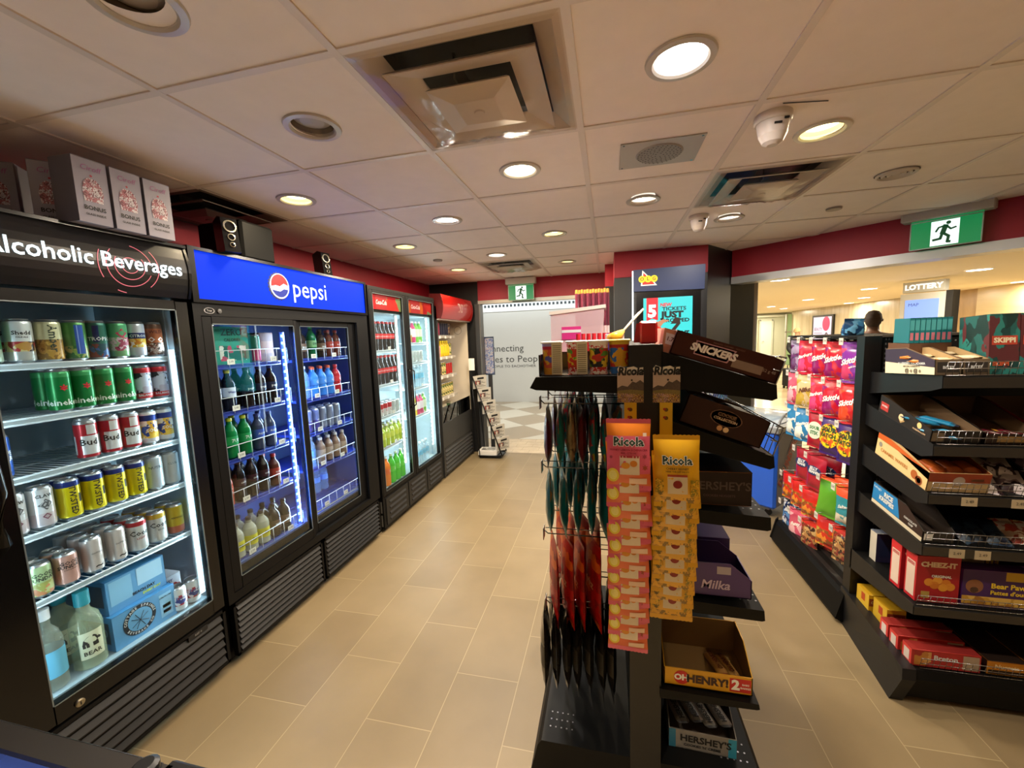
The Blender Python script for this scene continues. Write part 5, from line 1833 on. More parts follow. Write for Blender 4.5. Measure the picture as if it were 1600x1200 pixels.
K4['milk'] = carton(0.07, 0.07, 0.17, mat('#cfc4a8', 0.5), None, None, [('rect', -0.03, 0.03, 0.03, 0.12, mat('#b8a070', 0.5))], name='drink_carton')
K4['gbox'] = carton(0.07, 0.07, 0.15, mat('#3a6a3a', 0.5), None, None, [('rect', -0.03, 0.03, 0.03, 0.12, mat('#a8b850', 0.5))], name='drink_carton')
N4 = {'rc': 'crimson slim can', 'dk': 'dark slim can', 'pk': 'peach coloured bottle', 'ye': 'golden yellow bottle', 'gr': 'green and gold patterned can', 'br': 'brown patterned can', 'rd': 'plain red can', 'milk': 'cream drink carton', 'gbox': 'green drink carton'}
G4 = 'drinks in the red canopy cooler'
SX = FX - 0.095
def row4(z, where, seq):
    shelf_items(K4, N4, z, where, [(k, 4.375 + 0.068 * i, 1) for i, k in enumerate(seq)], 's_', x=SX, group=G4)
row4(SZ[0], 'top shelf under the red canopy', ['rc', 'rc', 'rc', 'dk', 'dk', 'dk', 'dk', 'br'])
row4(SZ[1], 'second shelf under the red canopy', ['pk', 'pk', 'pk', 'ye', 'ye', 'ye', 'ye', 'gr'])
row4(SZ[2], 'third shelf under the red canopy', ['br', 'br', 'br', 'gr', 'gr', 'rd', 'rd', 'rd'])
row4(SZ[3], 'fourth shelf under the red canopy', ['gr'] * 8)
row4(0.661, 'bottom of the red canopy cooler', ['gbox', 'gbox', 'milk', 'milk', 'milk', 'gbox', 'gbox', 'milk'])

# --- things standing on top of the coolers
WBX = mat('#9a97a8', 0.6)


def bonus(mb):
    mb.text('Ciroff', 0.026, (0, -0.0016, 0.19), (1, 0, 0), (0, 0, 1), mat('#a05a90', 0.5), shear=0.2)
    mb.disc((0, -0.0012, 0.165), (1, 0, 0), (0, 0, 1), 0.004, mat('#b03a4a', 0.5), 8)
    mb.flat([(-0.028, 0.075), (0.028, 0.075), (0.032, 0.11), (0.026, 0.14), (0.012, 0.155), (-0.012, 0.155), (-0.026, 0.14), (-0.032, 0.11)], (0, -0.0010, 0), (1, 0, 0), (0, 0, 1), art(['#a86470', '#c9c4cc', '#6b3a46', '#d8d2d8'], 110))
    mb.text('BONUS', 0.020, (0, -0.0016, 0.052), (1, 0, 0), (0, 0, 1), INK, bold=0.02)
    mb.text('GLASS INSIDE', 0.010, (0, -0.0016, 0.030), (1, 0, 0), (0, 0, 1), INK, bold=0.02)


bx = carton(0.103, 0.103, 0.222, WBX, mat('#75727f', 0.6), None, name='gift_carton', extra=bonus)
for i, y in enumerate((1.150, 1.262, 1.374)):
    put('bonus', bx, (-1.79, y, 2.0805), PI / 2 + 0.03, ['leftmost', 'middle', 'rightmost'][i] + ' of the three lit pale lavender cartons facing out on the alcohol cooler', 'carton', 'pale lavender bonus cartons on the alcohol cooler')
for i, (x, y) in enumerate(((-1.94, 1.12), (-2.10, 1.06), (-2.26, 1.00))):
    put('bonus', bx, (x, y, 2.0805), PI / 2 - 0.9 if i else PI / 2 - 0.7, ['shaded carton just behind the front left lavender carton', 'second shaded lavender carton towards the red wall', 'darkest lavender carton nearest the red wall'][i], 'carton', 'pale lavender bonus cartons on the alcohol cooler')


def desk_speaker():
    root = empty('desktop_speaker')
    mb = MB(BLKG)
    mb.prism([(0.0, 0), (0.09, 0), (0.105, 0.155), (0.055, 0.175), (0.022, 0.165)], 'x', -0.036, 0.036, BLKG)
    mb.build('speaker_body', root)
    for z, r in ((0.125, 0.030), (0.072, 0.017), (0.035, 0.012)):
        yb = 0.022 * z / 0.165 - 0.001
        q = MB(mat('#c9c3ae', 0.25, 0.8))
        q.T = Matrix.Translation((0, yb, z)) @ Matrix.Rotation(PI / 2 - 0.13, 4, 'X')
        q.lathe([(r, -0.002), (r, 0.003), (r * 0.8, 0.004), (r * 0.78, 0.0)], 24, [mat('#c9c3ae', 0.25, 0.8)], caps=False)
        q.lathe([(r * 0.78, 0.0), (r * 0.3, -0.006), (0.001, -0.003)], 24, [mat('#2a2622', 0.5)], caps=False)
        q.build('driver', root)
    return root


put('dsp', desk_speaker, (-1.80, 1.715, 2.0905), PI / 2 - 0.35, 'small black desktop speaker with silver rings, left on the blue signed cooler', 'speaker', 'desktop speakers')
put('dsp', desk_speaker, (-1.90, 2.56, 2.0905), PI / 2 - 0.2, 'small black desktop speaker near the right end of the blue signed cooler', 'speaker', 'desktop speakers')
mb = MB(mat('#070707', 0.6, spec=0.1))
mb.box(-2.16, -1.87, 1.84, 2.06, 2.0905, 2.29, None, 0.012)
mb.build('subwoofer', label='large black subwoofer box beside the left desktop speaker', category='speaker')
# ------------------------------------------------------------------ centre gondola (end faces the camera)
GB = mat('#070707', 0.55, spec=0.2)
GY0, GY1 = 1.30, 2.26
GXL, GXR = 0.067, 0.158
G = empty('display_gondola', (0, 0, 0), 0, 'black double-sided display gondola in the middle, its end towards the camera', 'display shelf')
mb = MB(GB)
mb.box(GXL, GXR, GY0, GY1, 0.0, 1.58)
mb.box(GXL - 0.004, GXR + 0.004, GY0 - 0.012, GY0 + 0.02, 0.0, 1.583, mat('#0d0d0e', 0.4))
for k in range(60):
    z = 0.2 + k * 0.0225
    for x in (GXL - 0.001, GXR + 0.001):
        mb.box(x - 0.0006, x + 0.0006, GY0 + 0.028, GY0 + 0.032, z, z + 0.011, mat('#5a5a5c', 0.4, 0.5))
mb.build('spine', G)
for s in (-1, 1):
    mb = MB(GB)
    x0, x1 = (-0.29, GXL) if s < 0 else (GXR, 0.515)
    if s < 0:
        mb.prism([(x0 + 0.02, 0), (x1, 0), (x1, 0.172), (x0 + 0.045, 0.172), (x0 + 0.03, 0.15), (x0, 0.03)], 'y', GY0 - 0.01, GY1, None)
    else:
        mb.prism([(x0, 0), (x1 - 0.02, 0), (x1, 0.03), (x1 - 0.03, 0.15), (x1 - 0.045, 0.172), (x0, 0.172)], 'y', GY0 - 0.01, GY1, None)
    b_ = mb.build('base_deck', G)
    mb = MB(mat('#8c8c90', 0.3, 0.6))
    for i in range(5):
        for j in range(3):
            mb.disc((x0 + 0.07 + i * 0.02 if s < 0 else x1 - 0.07 - i * 0.02, GY0 + 0.05 + j * 0.03, 0.1728), (1, 0, 0), (0, 1, 0), 0.003, None, 8)
    o = mb.build('peg_holes', b_)
    o['kind'] = 'stuff'


def gshelf(pts, name='shelf', y0=GY0 - 0.02, y1=GY1, fence=None, holes=None):
    mb = MB(GB)
    mb.prism(pts, 'y', y0, y1)
    if holes:
        for i in range(3):
            for j in range(4):
                mb.disc((holes[0] + i * 0.022, GY0 + 0.02 + j * 0.03, holes[1]), (1, 0, 0), (0, 1, 0), 0.003, mat('#9a9a9e', 0.3, 0.6), 8)
    o = mb.build(name, G)
    if fence:
        (xa, za), (xb, zb) = fence
        f = MB(WIREC)
        n = 28
        for k in range(n + 1):
            y = y0 + (y1 - y0) * k / n
            f.tube([(xa, y, za), (xb, y, zb)], 0.0014, None, 4)
        for q in (0, 0.5, 1):
            f.tube([(xa + (xb - xa) * q, y0, za + (zb - za) * q), (xa + (xb - xa) * q, y1, za + (zb - za) * q)], 0.002, None, 5)
        f.tube([(xa, y0, za), (xb, y0, zb)], 0.0022, None, 5)
        # return wires at the end
        for q in (0.0, 0.5, 1):
            a = (xa + (xb - xa) * q, y0, za + (zb - za) * q)
            f.tube([a, (a[0] - 0.02, y0, a[2] + 0.006)], 0.002, None, 5)
        f.build('wire_fence', o)
    return o


gshelf([(GXL, 1.492), (-0.225, 1.490), (-0.245, 1.455), (-0.225, 1.448), (GXL, 1.435)])
gshelf([(GXR, 1.562), (0.465, 1.459), (0.468, 1.42), (0.455, 1.414), (GXR, 1.455)], fence=((0.462, 1.46), (0.487, 1.535)))
gshelf([(GXR, 1.362), (0.465, 1.252), (0.468, 1.218), (0.455, 1.212), (GXR, 1.295)], fence=((0.462, 1.253), (0.487, 1.335)))
gshelf([(GXR, 1.085), (0.463, 1.066), (0.465, 1.028), (0.455, 1.024), (GXR, 1.045)], holes=(0.40, 1.0745))
gshelf([(GXR, 0.782), (0.455, 0.770), (0.458, 0.738), (0.450, 0.735), (GXR, 0.742)], holes=(0.40, 0.7755))
gshelf([(GXR, 0.458), (0.450, 0.455), (0.453, 0.438), (0.445, 0.435), (GXR, 0.425)])

MAR = mat('#3a120c', 0.45, spec=0.3)
SNK = mat('#2a4fb0', 0.5)


def snickers_prints():
    return [('poly', [(0.045, 0.018), (0.125, 0.018), (0.135, 0.056), (0.055, 0.056)], mat('#d9c4cc', 0.5)),
            ('poly', [(0.048, 0.021), (0.123, 0.021), (0.132, 0.053), (0.058, 0.053)], mat('#5c2434', 0.5))]


def slope_rot(dx, dz):
    return math.atan2(-dz, dx)


def lay(key, builder, x, y, z, ang, label, category, group=None):
    """box whose front faces +x and leans down the slanted shelf by ang"""
    o = put(key, builder, (0, 0, 0), 0, label, category, group)
    M = Matrix.Translation((x, y, z)) @ Matrix.Rotation(ang, 4, 'Y') @ Matrix.Rotation(PI / 2, 4, 'Z')
    o.rotation_euler = M.to_euler()
    o.location = M.translation
    return o


a1 = math.atan2(0.103, 0.307)
lay('snickers', tray(0.26, 0.300, 0.068, 0.072, MAR, mat('#5a3a2a', 0.8), (),
                     [('poly', [(0.236, 0.018), (0.240, 0.058), (0.126, 0.058), (0.140, 0.018)], mat('#b98a9a', 0.5)),
                      ('poly', [(0.233, 0.021), (0.236, 0.055), (0.131, 0.055), (0.143, 0.021)], mat('#4a1220', 0.5)),
                      ('SNICKERS', 0.029, 0.186, 0.038, mat('#f0e8ec', 0.5), 0.05, 0.15),
                      ('rect', 0.045, 0.128, 0.012, 0.036, mat('#8a7468', 0.6)),
                      ('52 g 48', 0.012, 0.028, 0.028, mat('#8a7468', 0.6)),
                      ('PEANUTS - CARAMEL - NOUGAT', 0.006, 0.15, 0.064, mat('#6e4a40', 0.6))], cut=0.1),
    0.463, GY0 + 0.115, 1.461, a1, 'dark maroon SNICKERS display box on the topmost slanted shelf', 'display box', 'candy display boxes on the centre gondola')
for k in range(6):
    lay('snbar', bar(0.036, 0.11, 0.018, mat('#4a2014', 0.35), mat('#c9a88a', 0.4), prints=(('SNICKERS', 0.018, W_),)), 0.40 - (k % 2) * 0.12, GY0 + 0.02 + (k // 2) * 0.05 + 0.03, 1.495 + (k % 2) * 0.041, a1,
        ['near', 'middle', 'far'][k // 2] + (' lower' if k % 2 == 0 else ' upper') + ' brown candy bar inside the maroon display box', 'candy bar', 'bars in the maroon display box')
mb = MB(mat('#c4806a', 0.5))
mb.prism([(0.158, 1.562), (0.208, 1.546), (0.214, 1.618), (0.168, 1.632)], 'y', GY0 + 0.0, GY0 + 0.26)
mb.add([(0.168, GY0 - 0.001, 1.585), (0.200, GY0 - 0.001, 1.574), (0.204, GY0 - 0.001, 1.607), (0.172, GY0 - 0.001, 1.618)], [(0, 1, 2, 3)], mat('#e0d0e0', 0.5))
mb.text('1.79', 0.017, (0.186, GY0 - 0.003, 1.596), Vector((1, 0, -0.33)).normalized(), Vector((0.33, 0, 1)).normalized(), mat('#6b3a4a', 0.5), bold=0.03)
mb.build('box_flap', label='pinkish tan carton end with a price at the high end of the maroon display box', category='carton')
mb = MB(mat('#c8161a', 0.3, coat=0.3))
mb.box(0.098, 0.150, GY0 + 0.02, GY0 + 0.10, 1.585, 1.655, None, 0.006)
mb.add([(0.098, GY0 + 0.025, 1.59), (0.080, GY0 + 0.03, 1.59), (0.088, GY0 + 0.03, 1.648), (0.104, GY0 + 0.025, 1.652)], [(0, 1, 2, 3)], mat('#a0141a', 0.4))
mb.build('candy_box', label='small shiny red box on top of the centre gondola post', category='box')
lay('cookiebox', tray(0.24, 0.235, 0.082, 0.088, mat('#2c120c', 0.45, spec=0.3), mat('#4a3024', 0.8), (),
                      [('disc', 0.115, 0.052, 0.024, mat('#6b4c3a', 0.5), 1.9), ('disc', 0.115, 0.052, 0.0225, mat('#2c120c', 0.4), 1.9), ('COOKIE', 0.014, 0.115, 0.060, mat('#8a6a50', 0.5)), ('COLLECTION', 0.011, 0.115, 0.047, mat('#d8c0a8', 0.5)),
                       ('disc', 0.122, 0.020, 0.008, mat('#c99a6a', 0.5)), ('disc', 0.104, 0.020, 0.008, mat('#e0c49a', 0.5))], cut=0.1),
    0.428, GY0 + 0.105, 1.272, math.atan2(0.110, 0.307), 'dark brown Cookie Collection box on the second slanted shelf', 'display box', 'candy display boxes on the centre gondola')
for k in range(5):
    a_ = math.atan2(0.110, 0.307)
    lay('cbar', bar(0.040, 0.10, 0.020, mat('#1f0e10', 0.3), None), 0.39 - (k % 2) * 0.10, GY0 + 0.03 + (k // 2) * 0.05, 1.355 + (k % 2) * 0.036, a_, ['nearest front', 'nearest rear', 'middle front', 'middle rear', 'far front'][k] + ' dark wrapped piece on the brown Cookie Collection box', 'candy bar', 'dark pieces on the Cookie Collection box')
hb = carton(0.20, 0.155, 0.105, mat('#a8641c', 0.5), mat('#1c0c0b', 0.5, spec=0.3), mat('#241012', 0.5), (),
            [("HERSHEY'S", 0.036, 0.088, 0.060, mat('#4a3a38', 0.5), ), ('COOKIES NUGGETS', 0.010, 0.09, 0.030, mat('#4a3034', 0.5))])
put('hershey', hb, (0.418, GY0 + 0.105, 1.0865), PI / 2, "near-black HERSHEY'S box with orange end, on the third shelf", 'display box', 'candy display boxes on the centre gondola')
PUR = mat('#4b2f7c', 0.4)
put('milka', tray(0.15, 0.175, 0.060, 0.110, PUR, mat('#3a2560', 0.7), (), [('Milka', 0.040, 0.105, 0.038, mat('#c9b8e0', 0.5), 0.02, 0.2), ('rect', 0.06, 0.10, 0.075, 0.10, mat('#b0a8bc', 0.5))], cut=0.35),
    (0.427, GY0 + 0.08, 0.7865), PI / 2, 'purple Milka box with cut-out front on the fourth shelf', 'display box', 'candy display boxes on the centre gondola')
put('milka2', carton(0.13, 0.15, 0.11, PUR, mat('#422a6e', 0.4), mat('#553a88', 0.4), (), [('rect', 0.04, 0.11, 0.06, 0.10, mat('#a8a0b4', 0.5))]),
    (0.408, GY0 + 0.24, 0.7865), PI / 2, 'purple carton standing right behind the Milka box', 'display box', 'candy display boxes on the centre gondola')
for k in range(3):
    put('milkab', bar(0.05, 0.13, 0.014, mat('#5b3f94', 0.35)), (0.29 + k * 0.048, GY0 + 0.08, 0.7905), 0, ['left', 'middle', 'right'][k] + ' purple bar inside the Milka box', 'candy bar', 'bars in the Milka box')
YE = mat('#e0a818', 0.45)
oh = tray(0.265, 0.19, 0.062, 0.118, YE, mat('#8a6a3c', 0.8),
          [('disc', -0.078, 0.032, 0.024, mat('#c8201c', 0.5)), ('OH', 0.028, -0.079, 0.032, W_, 0.05), ('HENRY!', 0.036, 0.0, 0.031, mat('#3a1a10', 0.5), 0.05), ('rect', 0.066, 0.128, 0.008, 0.054, mat('#c8201c', 0.5)),
           ('2', 0.046, 0.083, 0.031, W_, 0.05), ('BARS', 0.009, 0.112, 0.036, W_), ('BARRES', 0.009, 0.112, 0.024, W_)], (), cut=0.5)
put('ohhenry', oh, (0.305, GY0 + 0.002, 0.4605), 0.0, 'yellow OH HENRY! 2 bars display box, open top, on the fifth shelf', 'display box', 'candy display boxes on the centre gondola')
for k, (x, y) in enumerate(((0.352, 0.10), (0.386, 0.095))):
    put('ohbar', bar(0.034, 0.15, 0.020, mat('#b98a4a', 0.35), mat('#8a1c1c', 0.4), prints=(('OH HENRY!2', 0.020, mat('#5a1c14', 0.5)),)), (x, GY0 + y, 0.468), (-0.25, 0, 0.14), ['left', 'right'][k] + ' yellow and red candy bar lying in the OH HENRY! box', 'candy bar', 'bars in the yellow display box')
cc = tray(0.215, 0.17, 0.07, 0.10, mat('#7e7a74', 0.5), mat('#5c5248', 0.8),
          [("HERSHEY'S", 0.034, 0.01, 0.042, INK, 0.03), ("COOKIES 'N' CREME", 0.013, 0.0, 0.018, INK, 0.02), ('rect', 0.082, 0.107, 0.0, 0.07, mat('#2f8fb0', 0.5)), ('rect', -0.107, -0.085, 0.0, 0.07, mat('#2f6f8a', 0.5))], ())
put('ccbox', cc, (0.305, GY0 + 0.055, 0.1735), -0.03, "grey and teal HERSHEY'S display box on the bottom deck", 'display box', 'candy display boxes on the centre gondola')
for k in range(4):
    put('ccbar', bar(0.042, 0.15, 0.014, mat('#8a8680', 0.35), mat('#4a4a4c', 0.4), prints=(("HERSHEY'S", 0.026, INK),)), (0.235 + k * 0.046, GY0 + 0.145, 0.232 + (k % 2) * 0.012), (-0.2, 0, 0.22), ORD[k] + ' grey wrapped bar from the left in the bottom grey box', 'candy bar', 'bars in the bottom grey box')

# ---- top left shelf of the gondola: patterned pots in a shallow black tray
mb = MB(BLKG)
mb.box(-0.215, 0.062, GY0 + 0.0, GY0 + 0.22, 1.4905, 1.4935)
mb.box(-0.217, -0.213, GY0, GY0 + 0.22, 1.4905, 1.56)
mb.box(-0.215, 0.062, GY0 + 0.216, GY0 + 0.22, 1.4905, 1.56)
mb.build('counter_tray', label='shallow black tray holding the patterned pots on the top left shelf', category='tray')


def pot(base, picts, side, rim):
    def f():
        root = empty('dip_pot')
        mb = MB(base)
        w = 0.031
        for (z0, z1, m) in ((0.0, 0.022, picts[0]), (0.022, 0.082, picts[1]), (0.082, 0.092, picts[2]), (0.092, 0.104, picts[3])):
            k0, k1 = 0.86 + z0 * 1.3, 0.86 + z1 * 1.3
            vs = []
            for z, k in ((z0, k0), (z1, k1)):
                for q in range(16):
                    t = 2 * PI * q / 16 + PI / 16
                    c, s = math.cos(t), math.sin(t)
                    n_ = (abs(c) ** 6 + abs(s) ** 6) ** (-1 / 6)
                    vs.append((w * k * c * n_, w * k * s * n_, z))
            mb.add(vs, [(q, (q + 1) % 16, (q + 1) % 16 + 16, q + 16) for q in range(16)], m, True)
        mb.add([(-0.028, -0.028, 0), (0.028, -0.028, 0), (0.028, 0.028, 0), (-0.028, 0.028, 0)], [(3, 2, 1, 0)])
        mb.build('pot_body', root)
        MB(rim).box(-0.034, 0.034, -0.034, 0.034, 0.102, 0.108, rim, 0.002).build('lid', root)
        if side:
            q = MB(mat('#d9cfae', 0.6))
            q.box(0.002, 0.036, -0.0365, -0.0352, 0.001, 0.103)
            for r_i in range(14):
                q.box(0.006, 0.032, -0.0370, -0.0365, 0.008 + r_i * 0.0065, 0.0105 + r_i * 0.0065, mat('#8a8064', 0.7))
            q.build('leaflet', root)
        return root
    return f


CHK = art(['#c8201c', '#f2ece6', '#c8201c', '#f2ece6'], 90)
P_a = pot(mat('#5a5ab0', 0.4), [mat('#d99a2a', 0.5), art(['#5a5ab0', '#e08a2a', '#e0b030', '#c8503a'], 45), mat('#b8203a', 0.4), mat('#9a90c8', 0.4)], True, PAPER)
P_b = pot(mat('#c8301c', 0.4), [CHK, art(['#c8301c', '#5a9a2a', '#d8c42a', '#c8301c'], 50), CHK, CHK], True, PAPER)
P_c = pot(mat('#c8301c', 0.4), [CHK, art(['#b8281c', '#5a8a2a', '#d8b82a', '#c8301c', '#1a1a1a'], 45), CHK, mat('#f0e6dc', 0.5)], False, PAPER)
P_d = pot(mat('#d8a818', 0.4), [mat('#2a6ab8', 0.4), art(['#d8a020', '#c8301c', '#2a6ab8', '#d8a020'], 40), mat('#b8281c', 0.4), mat('#d8b020', 0.4)], False, mat('#e8c830', 0.4))
for key, bd, x, lab in (('pot_a', P_a, -0.178, 'leftmost patterned pot, purple and orange, with a printed leaflet'), ('pot_b', P_b, -0.098, 'red checkered pot with a printed leaflet, second from the left'),
                        ('pot_c', P_c, -0.028, 'red checkered pot without leaflet, third from the left'), ('pot_d', P_d, 0.036, 'yellow lidded pot with blue base, next to the black post')):
    put(key, bd, (x, GY0 + 0.045, 1.494), 0.0, lab, 'pot', 'patterned pots on the top left shelf')
# red/white roll candies behind and violet sticks
for k in range(9):
    put('roll', lambda: MB().lathe([(0.008, 0), (0.009, 0.003), (0.009, 0.02), (0.009, 0.04), (0.009, 0.06), (0.008, 0.13)], 10, [mat('#d82030', 0.4), mat('#f2e8e8', 0.4), mat('#d82030', 0.4), mat('#f2e8e8', 0.4), mat('#c81c2c', 0.4)]).build('candy_roll'),
        (-0.11 + k * 0.02, GY0 + 0.30, 1.494), 0, ORD[k] + ' red and white candy roll from the left, behind the pots', 'candy', 'candy rolls behind the pots')
for k in range(5):
    put('vstick', lambda: MB().lathe([(0.007, 0), (0.007, 0.095), (0.008, 0.10), (0.008, 0.128), (0.006, 0.13)], 10, [mat('#3a2a6a', 0.4), mat('#3a2a6a', 0.4), mat('#e8e0e8', 0.4), mat('#3a2a6a', 0.4)]).build('candy_tube'),
        (0.0 + k * 0.013, GY0 + 0.24, 1.4905), 0, ORD[k] + ' violet and white candy tube from the left, beside the scoop', 'candy', 'violet candy tubes behind the pots')
# big clear tub with scoop
mb = MB(pet('#e0c4c8', 0.55))
mb.prism([(-0.262, 1.494), (-0.03, 1.494), (-0.012, 1.74), (-0.262, 1.72)], 'y', 1.95, 2.16)
tub = mb.build('candy_tub', label='large clear plastic tub of pink candy behind the patterned pots', category='tub')
mb = MB(mat('#d8cdc0', 0.4))
mb.prism([(-0.268, 1.718), (-0.006, 1.74), (-0.006, 1.756), (-0.268, 1.734)], 'y', 1.945, 2.165)
mb.build('rim', tub)
mb = MB(mat('#c82a7a', 0.5))
mb.box(-0.21, -0.12, 1.947, 1.95, 1.60, 1.66)
mb.box(-0.21, -0.12, 1.946, 1.947, 1.632, 1.645, W_)
mb.build('label', tub)
mb = MB(art(['#d87a8a', '#e8b0b8', '#c85a6a'], 60))
mb.prism([(-0.255, 1.497), (-0.035, 1.497), (-0.030, 1.62), (-0.25, 1.60)], 'y', 1.955, 2.155)
o = mb.build('candy_pieces', tub)
o['kind'] = 'stuff'
mb = MB(mat('#e0a820', 0.4))
mb.tube([(0.015, GY0 + 0.16, 1.602), (0.035, GY0 + 0.19, 1.612), (0.055, GY0 + 0.22, 1.628)], [0.020, 0.018, 0.007], None, 12)
sc = mb.build('candy_scoop', label='plastic scoop with yellow bowl and long pale handle, sticking up to the right', category='scoop')
mb = MB(mat('#d8ccb0', 0.4))
mb.tube([(0.055, GY0 + 0.22, 1.628), (0.115, GY0 + 0.36, 1.690), (0.14, GY0 + 0.42, 1.712)], [0.004, 0.0055, 0.004], None, 8)
mb.build('handle', sc)
for k in range(12):
    put('cane', lambda: MB().lathe([(0.007, 0), (0.007, 0.05), (0.007, 0.09), (0.007, 0.13), (0.007, 0.17), (0.008, 0.34), (0.006, 0.36)], 8, [mat('#8a2030', 0.4), mat('#e0c8c8', 0.4), mat('#8a2030', 0.4), mat('#e0c8c8', 0.4), mat('#6a2438', 0.4), mat('#b8862a', 0.4)]).build('candy_stick'),
        (-0.155 + k * 0.0145, 2.19 + (k % 2) * 0.02, 1.494), (0, 0, 0), ORD[k] + ' tall striped candy stick from the left, behind the tub', 'candy', 'striped candy sticks behind the tub')

# ---- left face of the gondola: peg hooks with bags seen edge-on
def peg():
    e = empty('peg_hook')
    mb = MB(WIREC)
    mb.tube([(0.0, 0, 0.0), (-0.285, 0, 0.0), (-0.297, 0, 0.012)], 0.0022, None, 6)
    mb.tube([(0.0, 0, 0.022), (-0.293, 0, 0.022)], 0.0016, None, 6)
    mb.build('hook_wire', e)
    mb = MB(mat('#8d8c88', 0.4))
    mb.box(-0.300, -0.298, -0.018, 0.018, -0.018, 0.026)
    mb.build('price_holder', e)
    return e


JERK = [mat('#14110f', 0.25, coat=0.3), mat('#1c1a16', 0.3)]
BG = {
    'maroon': pouch(0.14, 0.185, 0.026, mat('#5c1420', 0.3, coat=0.3), mat('#4a1018', 0.3), seed=1),
    'tealbag': pouch(0.14, 0.185, 0.026, art(['#1d6e70', '#1d6e70', '#8a5a2a', '#c8b02a', '#b8303a'], 30, 0.3), mat('#1d7a78', 0.3), botm=mat('#7fb8b4', 0.35), seed=2),
    'tanbag': pouch(0.13, 0.18, 0.030, art(['#8a7450', '#a89066', '#5c4a34'], 40, 0.4), None, seed=3),
    'teal2': pouch(0.14, 0.20, 0.028, mat('#0f5c60', 0.3, coat=0.3), art(['#0f6468', '#a06a2a', '#0f6468', '#1d7a7c'], 34, 0.3), botm=mat('#4fa8a0', 0.35), seed=4),
    'redlong': pouch(0.15, 0.29, 0.026, art(['#b01410', '#d8601a', '#b81612', '#8a1010'], 22, 0.35), art(['#b01410', '#d8601a', '#b81612', '#8a1010'], 22, 0.35), prints=(('fritz', 0.04, 0, -0.15, mat('#f0c8a0', 0.4)),), seed=5),
    'black': pouch(0.14, 0.28, 0.034, mat('#161412', 0.22, coat=0.4), mat('#1f1c18', 0.25, coat=0.3), band=[(0.35, 0.6, mat('#2a261f', 0.4))], seed=6),
}
BGN = {'maroon': 'dark maroon snack bag', 'tealbag': 'teal and tan snack bag', 'tanbag': 'tan snack bag', 'teal2': 'dark teal snack bag', 'redlong': 'long red and orange snack bag', 'black': 'long black snack bag'}
rows = [(1.385, ['maroon', 'tealbag', 'tanbag', 'maroon', 'tealbag', 'tealbag', 'tealbag'], 'top'),
        (1.155, ['teal2'] * 6, 'second'),
        (0.905, ['redlong', 'redlong', 'redlong', 'redlong'], 'third'),
        (0.632, ['black'] * 7, 'lowest')]
for ri, (z, seq, rn) in enumerate(rows):
    for ci, y in enumerate((1.40, 1.60, 1.82, 2.04)):
        put('peg', peg, (GXL, y, z), 0, rn + ' row wire hook, ' + ORD[ci] + ' from the camera, left face of the gondola', 'hook', 'wire hooks on the gondola left face')
        if ri == 2 and ci > 1:
            continue
        n = len(seq)
        for k, key in enumerate(seq):
            if ci > 1 and k > 3:
                continue
            stp = 0.235 / max(1, n - 1) if ri != 2 else 0.046
            x = -0.235 + k * stp + random.uniform(-0.004, 0.004) + (0.03 if ri in (0, 1) else (0.04 if ri == 2 else 0.0))
            x = min(x, 0.045)
            o = put('bag_' + key, BG[key], (x, y, z - 0.018), (0, 0, -PI / 2 + (0.32 if ri == 2 else 0.14) + random.uniform(-0.10, 0.10)), ORD[k] + ' ' + BGN[key] + ' from the tip, ' + rn + ' row, ' + ORD[ci] + ' hook', 'snack bag', 'snack bags on the left face of the gondola')

# ---- hanging strips of cough drop bags on the end of the gondola
def header_card():
    mb = MB(art(['#8a6a34', '#4c4426', '#b08a4a', '#3f3424', '#b8909a', '#7a3a2a', '#c8b04a'], 190, 0.5))
    mb.box(-0.038, 0.038, -0.0008, 0.0008, -0.090, 0.0)
    mb.quad((-0.038, -0.0011, -0.050), (0.038, -0.0011, -0.050), (0.038, -0.0011, 0.0), (-0.038, -0.0011, 0.0), mat('#b8a294', 0.6))
    mb.flat([(-0.038, -0.058), (0.038, -0.062), (0.038, -0.030), (0.028, -0.022), (0.016, -0.030), (0.006, -0.026), (-0.008, -0.042), (-0.024, -0.038), (-0.038, -0.046)], (0, -0.0014, 0), (1, 0, 0), (0, 0, 1), mat('#54463e', 0.6, noise=0.4, nscale=200))
    mb.flat([(-0.038, -0.060), (0.038, -0.066), (0.038, -0.054), (0.0, -0.050), (-0.038, -0.054)], (0, -0.0017, 0), (1, 0, 0), (0, 0, 1), mat('#7a6a3a', 0.6, noise=0.4, nscale=300))
    mb.flat([(-0.034, 0.0), (0.036, 0.0), (0.037, 0.016), (0.02, 0.014), (0.01, 0.019), (-0.015, 0.015), (-0.03, 0.022), (-0.038, 0.012)], (0, 0, 0), (1, 0, 0), (0, 0, 1), mat('#e8e0d0', 0.6))
    mb.text('Ricola', 0.034, (0, -0.0026, 0.004), (1, 0, 0), (0, 0, 1), INK, bold=0.045, shear=0.15, width=0.074)
    mb.disc((0.004, -0.0022, -0.022), (1, 0, 0), (0, 0, 1), 0.003, INK, 10)
    return mb


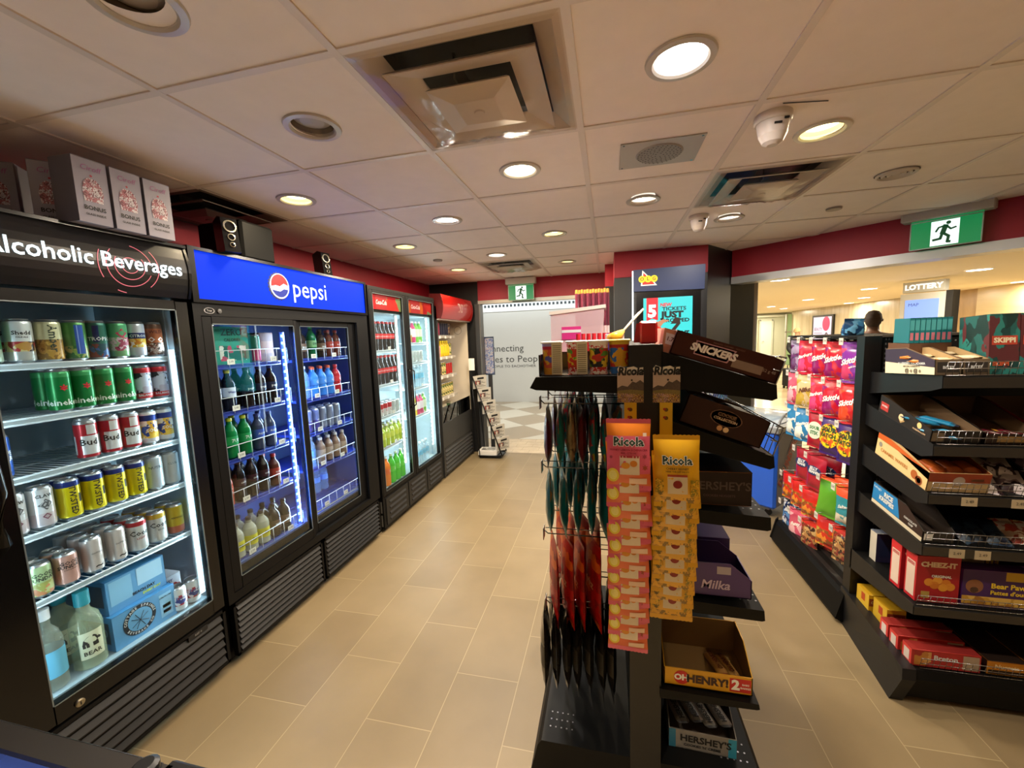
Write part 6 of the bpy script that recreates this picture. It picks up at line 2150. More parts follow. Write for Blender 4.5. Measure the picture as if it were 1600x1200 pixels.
def strip(x, z0, z1, label):
    e = empty('hanging_strip', (x, 1.262, 0), 0, label, 'hanging strip', 'hanging strips of cough drop bags')
    mb = MB(mat('#d8b018', 0.45))
    mb.box(-0.018, 0.018, -0.001, 0.001, z0, z1)
    for z in (z1 - 0.025, z1 - 0.05):
        mb.disc((0, -0.0015, z), (1, 0, 0), (0, 0, 1), 0.006, mat('#6a4a1a', 0.6), 10)
        mb.disc((-0.005, -0.0016, z + 0.002), (1, 0, 0), (0, 0, 1), 0.004, mat('#a8301c', 0.6), 8)
    mb.build('strip_band', e)
    c = header_card().build('header_card', e)
    c.location = (0, -0.003, 1.502)
    mb = MB(WIREC)
    mb.tube([(0, 0.03, 1.515), (0, -0.004, 1.512), (0, -0.006, 1.498)], 0.0015, None, 5)
    mb.build('wire_hook', e)


strip(0.066, 0.62, 1.415, 'yellow strip with mountain header card holding the pink and orange bags')
strip(0.168, 0.72, 1.415, 'yellow strip with mountain header card holding the yellow bags')
LEM = mat('#e8d23a', 0.4)
PINK = mat('#e0607a', 0.35, coat=0.2)
ORG = mat('#e8801c', 0.35, coat=0.2)


def ricola_pink():
    w, h = 0.124, 0.178
    o = pouch(w, h, 0.034, PINK, mat('#d8742a', 0.4), band=[(0.0, 0.2, mat('#e0662a', 0.35, coat=0.2)), (0.78, 1.0, ORG)],
              patches=((-0.024, 0.030, -0.145, -0.092, mat('#e8d8c0', 0.5)), (-0.022, 0.028, -0.097, -0.091, mat('#b8283a', 0.5)), (-0.020, 0.004, -0.128, -0.110, mat('#e0962a', 0.4), 1), (0.004, 0.024, -0.122, -0.104, mat('#d8862a', 0.4), 1), (0.002, 0.050, -0.172, -0.155, mat('#e8c8b0', 0.5)),
                       (-0.060, -0.026, -0.168, -0.128, LEM, 1), (-0.054, -0.032, -0.162, -0.134, mat('#f4e88a', 0.4), 1), (0.040, 0.050, -0.036, -0.026, mat('#f0d8c0', 0.5))),
              prints=(('Ricola', 0.034, 0.0, -0.052, W_, 0, 0.075), ('Ricola', 0.034, 0.0, -0.052, mat('#1c3a2c', 0.5), 0, 0.03), ('HONEY LEMON ECHINACEA', 0.008, 0, -0.075, mat('#a02038', 0.5)), ('MIEL CITRON', 0.007, 0, -0.084, mat('#a02038', 0.5)), ('*', 0.03, 0.045, -0.13, mat('#a84a2a', 0.5)), ('*', 0.02, -0.048, -0.10, mat('#a83a4a', 0.5)), ('*', 0.026, 0.044, -0.098, mat('#a83a4a', 0.5))),
              seed=11, name='cough_drop_bag')()
    return o


def ricola_yellow():
    Y = mat('#e0a816', 0.3, coat=0.25)
    return pouch(0.124, 0.178, 0.034, Y, mat('#c88a14', 0.4), band=[(0.0, 0.13, art(['#c8901a', '#e0a816', '#8a6a14', '#e0a816'], 60))],
                 patches=((-0.026, 0.026, -0.150, -0.098, mat('#d8c8a8', 0.5)), (-0.026, 0.026, -0.102, -0.096, mat('#a83a1c', 0.5)), (-0.012, 0.012, -0.134, -0.112, mat('#8a2418', 0.3), 1), (-0.058, -0.036, -0.150, -0.11, art(['#c8921a', '#8a7a1a', '#e0b02a'], 120)), (0.034, 0.056, -0.158, -0.11, art(['#c8921a', '#8a7a1a', '#e0b02a'], 120))),
                 prints=(('Ricola', 0.032, 0.0, -0.058, W_, 0, 0.075), ('Ricola', 0.032, 0.0, -0.058, mat('#1c3a2c', 0.5), 0, 0.03), ('CHERRY HONEY', 0.008, 0, -0.080, mat('#7a5a14', 0.5)), ('HERB THROAT DROPS', 0.006, 0, -0.088, mat('#7a5a14', 0.5)), ('*', 0.026, -0.045, -0.155, mat('#6a5a14', 0.5))),
                 seed=12, name='cough_drop_bag')()


def col(key, bd, x, z0, n, name, gap_full, zend):
    zs = [z0 - 0.001]
    step = (z0 - 0.178 - zend) / max(1, n - 1)
    for k in range(n):
        full = k in gap_full
        z = z0 - k * step
        y = 1.196 + k * 0.0082
        tilt = 0.13
        put(key, bd, (x + random.uniform(-0.003, 0.003), y, z), (-tilt, random.uniform(-0.03, 0.03), random.uniform(-0.03, 0.03)), ORD[k] + ' ' + name + ' bag from the top of its strip', 'cough drops', name + ' cough drop bags')


col('rp', ricola_pink, 0.056, 1.362, 11, 'pink and orange lemon cough drop', {0, 4}, 0.612)
col('ry', ricola_yellow, 0.186, 1.317, 9, 'yellow cherry honey cough drop', {0}, 0.750)

# ------------------------------------------------------------------ right gondola: bag side and end cap
RG = empty('display_gondola', (0, 0, 0), 0, 'black gondola at right with slanted shelves and bags on its left side', 'display shelf')
mb = MB(GB)
mb.box(1.245, 1.318, 2.375, 2.44, 0.0, 1.562, mat('#101012', 0.4))
mb.box(1.318, 2.15, 2.39, 2.41, 0.1, 1.562, mat('#0b0b0c', 0.5))
mb.box(1.318, 2.15, 2.375, 2.44, 1.555, 1.566, mat('#4a4238', 0.5))
mb.box(1.26, 1.70, 2.44, 3.30, 1.545, 1.56, GB)
mb.box(1.66, 1.70, 2.44, 3.30, 0.0, 1.56, GB)
mb.build('frame', RG)
mb = MB(mat('#77777c', 0.4, 0.5))
for k in range(56):
    z = 0.22 + k * 0.024
    for x in (1.340, 1.352):
        mb.box(x, x + 0.005, 2.3885, 2.390, z, z + 0.010)
for i in range(26):
    mb.disc((1.40 + i * 0.028, 2.389, 1.53), (1, 0, 0), (0, 0, 1), 0.004, mat('#a8a8ac', 0.4, 0.5), 8)
mb.build('slots', RG)['kind'] = 'stuff'
mb = MB(GB)
mb.prism([(1.205, 0.03), (1.235, 0.15), (1.25, 0.172), (1.66, 0.172), (1.66, 0.0), (1.22, 0.0)], 'y', 2.44, 3.32)
for k in range(5):
    mb.box(1.27 + k * 0.07, 1.30 + k * 0.07, 2.46, 3.30, 0.172, 0.1745, mat('#151516', 0.4))
mb.prism([(1.200, 0.03), (1.235, 0.172), (1.25, 0.19), (1.25, 0.0)], 'y', 2.40, 2.445)
mb.prism([(1.200, 0.03), (1.235, 0.172), (1.25, 0.19), (1.25, 0.0)], 'y', 3.315, 3.33)
mb.build('base_deck', RG)
XR0, XR1 = 1.262, 2.15
YF = 1.94


def rshelf(zb, zf, th, x0=XR0, fence=None, tags=(), tagy=None):
    """shelf from y=2.385 (height zb) to YF (height zf), lip th"""
    mb = MB(GB)
    mb.prism([(2.385, zb), (YF, zf), (YF - 0.012, zf - 0.006), (YF - 0.012, zf - th), (YF + 0.01, zf - th - 0.004), (2.385, zb - 0.05)], 'x', x0 + 0.003, XR1)
    mb.box(x0 + 0.003, XR1, YF - 0.0135, YF - 0.012, zf - th, zf - 0.004, mat('#2f2b26', 0.35))
    o = mb.build('shelf', RG)
    mb = MB(mat('#0f1013', 0.4))
    mb.prism([(2.385, zb + 0.008), (YF - 0.01, zf + 0.004), (YF - 0.012, zf - th), (YF + 0.05, zf - th - 0.02), (2.385, zb - 0.10)], 'x', x0, x0 + 0.003)
    mb.build('side_bracket', o)
    if fence:
        f = wire_fence(XR1 - x0 - 0.03, fence, 0.0016, 0.022, WIREC, lean=0.012).build('wire_fence', o)
        f.location = ((x0 + 0.012 + XR1 - 0.018) / 2, YF - 0.004, zf + 0.002)
    for x in tags:
        t = MB(mat('#b8a888', 0.6))
        t.box(x - 0.026, x + 0.026, YF - 0.0155, YF - 0.0140, zf - th - 0.001, zf - 0.006)
        t.text('2.49', 0.016, (x, YF - 0.0172, zf - th / 2 - 0.002), (1, 0, 0), (0, 0, 1), INK)
        t.build('price_tag', o)
    return o


rshelf(1.375, 1.405, 0.045, x0=1.280, fence=0.055)
rshelf(1.22, 1.128, 0.042, x0=1.268, fence=0.060)
rshelf(1.01, 0.925, 0.040, x0=1.264, fence=0.050, tags=(1.40, 1.56, 1.70))
rshelf(0.76, 0.705, 0.042, x0=1.258, fence=0.058, tags=(1.375, 1.46, 1.64))
rshelf(0.44, 0.435, 0.038, x0=1.245, fence=0.050)
mb = MB(GB)
mb.prism([(2.385, 0.18), (YF + 0.03, 0.155), (YF - 0.03, 0.16), (YF - 0.045, 0.125), (YF - 0.015, 0.02), (YF + 0.03, 0.0), (2.385, 0.0)], 'x', XR0 - 0.02, XR1)
pp = [(1.238, 2.44, 0.20), (1.212, YF + 0.03, 0.17), (1.206, YF - 0.04, 0.165), (1.198, YF - 0.055, 0.125), (1.178, YF - 0.02, 0.0), (1.238, 2.44, 0.0)]
mb.add(pp + [(x + 0.05, y, z) for x, y, z in pp], [(0, 1, 2, 3, 4, 5)] + [(k, k + 6, (k + 1) % 6 + 6, (k + 1) % 6) for k in range(6)], mat('#0f1013', 0.4))
bd_ = mb.build('base_deck', RG)
f = wire_fence(XR1 - XR0 - 0.03, 0.055, 0.0016, 0.022, WIREC, lean=0.012).build('wire_fence', bd_)
f.location = ((XR0 + XR1) / 2, YF - 0.02, 0.160)


def onshelf(key, bd, x, z, ang, label, category='snack box', group='boxes on the right gondola', dy=0.0, rz=0.0):
    """fronts face -y; ang = slope of the shelf; y from YF"""
    o = put(key, bd, (x, YF + 0.012 + dy, z + dy * math.tan(ang)), (ang, 0, rz), label, category, group)
    return o


CR = mat('#d8cdb0', 0.55)
A_t = math.atan2(-0.03, 0.445)
onshelf('protein', tray(0.085, 0.30, 0.062, 0.115, mat('#6d5c46', 0.5), mat('#a08860', 0.8), [('rect', -0.036, 0.036, 0.010, 0.052, mat('#2a2420', 0.5)), ('BITES', 0.016, 0, 0.03, W_)],
                        [('poly', [(0.298, 0.002), (0.002, 0.002), (0.002, 0.030), (0.298, 0.055)], CR), ('poly', [(0.298, 0.056), (0.002, 0.031), (0.002, 0.059), (0.165, 0.112), (0.298, 0.112)], mat('#34283c', 0.4)),
                         ('BLUEBERRY MACADAMIA', 0.014, 0.13, 0.046, W_), ('100% REAL INGREDIENTS', 0.009, 0.13, 0.034, INK), ('@ o @ o', 0.024, 0.12, 0.016, mat('#4a4438', 0.5))], cut=0.55), 1.312, 1.409, A_t,
        'open carton with dark violet and cream side, top shelf of the right gondola')
onshelf('protein2', tray(0.085, 0.30, 0.062, 0.115, mat('#6d5c46', 0.5), mat('#a08860', 0.8), [('rect', -0.036, 0.036, 0.010, 0.052, mat('#2a2420', 0.5)), ('BITES', 0.016, 0, 0.03, W_)], ()), 1.402, 1.409, A_t, 'second open carton of snack bars, beside the violet and cream one')
for k in range(8):
    onshelf('gbar%d' % (k % 2), bar(0.040, 0.12, 0.020, mat(['#c9762a', '#d8c8a8'][k % 2], 0.35), mat('#e0cfa8', 0.4)), 1.29 + (k % 4) * 0.044 - (0.0 if k < 4 else 0.004), 1.455 + 0.004 * k, A_t, ORD[k] + ' wrapped snack bar lying in the open cartons on the top shelf', 'snack bar', 'wrapped bars on the top shelf of the right gondola', dy=0.09 + (0.10 if k >= 4 else 0), rz=random.uniform(-0.5, 0.5))
SK = art(['#17403f', '#1f5a58', '#2a7a74', '#123230', '#5a2a2e'], 34, 0.4, stretch=(1, 1, 0.5))
skb = carton(0.095, 0.14, 0.235, SK, SK, SK, [('rect', -0.040, 0.040, 0.115, 0.150, mat('#b8402c', 0.5)), ('SKIPPI', 0.026, 0, 0.132, mat('#e8d8b8', 0.5), 0.05), ('SKIPPI', 0.020, -0.01, 0.04, mat('#b8502c', 0.5), 0.05)])
for k in range(6):
    onshelf('skippi', skb, 1.502 + k * 0.097, 1.409, A_t, ORD[k] + ' dark green SKIPPI box from the left on the top shelf', dy=0.02, group='dark green SKIPPI boxes')
skc = carton(0.018, 0.10, 0.11, mat('#1f7a84', 0.4), mat('#1f6a74', 0.4), None, [('rect', -0.008, 0.008, 0.055, 0.10, mat('#4fa8b0', 0.4)), ('rect', -0.006, 0.006, 0.012, 0.045, mat('#c8788a', 0.4))])
for k in range(8):
    onshelf('skcard', skc, 1.315 + k * 0.0195, 1.53, 0, ORD[k] + ' thin teal freezie carton from the left, standing in a row', dy=0.22, group='thin teal cartons on the top shelf')
mb = MB(mat('#5a3a24', 0.6))
mb.box(1.302, 1.455, 2.16, 2.30, 1.401, 1.5285)
mb.build('shelf_box', label='brown carton under the row of thin teal cartons', category='carton')

A_2 = math.atan2(0.092, 0.445)
BRN = mat('#6b5236', 0.7)
onshelf('scott', tray(0.165, 0.34, 0.055, 0.085, mat('#1f1a18', 0.4), BRN, [('rect', -0.08, -0.04, 0.008, 0.046, mat('#6a5a44', 0.5))],
                      [('rect', 0.27, 0.325, 0.022, 0.060, mat('#a8302c', 0.5)), ('scotts', 0.016, 0.297, 0.045, W_), ('disc', 0.18, 0.036, 0.016, mat('#d8c49a', 0.5)), ('poly', [(0.20, 0.030), (0.18, 0.010), (0.155, 0.026), (0.18, 0.040)], mat('#a88a5a', 0.5)), ('disc', 0.07, 0.046, 0.013, mat('#e0c080', 0.5)), ('MARSHMALLOW', 0.010, 0.065, 0.022, mat('#d8b890', 0.5))], cut=0.8), 1.352, 1.132, A_2,
        'black open box with a red corner logo, second shelf of the right gondola')
for k in range(4):
    onshelf('bluebar', bar(0.045, 0.13, 0.018, mat('#2a8ab8', 0.3, coat=0.3), mat('#1c2a4a', 0.4)), 1.315 + (k % 2) * 0.06, 1.150 + (k // 2) * 0.012, A_2, ORD[k] + ' shiny blue wrapped treat in the black box on the second shelf', 'snack bar', 'blue treats in the black box', dy=0.03 + (k // 2) * 0.10, rz=random.uniform(-0.4, 0.4) + PI / 3)
for k, (x, c) in enumerate(((1.535, '#2c1a12'), (1.72, '#8a1a24'))):
    onshelf('br%d' % k, tray(0.175, 0.32, 0.045, 0.085, mat(c, 0.5), BRN, [('rect', -0.05, 0.05, 0.01, 0.035, mat('#8a6a3a', 0.5))], (), cut=0.8), x, 1.132, A_2, ['dark brown open box beside the black one, second shelf', 'crimson open box at the right edge, second shelf'][k])
    for j in range(2):
        onshelf('redbar', bar(0.036, 0.11, 0.018, mat('#5a1420', 0.3), mat('#c8902a', 0.4)), x - 0.03 + j * 0.06, 1.150, A_2, ['left', 'right'][j] + ' dark red bar in the ' + ['dark brown', 'crimson'][k] + ' open box', 'snack bar', 'dark bars on the second shelf', dy=0.04, rz=1.2)

A_3 = math.atan2(0.085, 0.445)
BIS = mat('#d8bc84', 0.55)
onshelf('caramel', tray(0.205, 0.34, 0.085, 0.125, mat('#b89a6a', 0.5), mat('#9a4a1a', 0.6), [('rect', -0.102, 0.102, 0.045, 0.084, mat('#8a3414', 0.5)), ('disc', 0.0, 0.050, 0.02, mat('#a89888', 0.5)), ('rect', 0.04, 0.08, 0.05, 0.062, mat('#8a7a58', 0.6))],
                        [('rect', 0.002, 0.338, 0.002, 0.084, BIS), ('poly', [(0.338, 0.086), (0.20, 0.086), (0.002, 0.052), (0.002, 0.083), (0.338, 0.124)], mat('#c05a1c', 0.5)), ('disc', 0.31, 0.062, 0.012, mat('#8a8478', 0.5)), ('CARAMEL WAFERS', 0.022, 0.21, 0.040, mat('#b87a3a', 0.5)),
                         ('disc', 0.075, 0.034, 0.020, mat('#a85a24', 0.5)), ('disc', 0.045, 0.022, 0.020, mat('#8a4418', 0.5)), ('disc', 0.045, 0.022, 0.012, mat('#c8843a', 0.5))], cut=0.7), 1.372, 0.930, A_3,
        'cream and orange caramel wafer box on the third shelf')
for k in range(3):
    onshelf('caramelpk', bar(0.055, 0.11, 0.034, mat('#b85a20', 0.4), mat('#a84a1a', 0.4)), 1.325 + k * 0.058, 0.985, A_3, ['left', 'middle', 'right'][k] + ' orange packet peeking over the caramel wafer box', 'snack bar', 'orange packets in the wafer box', dy=0.07)
for k in range(6):
    onshelf('choc', pouch(0.10, 0.13, 0.05, art(['#cfc4c4', '#4a2434', '#cfc4c4', '#8a7480', '#2c161c'], 22, 0.35), seed=21, name='snack_bag'), 1.515 + (k % 3) * 0.098, 0.972 + (k // 3) * 0.048, 0, ORD[k] + ' white and plum snack bag on the third shelf', 'snack bag', 'white and plum bags on the third shelf', dy=0.03 + (k // 3) * 0.07)

A_4 = math.atan2(0.055, 0.445)
BL = mat('#1f7ab8', 0.45)
onshelf('rice', tray(0.11, 0.34, 0.050, 0.105, mat('#2a2622', 0.5), mat('#2c2018', 0.8), [('rect', -0.05, -0.02, 0.01, 0.04, PAPER)],
                     [('rect', 0.002, 0.338, 0.0, 0.018, mat('#d0c4a8', 0.6)), ('poly', [(0.338, 0.020), (0.14, 0.020), (0.17, 0.103), (0.338, 0.103)], BL), ('poly', [(0.138, 0.020), (0.002, 0.020), (0.002, 0.048), (0.10, 0.103), (0.168, 0.103)], mat('#2c1812', 0.5)),
                      ('RICE', 0.030, 0.225, 0.078, W_, 0.05), ('KRISPIES', 0.028, 0.235, 0.050, W_, 0.05), ("Kellogg's", 0.016, 0.305, 0.088, mat('#c8dcf0', 0.5)), ('CHOCOLATE', 0.013, 0.075, 0.050, W_), ('CHIP', 0.013, 0.07, 0.034, W_)], cut=0.35), 1.325, 0.709, A_4,
        'blue RICE KRISPIES box with brown corner on the fourth shelf')
for k in range(8):
    key = ['snb', 'sna', 'snc'][k % 3] if k > 2 else 'snd'
    cols = {'snb': ['#c8a890', '#b84a3a', '#e8d8c8', '#8a3024'], 'sna': ['#e8d8b0', '#c87a6a', '#f0e8d8', '#a84a3a'], 'snc': ['#1c3a7a', '#d8b88a', '#2a4a9a', '#e8dcc8'], 'snd': ['#1a2438', '#24344a', '#101420', '#3a4a5a']}[key]
    onshelf(key, pouch(0.075, 0.12, 0.04, art(cols, 26, 0.35), seed=31 + k % 3, name='snack_bag'), 1.42 + k * 0.072, 0.772, 0, ORD[k] + {'snd': ' dark navy', 'snb': ' salmon and cream', 'sna': ' pale cream and pink', 'snc': ' blue and tan'}[key] + ' snack bag from the left, fourth shelf', 'snack bag', 'snack bags on the fourth shelf', dy=0.03 + (k % 2) * 0.015)
# lay those bags back
for o in list(bpy.data.objects):
    if o.get('group') in ('snack bags on the fourth shelf', 'white and plum bags on the third shelf'):
        o.rotation_euler = (-1.15, 0, random.uniform(-0.4, 0.4))
        o.location.y += 0.10
        o.location.z += 0.012 if 'plum' in o['group'] else -0.012

CZ = mat('#a81420', 0.45)
cz = carton(0.150, 0.065, 0.205, CZ, mat('#c8242c', 0.45), mat('#c8242c', 0.45), [('CHEEZ-IT', 0.029, 0.0, 0.168, mat('#e8c8a8', 0.5), 0.06), ('ORIGINAL', 0.015, 0.012, 0.118, W_, 0.04), ('rect', -0.055, -0.025, 0.018, 0.048, mat('#b89a4a', 0.5))]
            + [('disc', x, z, 0.017, mat(c, 0.5)) for x, z, c in ((-0.03, 0.09, '#d88a2a'), (0.0, 0.100, '#e09a30'), (0.03, 0.09, '#d07a20'), (0.045, 0.075, '#d88a2a'), (-0.01, 0.078, '#c8701c'), (0.02, 0.07, '#e0982c'))],
            [('rect', 0.008, 0.057, 0.015, 0.17, mat('#e0c8b8', 0.6)), ('rect', 0.012, 0.053, 0.15, 0.165, mat('#a81420', 0.5))])
onshelf('cheezit', cz, 1.345, 0.4375, 0, 'front red CHEEZ-IT box, lettering facing out, fifth shelf', dy=0.012)
onshelf('cheezit', cz, 1.338, 0.4375, 0, 'red CHEEZ-IT box standing right behind the front one', dy=0.095)
onshelf('granola', carton(0.10, 0.05, 0.15, mat('#2a2a4a', 0.5), mat('#cfc8b8', 0.5), mat('#8a94a8', 0.5), [('rect', -0.04, 0.04, 0.03, 0.12, mat('#1c2a4a', 0.5))], ()), 1.345, 0.4375, 0, 'small white-sided dark box at the back left of the fifth shelf', dy=0.32)
BPURP = mat('#43205c', 0.45)


def bear(mb):
    B = mat('#a8682a', 0.5)
    o, r, u = (-0.035, -0.0012, 0.10), (1, 0, 0), (0, 0, 1)
    mb.disc(o, r, u, 0.042, B, 24, 1.25)


bp = carton(0.225, 0.06, 0.16, BPURP, mat('#5a2a74', 0.45), mat('#5a2a74', 0.45),
            [('rect', -0.112, 0.112, 0.010, 0.045, art(['#c89a3a', '#a8742a', '#e0b85a'], 30)), ('rect', 0.03, 0.112, 0.120, 0.158, mat('#c8a028', 0.5)), ('Bear Paws', 0.030, 0.045, 0.095, mat('#e8c830', 0.5), 0.03), ("Pattes d'ours", 0.024, 0.045, 0.066, mat('#e8c830', 0.5), 0.03),
             ('disc', -0.072, 0.088, 0.030, mat('#8a5a3a', 0.6)), ('disc', -0.072, 0.072, 0.014, mat('#1c1412', 0.5))], ())
for k in range(3):
    onshelf('bearpaws', bp, 1.545 + k * 0.23, 0.4375, 0, ORD[k] + ' purple Bear Paws cookie box from the left, fifth shelf', dy=0.014)
onshelf('dare', carton(0.16, 0.06, 0.19, mat('#3a1c4c', 0.5), None, None, [('rect', -0.05, 0.03, 0.14, 0.18, mat('#8a8070', 0.5)), ('rect', 0.035, 0.078, 0.13, 0.188, mat('#c8a028', 0.5)), ('TE', 0.03, 0.056, 0.16, BPURP)], ()), 1.53, 0.4375, 0, 'tall dark violet carton behind the Bear Paws boxes', dy=0.095)
YC = mat('#d8ac1c', 0.5)
ch = carton(0.075, 0.10, 0.105, YC, mat('#d8b030', 0.5), mat('#c89a1c', 0.5), [('rect', -0.036, 0.036, 0.045, 0.085, mat('#8a3a1c', 0.5)), ('Christie', 0.018, 0, 0.065, mat('#e8d8a0', 0.5))], [('rect', 0.03, 0.06, 0.05, 0.09, mat('#b84a1c', 0.5))])
onshelf('chr', ch, 1.305, 0.166, 0, 'yellow Christie biscuit box, rearmost on the bottom deck', dy=0.30)
onshelf('chr', ch, 1.320, 0.166, 0, 'yellow Christie biscuit box in front of the rearmost one', dy=0.19)
BT = mat('#b8302c', 0.45)
bt_ = carton(0.24, 0.055, 0.075, BT, mat('#d8403a', 0.45), mat('#8a2420', 0.5), [('rect', -0.11, -0.05, 0.006, 0.068, art(['#c8843a', '#a83028', '#d8a05a'], 40)), ('rect', 0.06, 0.115, 0.006, 0.068, mat('#b09a80', 0.6)), ('Breton', 0.03, 0.0, 0.045, W_, 0.03)],
             [('rect', 0.012, 0.044, 0.012, 0.06, mat('#e0d0c8', 0.6))])
onshelf('breton', bt_, 1.375, 0.162, 0, 'red Breton cracker box right behind the wire fence, bottom deck', dy=-0.02)
onshelf('breton', bt_, 1.370, 0.164, 0, 'second red Breton cracker box, lying one back, bottom deck', dy=0.055)
onshelf('breton', bt_, 1.372, 0.166, 0, 'third red Breton cracker box, farthest back, bottom deck', dy=0.125)
for k in range(4):
    onshelf('goblin', carton(0.13, 0.20, 0.06, mat('#c8801c', 0.45), mat('#2a1a12', 0.5), mat('#241812', 0.4), [('rect', -0.06, 0.06, 0.004, 0.02, mat('#2a1a12', 0.5)), ('Nuggets', 0.024, 0.0, 0.036, mat('#f0d8a0', 0.5), 0.03)], ()), 1.585 + k * 0.137, 0.162, 0.0, ORD[k] + ' orange and black box from the left on the bottom deck', dy=-0.015)
put('bluecap', pouch(0.16, 0.10, 0.08, art(['#3a8ac8', '#1c4a7a', '#6ab0e0', '#16283a'], 24, 0.4), seed=41, name='plush_toy'), (1.43, 2.84, 1.645), (0.1, 0, 0.5), 'crumpled blue soft packet lying on top of the right gondola', 'packet')

# bags hanging on the left side of that gondola (fronts face -x, turned a little to the camera)
def peg_r():
    e = empty('peg_hook')
    mb = MB(WIREC)
    mb.tube([(0.0, 0, 0.0), (-0.36, 0, 0.0), (-0.372, 0, 0.012)], 0.0024, None, 6)
    mb.tube([(0.0, 0, 0.022), (-0.385, 0, 0.022)], 0.0018, None, 6)
    mb.build('hook_wire', e)
    mb = MB(mat('#c9c4ba', 0.5))
    mb.box(-0.3885, -0.386, -0.020, 0.020, -0.016, 0.022)
    mb.text('3.99', 0.018, (-0.3895, 0, 0.003), (0, -1, 0), (0, 0, 1), INK)
    mb.build('price_tag', e)
    return e


SP = lambda c1, c2, seed, word, wc='#f2ece8', sz=0.043, extra=(): pouch(0.165, 0.20, 0.048, art([c1, c2, c1, c1, c2], 26, 0.22, 0.5), mat(c1, 0.3), topm=mat(c1, 0.3, coat=0.3), prints=((word, sz, 0, -0.085, mat(wc, 0.4), 1, 0.035),) + extra, seed=seed, name='candy_bag')
RB = {
    'purple': SP('#7a2a96', '#c83a6a', 51, 'Skittles', extra=(('wild berry', 0.015, 0.02, -0.115, mat('#e8d8e8', 0.4), 1),)),
    'red': SP('#b8142a', '#8a1060', 52, 'Skittles'),
    'starb': SP('#c8203a', '#d8407a', 53, 'Starburst', sz=0.032),
    'silver': SP('#9a8aa8', '#6a3a6a', 54, 'Nerds', '#6a2a6a'),
    'orig': SP('#b8141e', '#e04a2a', 55, 'Skittles'),
    'gold': SP('#c8b084', '#b89a3a', 56, 'Nibs', '#5a2a1a'),
    'pinkb': SP('#c8506a', '#e0a8b0', 57, 'Fuzzy', sz=0.032),
    'sourp': pouch(0.165, 0.20, 0.048, mat('#3a1c6a', 0.3, coat=0.3), None, patches=((-0.070, 0.070, -0.165, -0.018, art(['#d8c81c', '#d8c81c', '#c85a1c', '#2a2a1a'], 60), 1),), prints=(('SOUR', 0.038, 0, -0.055, mat('#1c3a1c', 0.5), 0, 0.06), ('PATCH', 0.032, 0, -0.090, mat('#1c3a1c', 0.5), 0, 0.06), ('KIDS', 0.026, 0, -0.125, mat('#c8401c', 0.5), 0, 0.06)), seed=58, name='candy_bag'),
    'bluewhite': SP('#2a7ab0', '#e0e8e0', 59, 'Maynards', sz=0.028),
    'redwhite': pouch(0.165, 0.20, 0.045, mat('#a8182c', 0.3, coat=0.3), None, patches=((-0.060, 0.060, -0.15, -0.04, mat('#c8d0c0', 0.5), 1),), prints=(('SOUR', 0.03, 0, -0.08, mat('#2a6a3a', 0.5), 0, 0.05), ('STIX', 0.03, 0, -0.112, mat('#2a6a3a', 0.5), 0, 0.05)), seed=60, name='candy_bag'),
    'allsorts': pouch(0.15, 0.20, 0.045, mat('#a0162c', 0.3, coat=0.3), None, patches=((-0.060, 0.055, -0.11, -0.05, mat('#1c2a5a', 0.5), 1),), prints=(('JELLY', 0.026, 0, -0.068, W_, 0, 0.05), ('BEANS', 0.024, 0, -0.090, W_, 0, 0.05)), seed=61, name='candy_bag'),
    'gummy': pouch(0.15, 0.17, 0.045, art(['#c8301c', '#e08a2a', '#b89a3a', '#8a4a1c'], 36, 0.25, 0.4), None, topm=mat('#c81c1c', 0.3), band=[(0.62, 0.88, mat('#c82418', 0.3, coat=0.3))], seed=62, name='candy_bag'),
    'tealor': pouch(0.14, 0.20, 0.050, mat('#2a8a9a', 0.3, coat=0.3), None, topm=mat('#e0522a', 0.35), band=[(0.76, 0.88, mat('#e0522a', 0.35)), (0.0, 0.3, art(['#d8d0b8', '#4aa0a8', '#e8e0c8'], 30))], prints=(('Salted', 0.026, 0, -0.09, W_, 1, 0.04),), seed=63, name='candy_bag'),
    'green': pouch(0.13, 0.20, 0.03, mat('#5aa02a', 0.3, coat=0.3), None, seed=64, name='candy_bag'),
    'bluenut': pouch(0.13, 0.19, 0.045, art(['#24386a', '#c8ccd4', '#1c2a4a', '#4a7ab0'], 34, 0.25, 0.4), None, botm=mat('#4aa0d8', 0.3), seed=65, name='candy_bag'),
    'trail': pouch(0.14, 0.18, 0.045, art(['#a87a4a', '#6a3a24', '#c8a46a', '#8a2a24', '#3a2018'], 44, 0.25, 0.4), None, topm=mat('#b82418', 0.3), seed=66, name='candy_bag'),
}
RN = {'purple': 'purple Skittles bag', 'red': 'crimson Skittles bag', 'starb': 'red Starburst bag', 'silver': 'silvery violet candy bag', 'orig': 'bright red Skittles bag', 'gold': 'cream and gold candy bag', 'pinkb': 'pink candy bag', 'sourp': 'yellow and violet SOUR PATCH KIDS bag',
      'bluewhite': 'blue and white candy bag', 'redwhite': 'red candy bag with a pale round panel', 'allsorts': 'red candy bag with navy panel', 'gummy': 'red topped clear gummy bag', 'tealor': 'teal bag with orange top', 'green': 'green candy bag', 'bluenut': 'navy and silver snack bag', 'trail': 'brown trail mix bag'}
YS = [2.56, 2.73, 2.90, 3.07, 3.22]
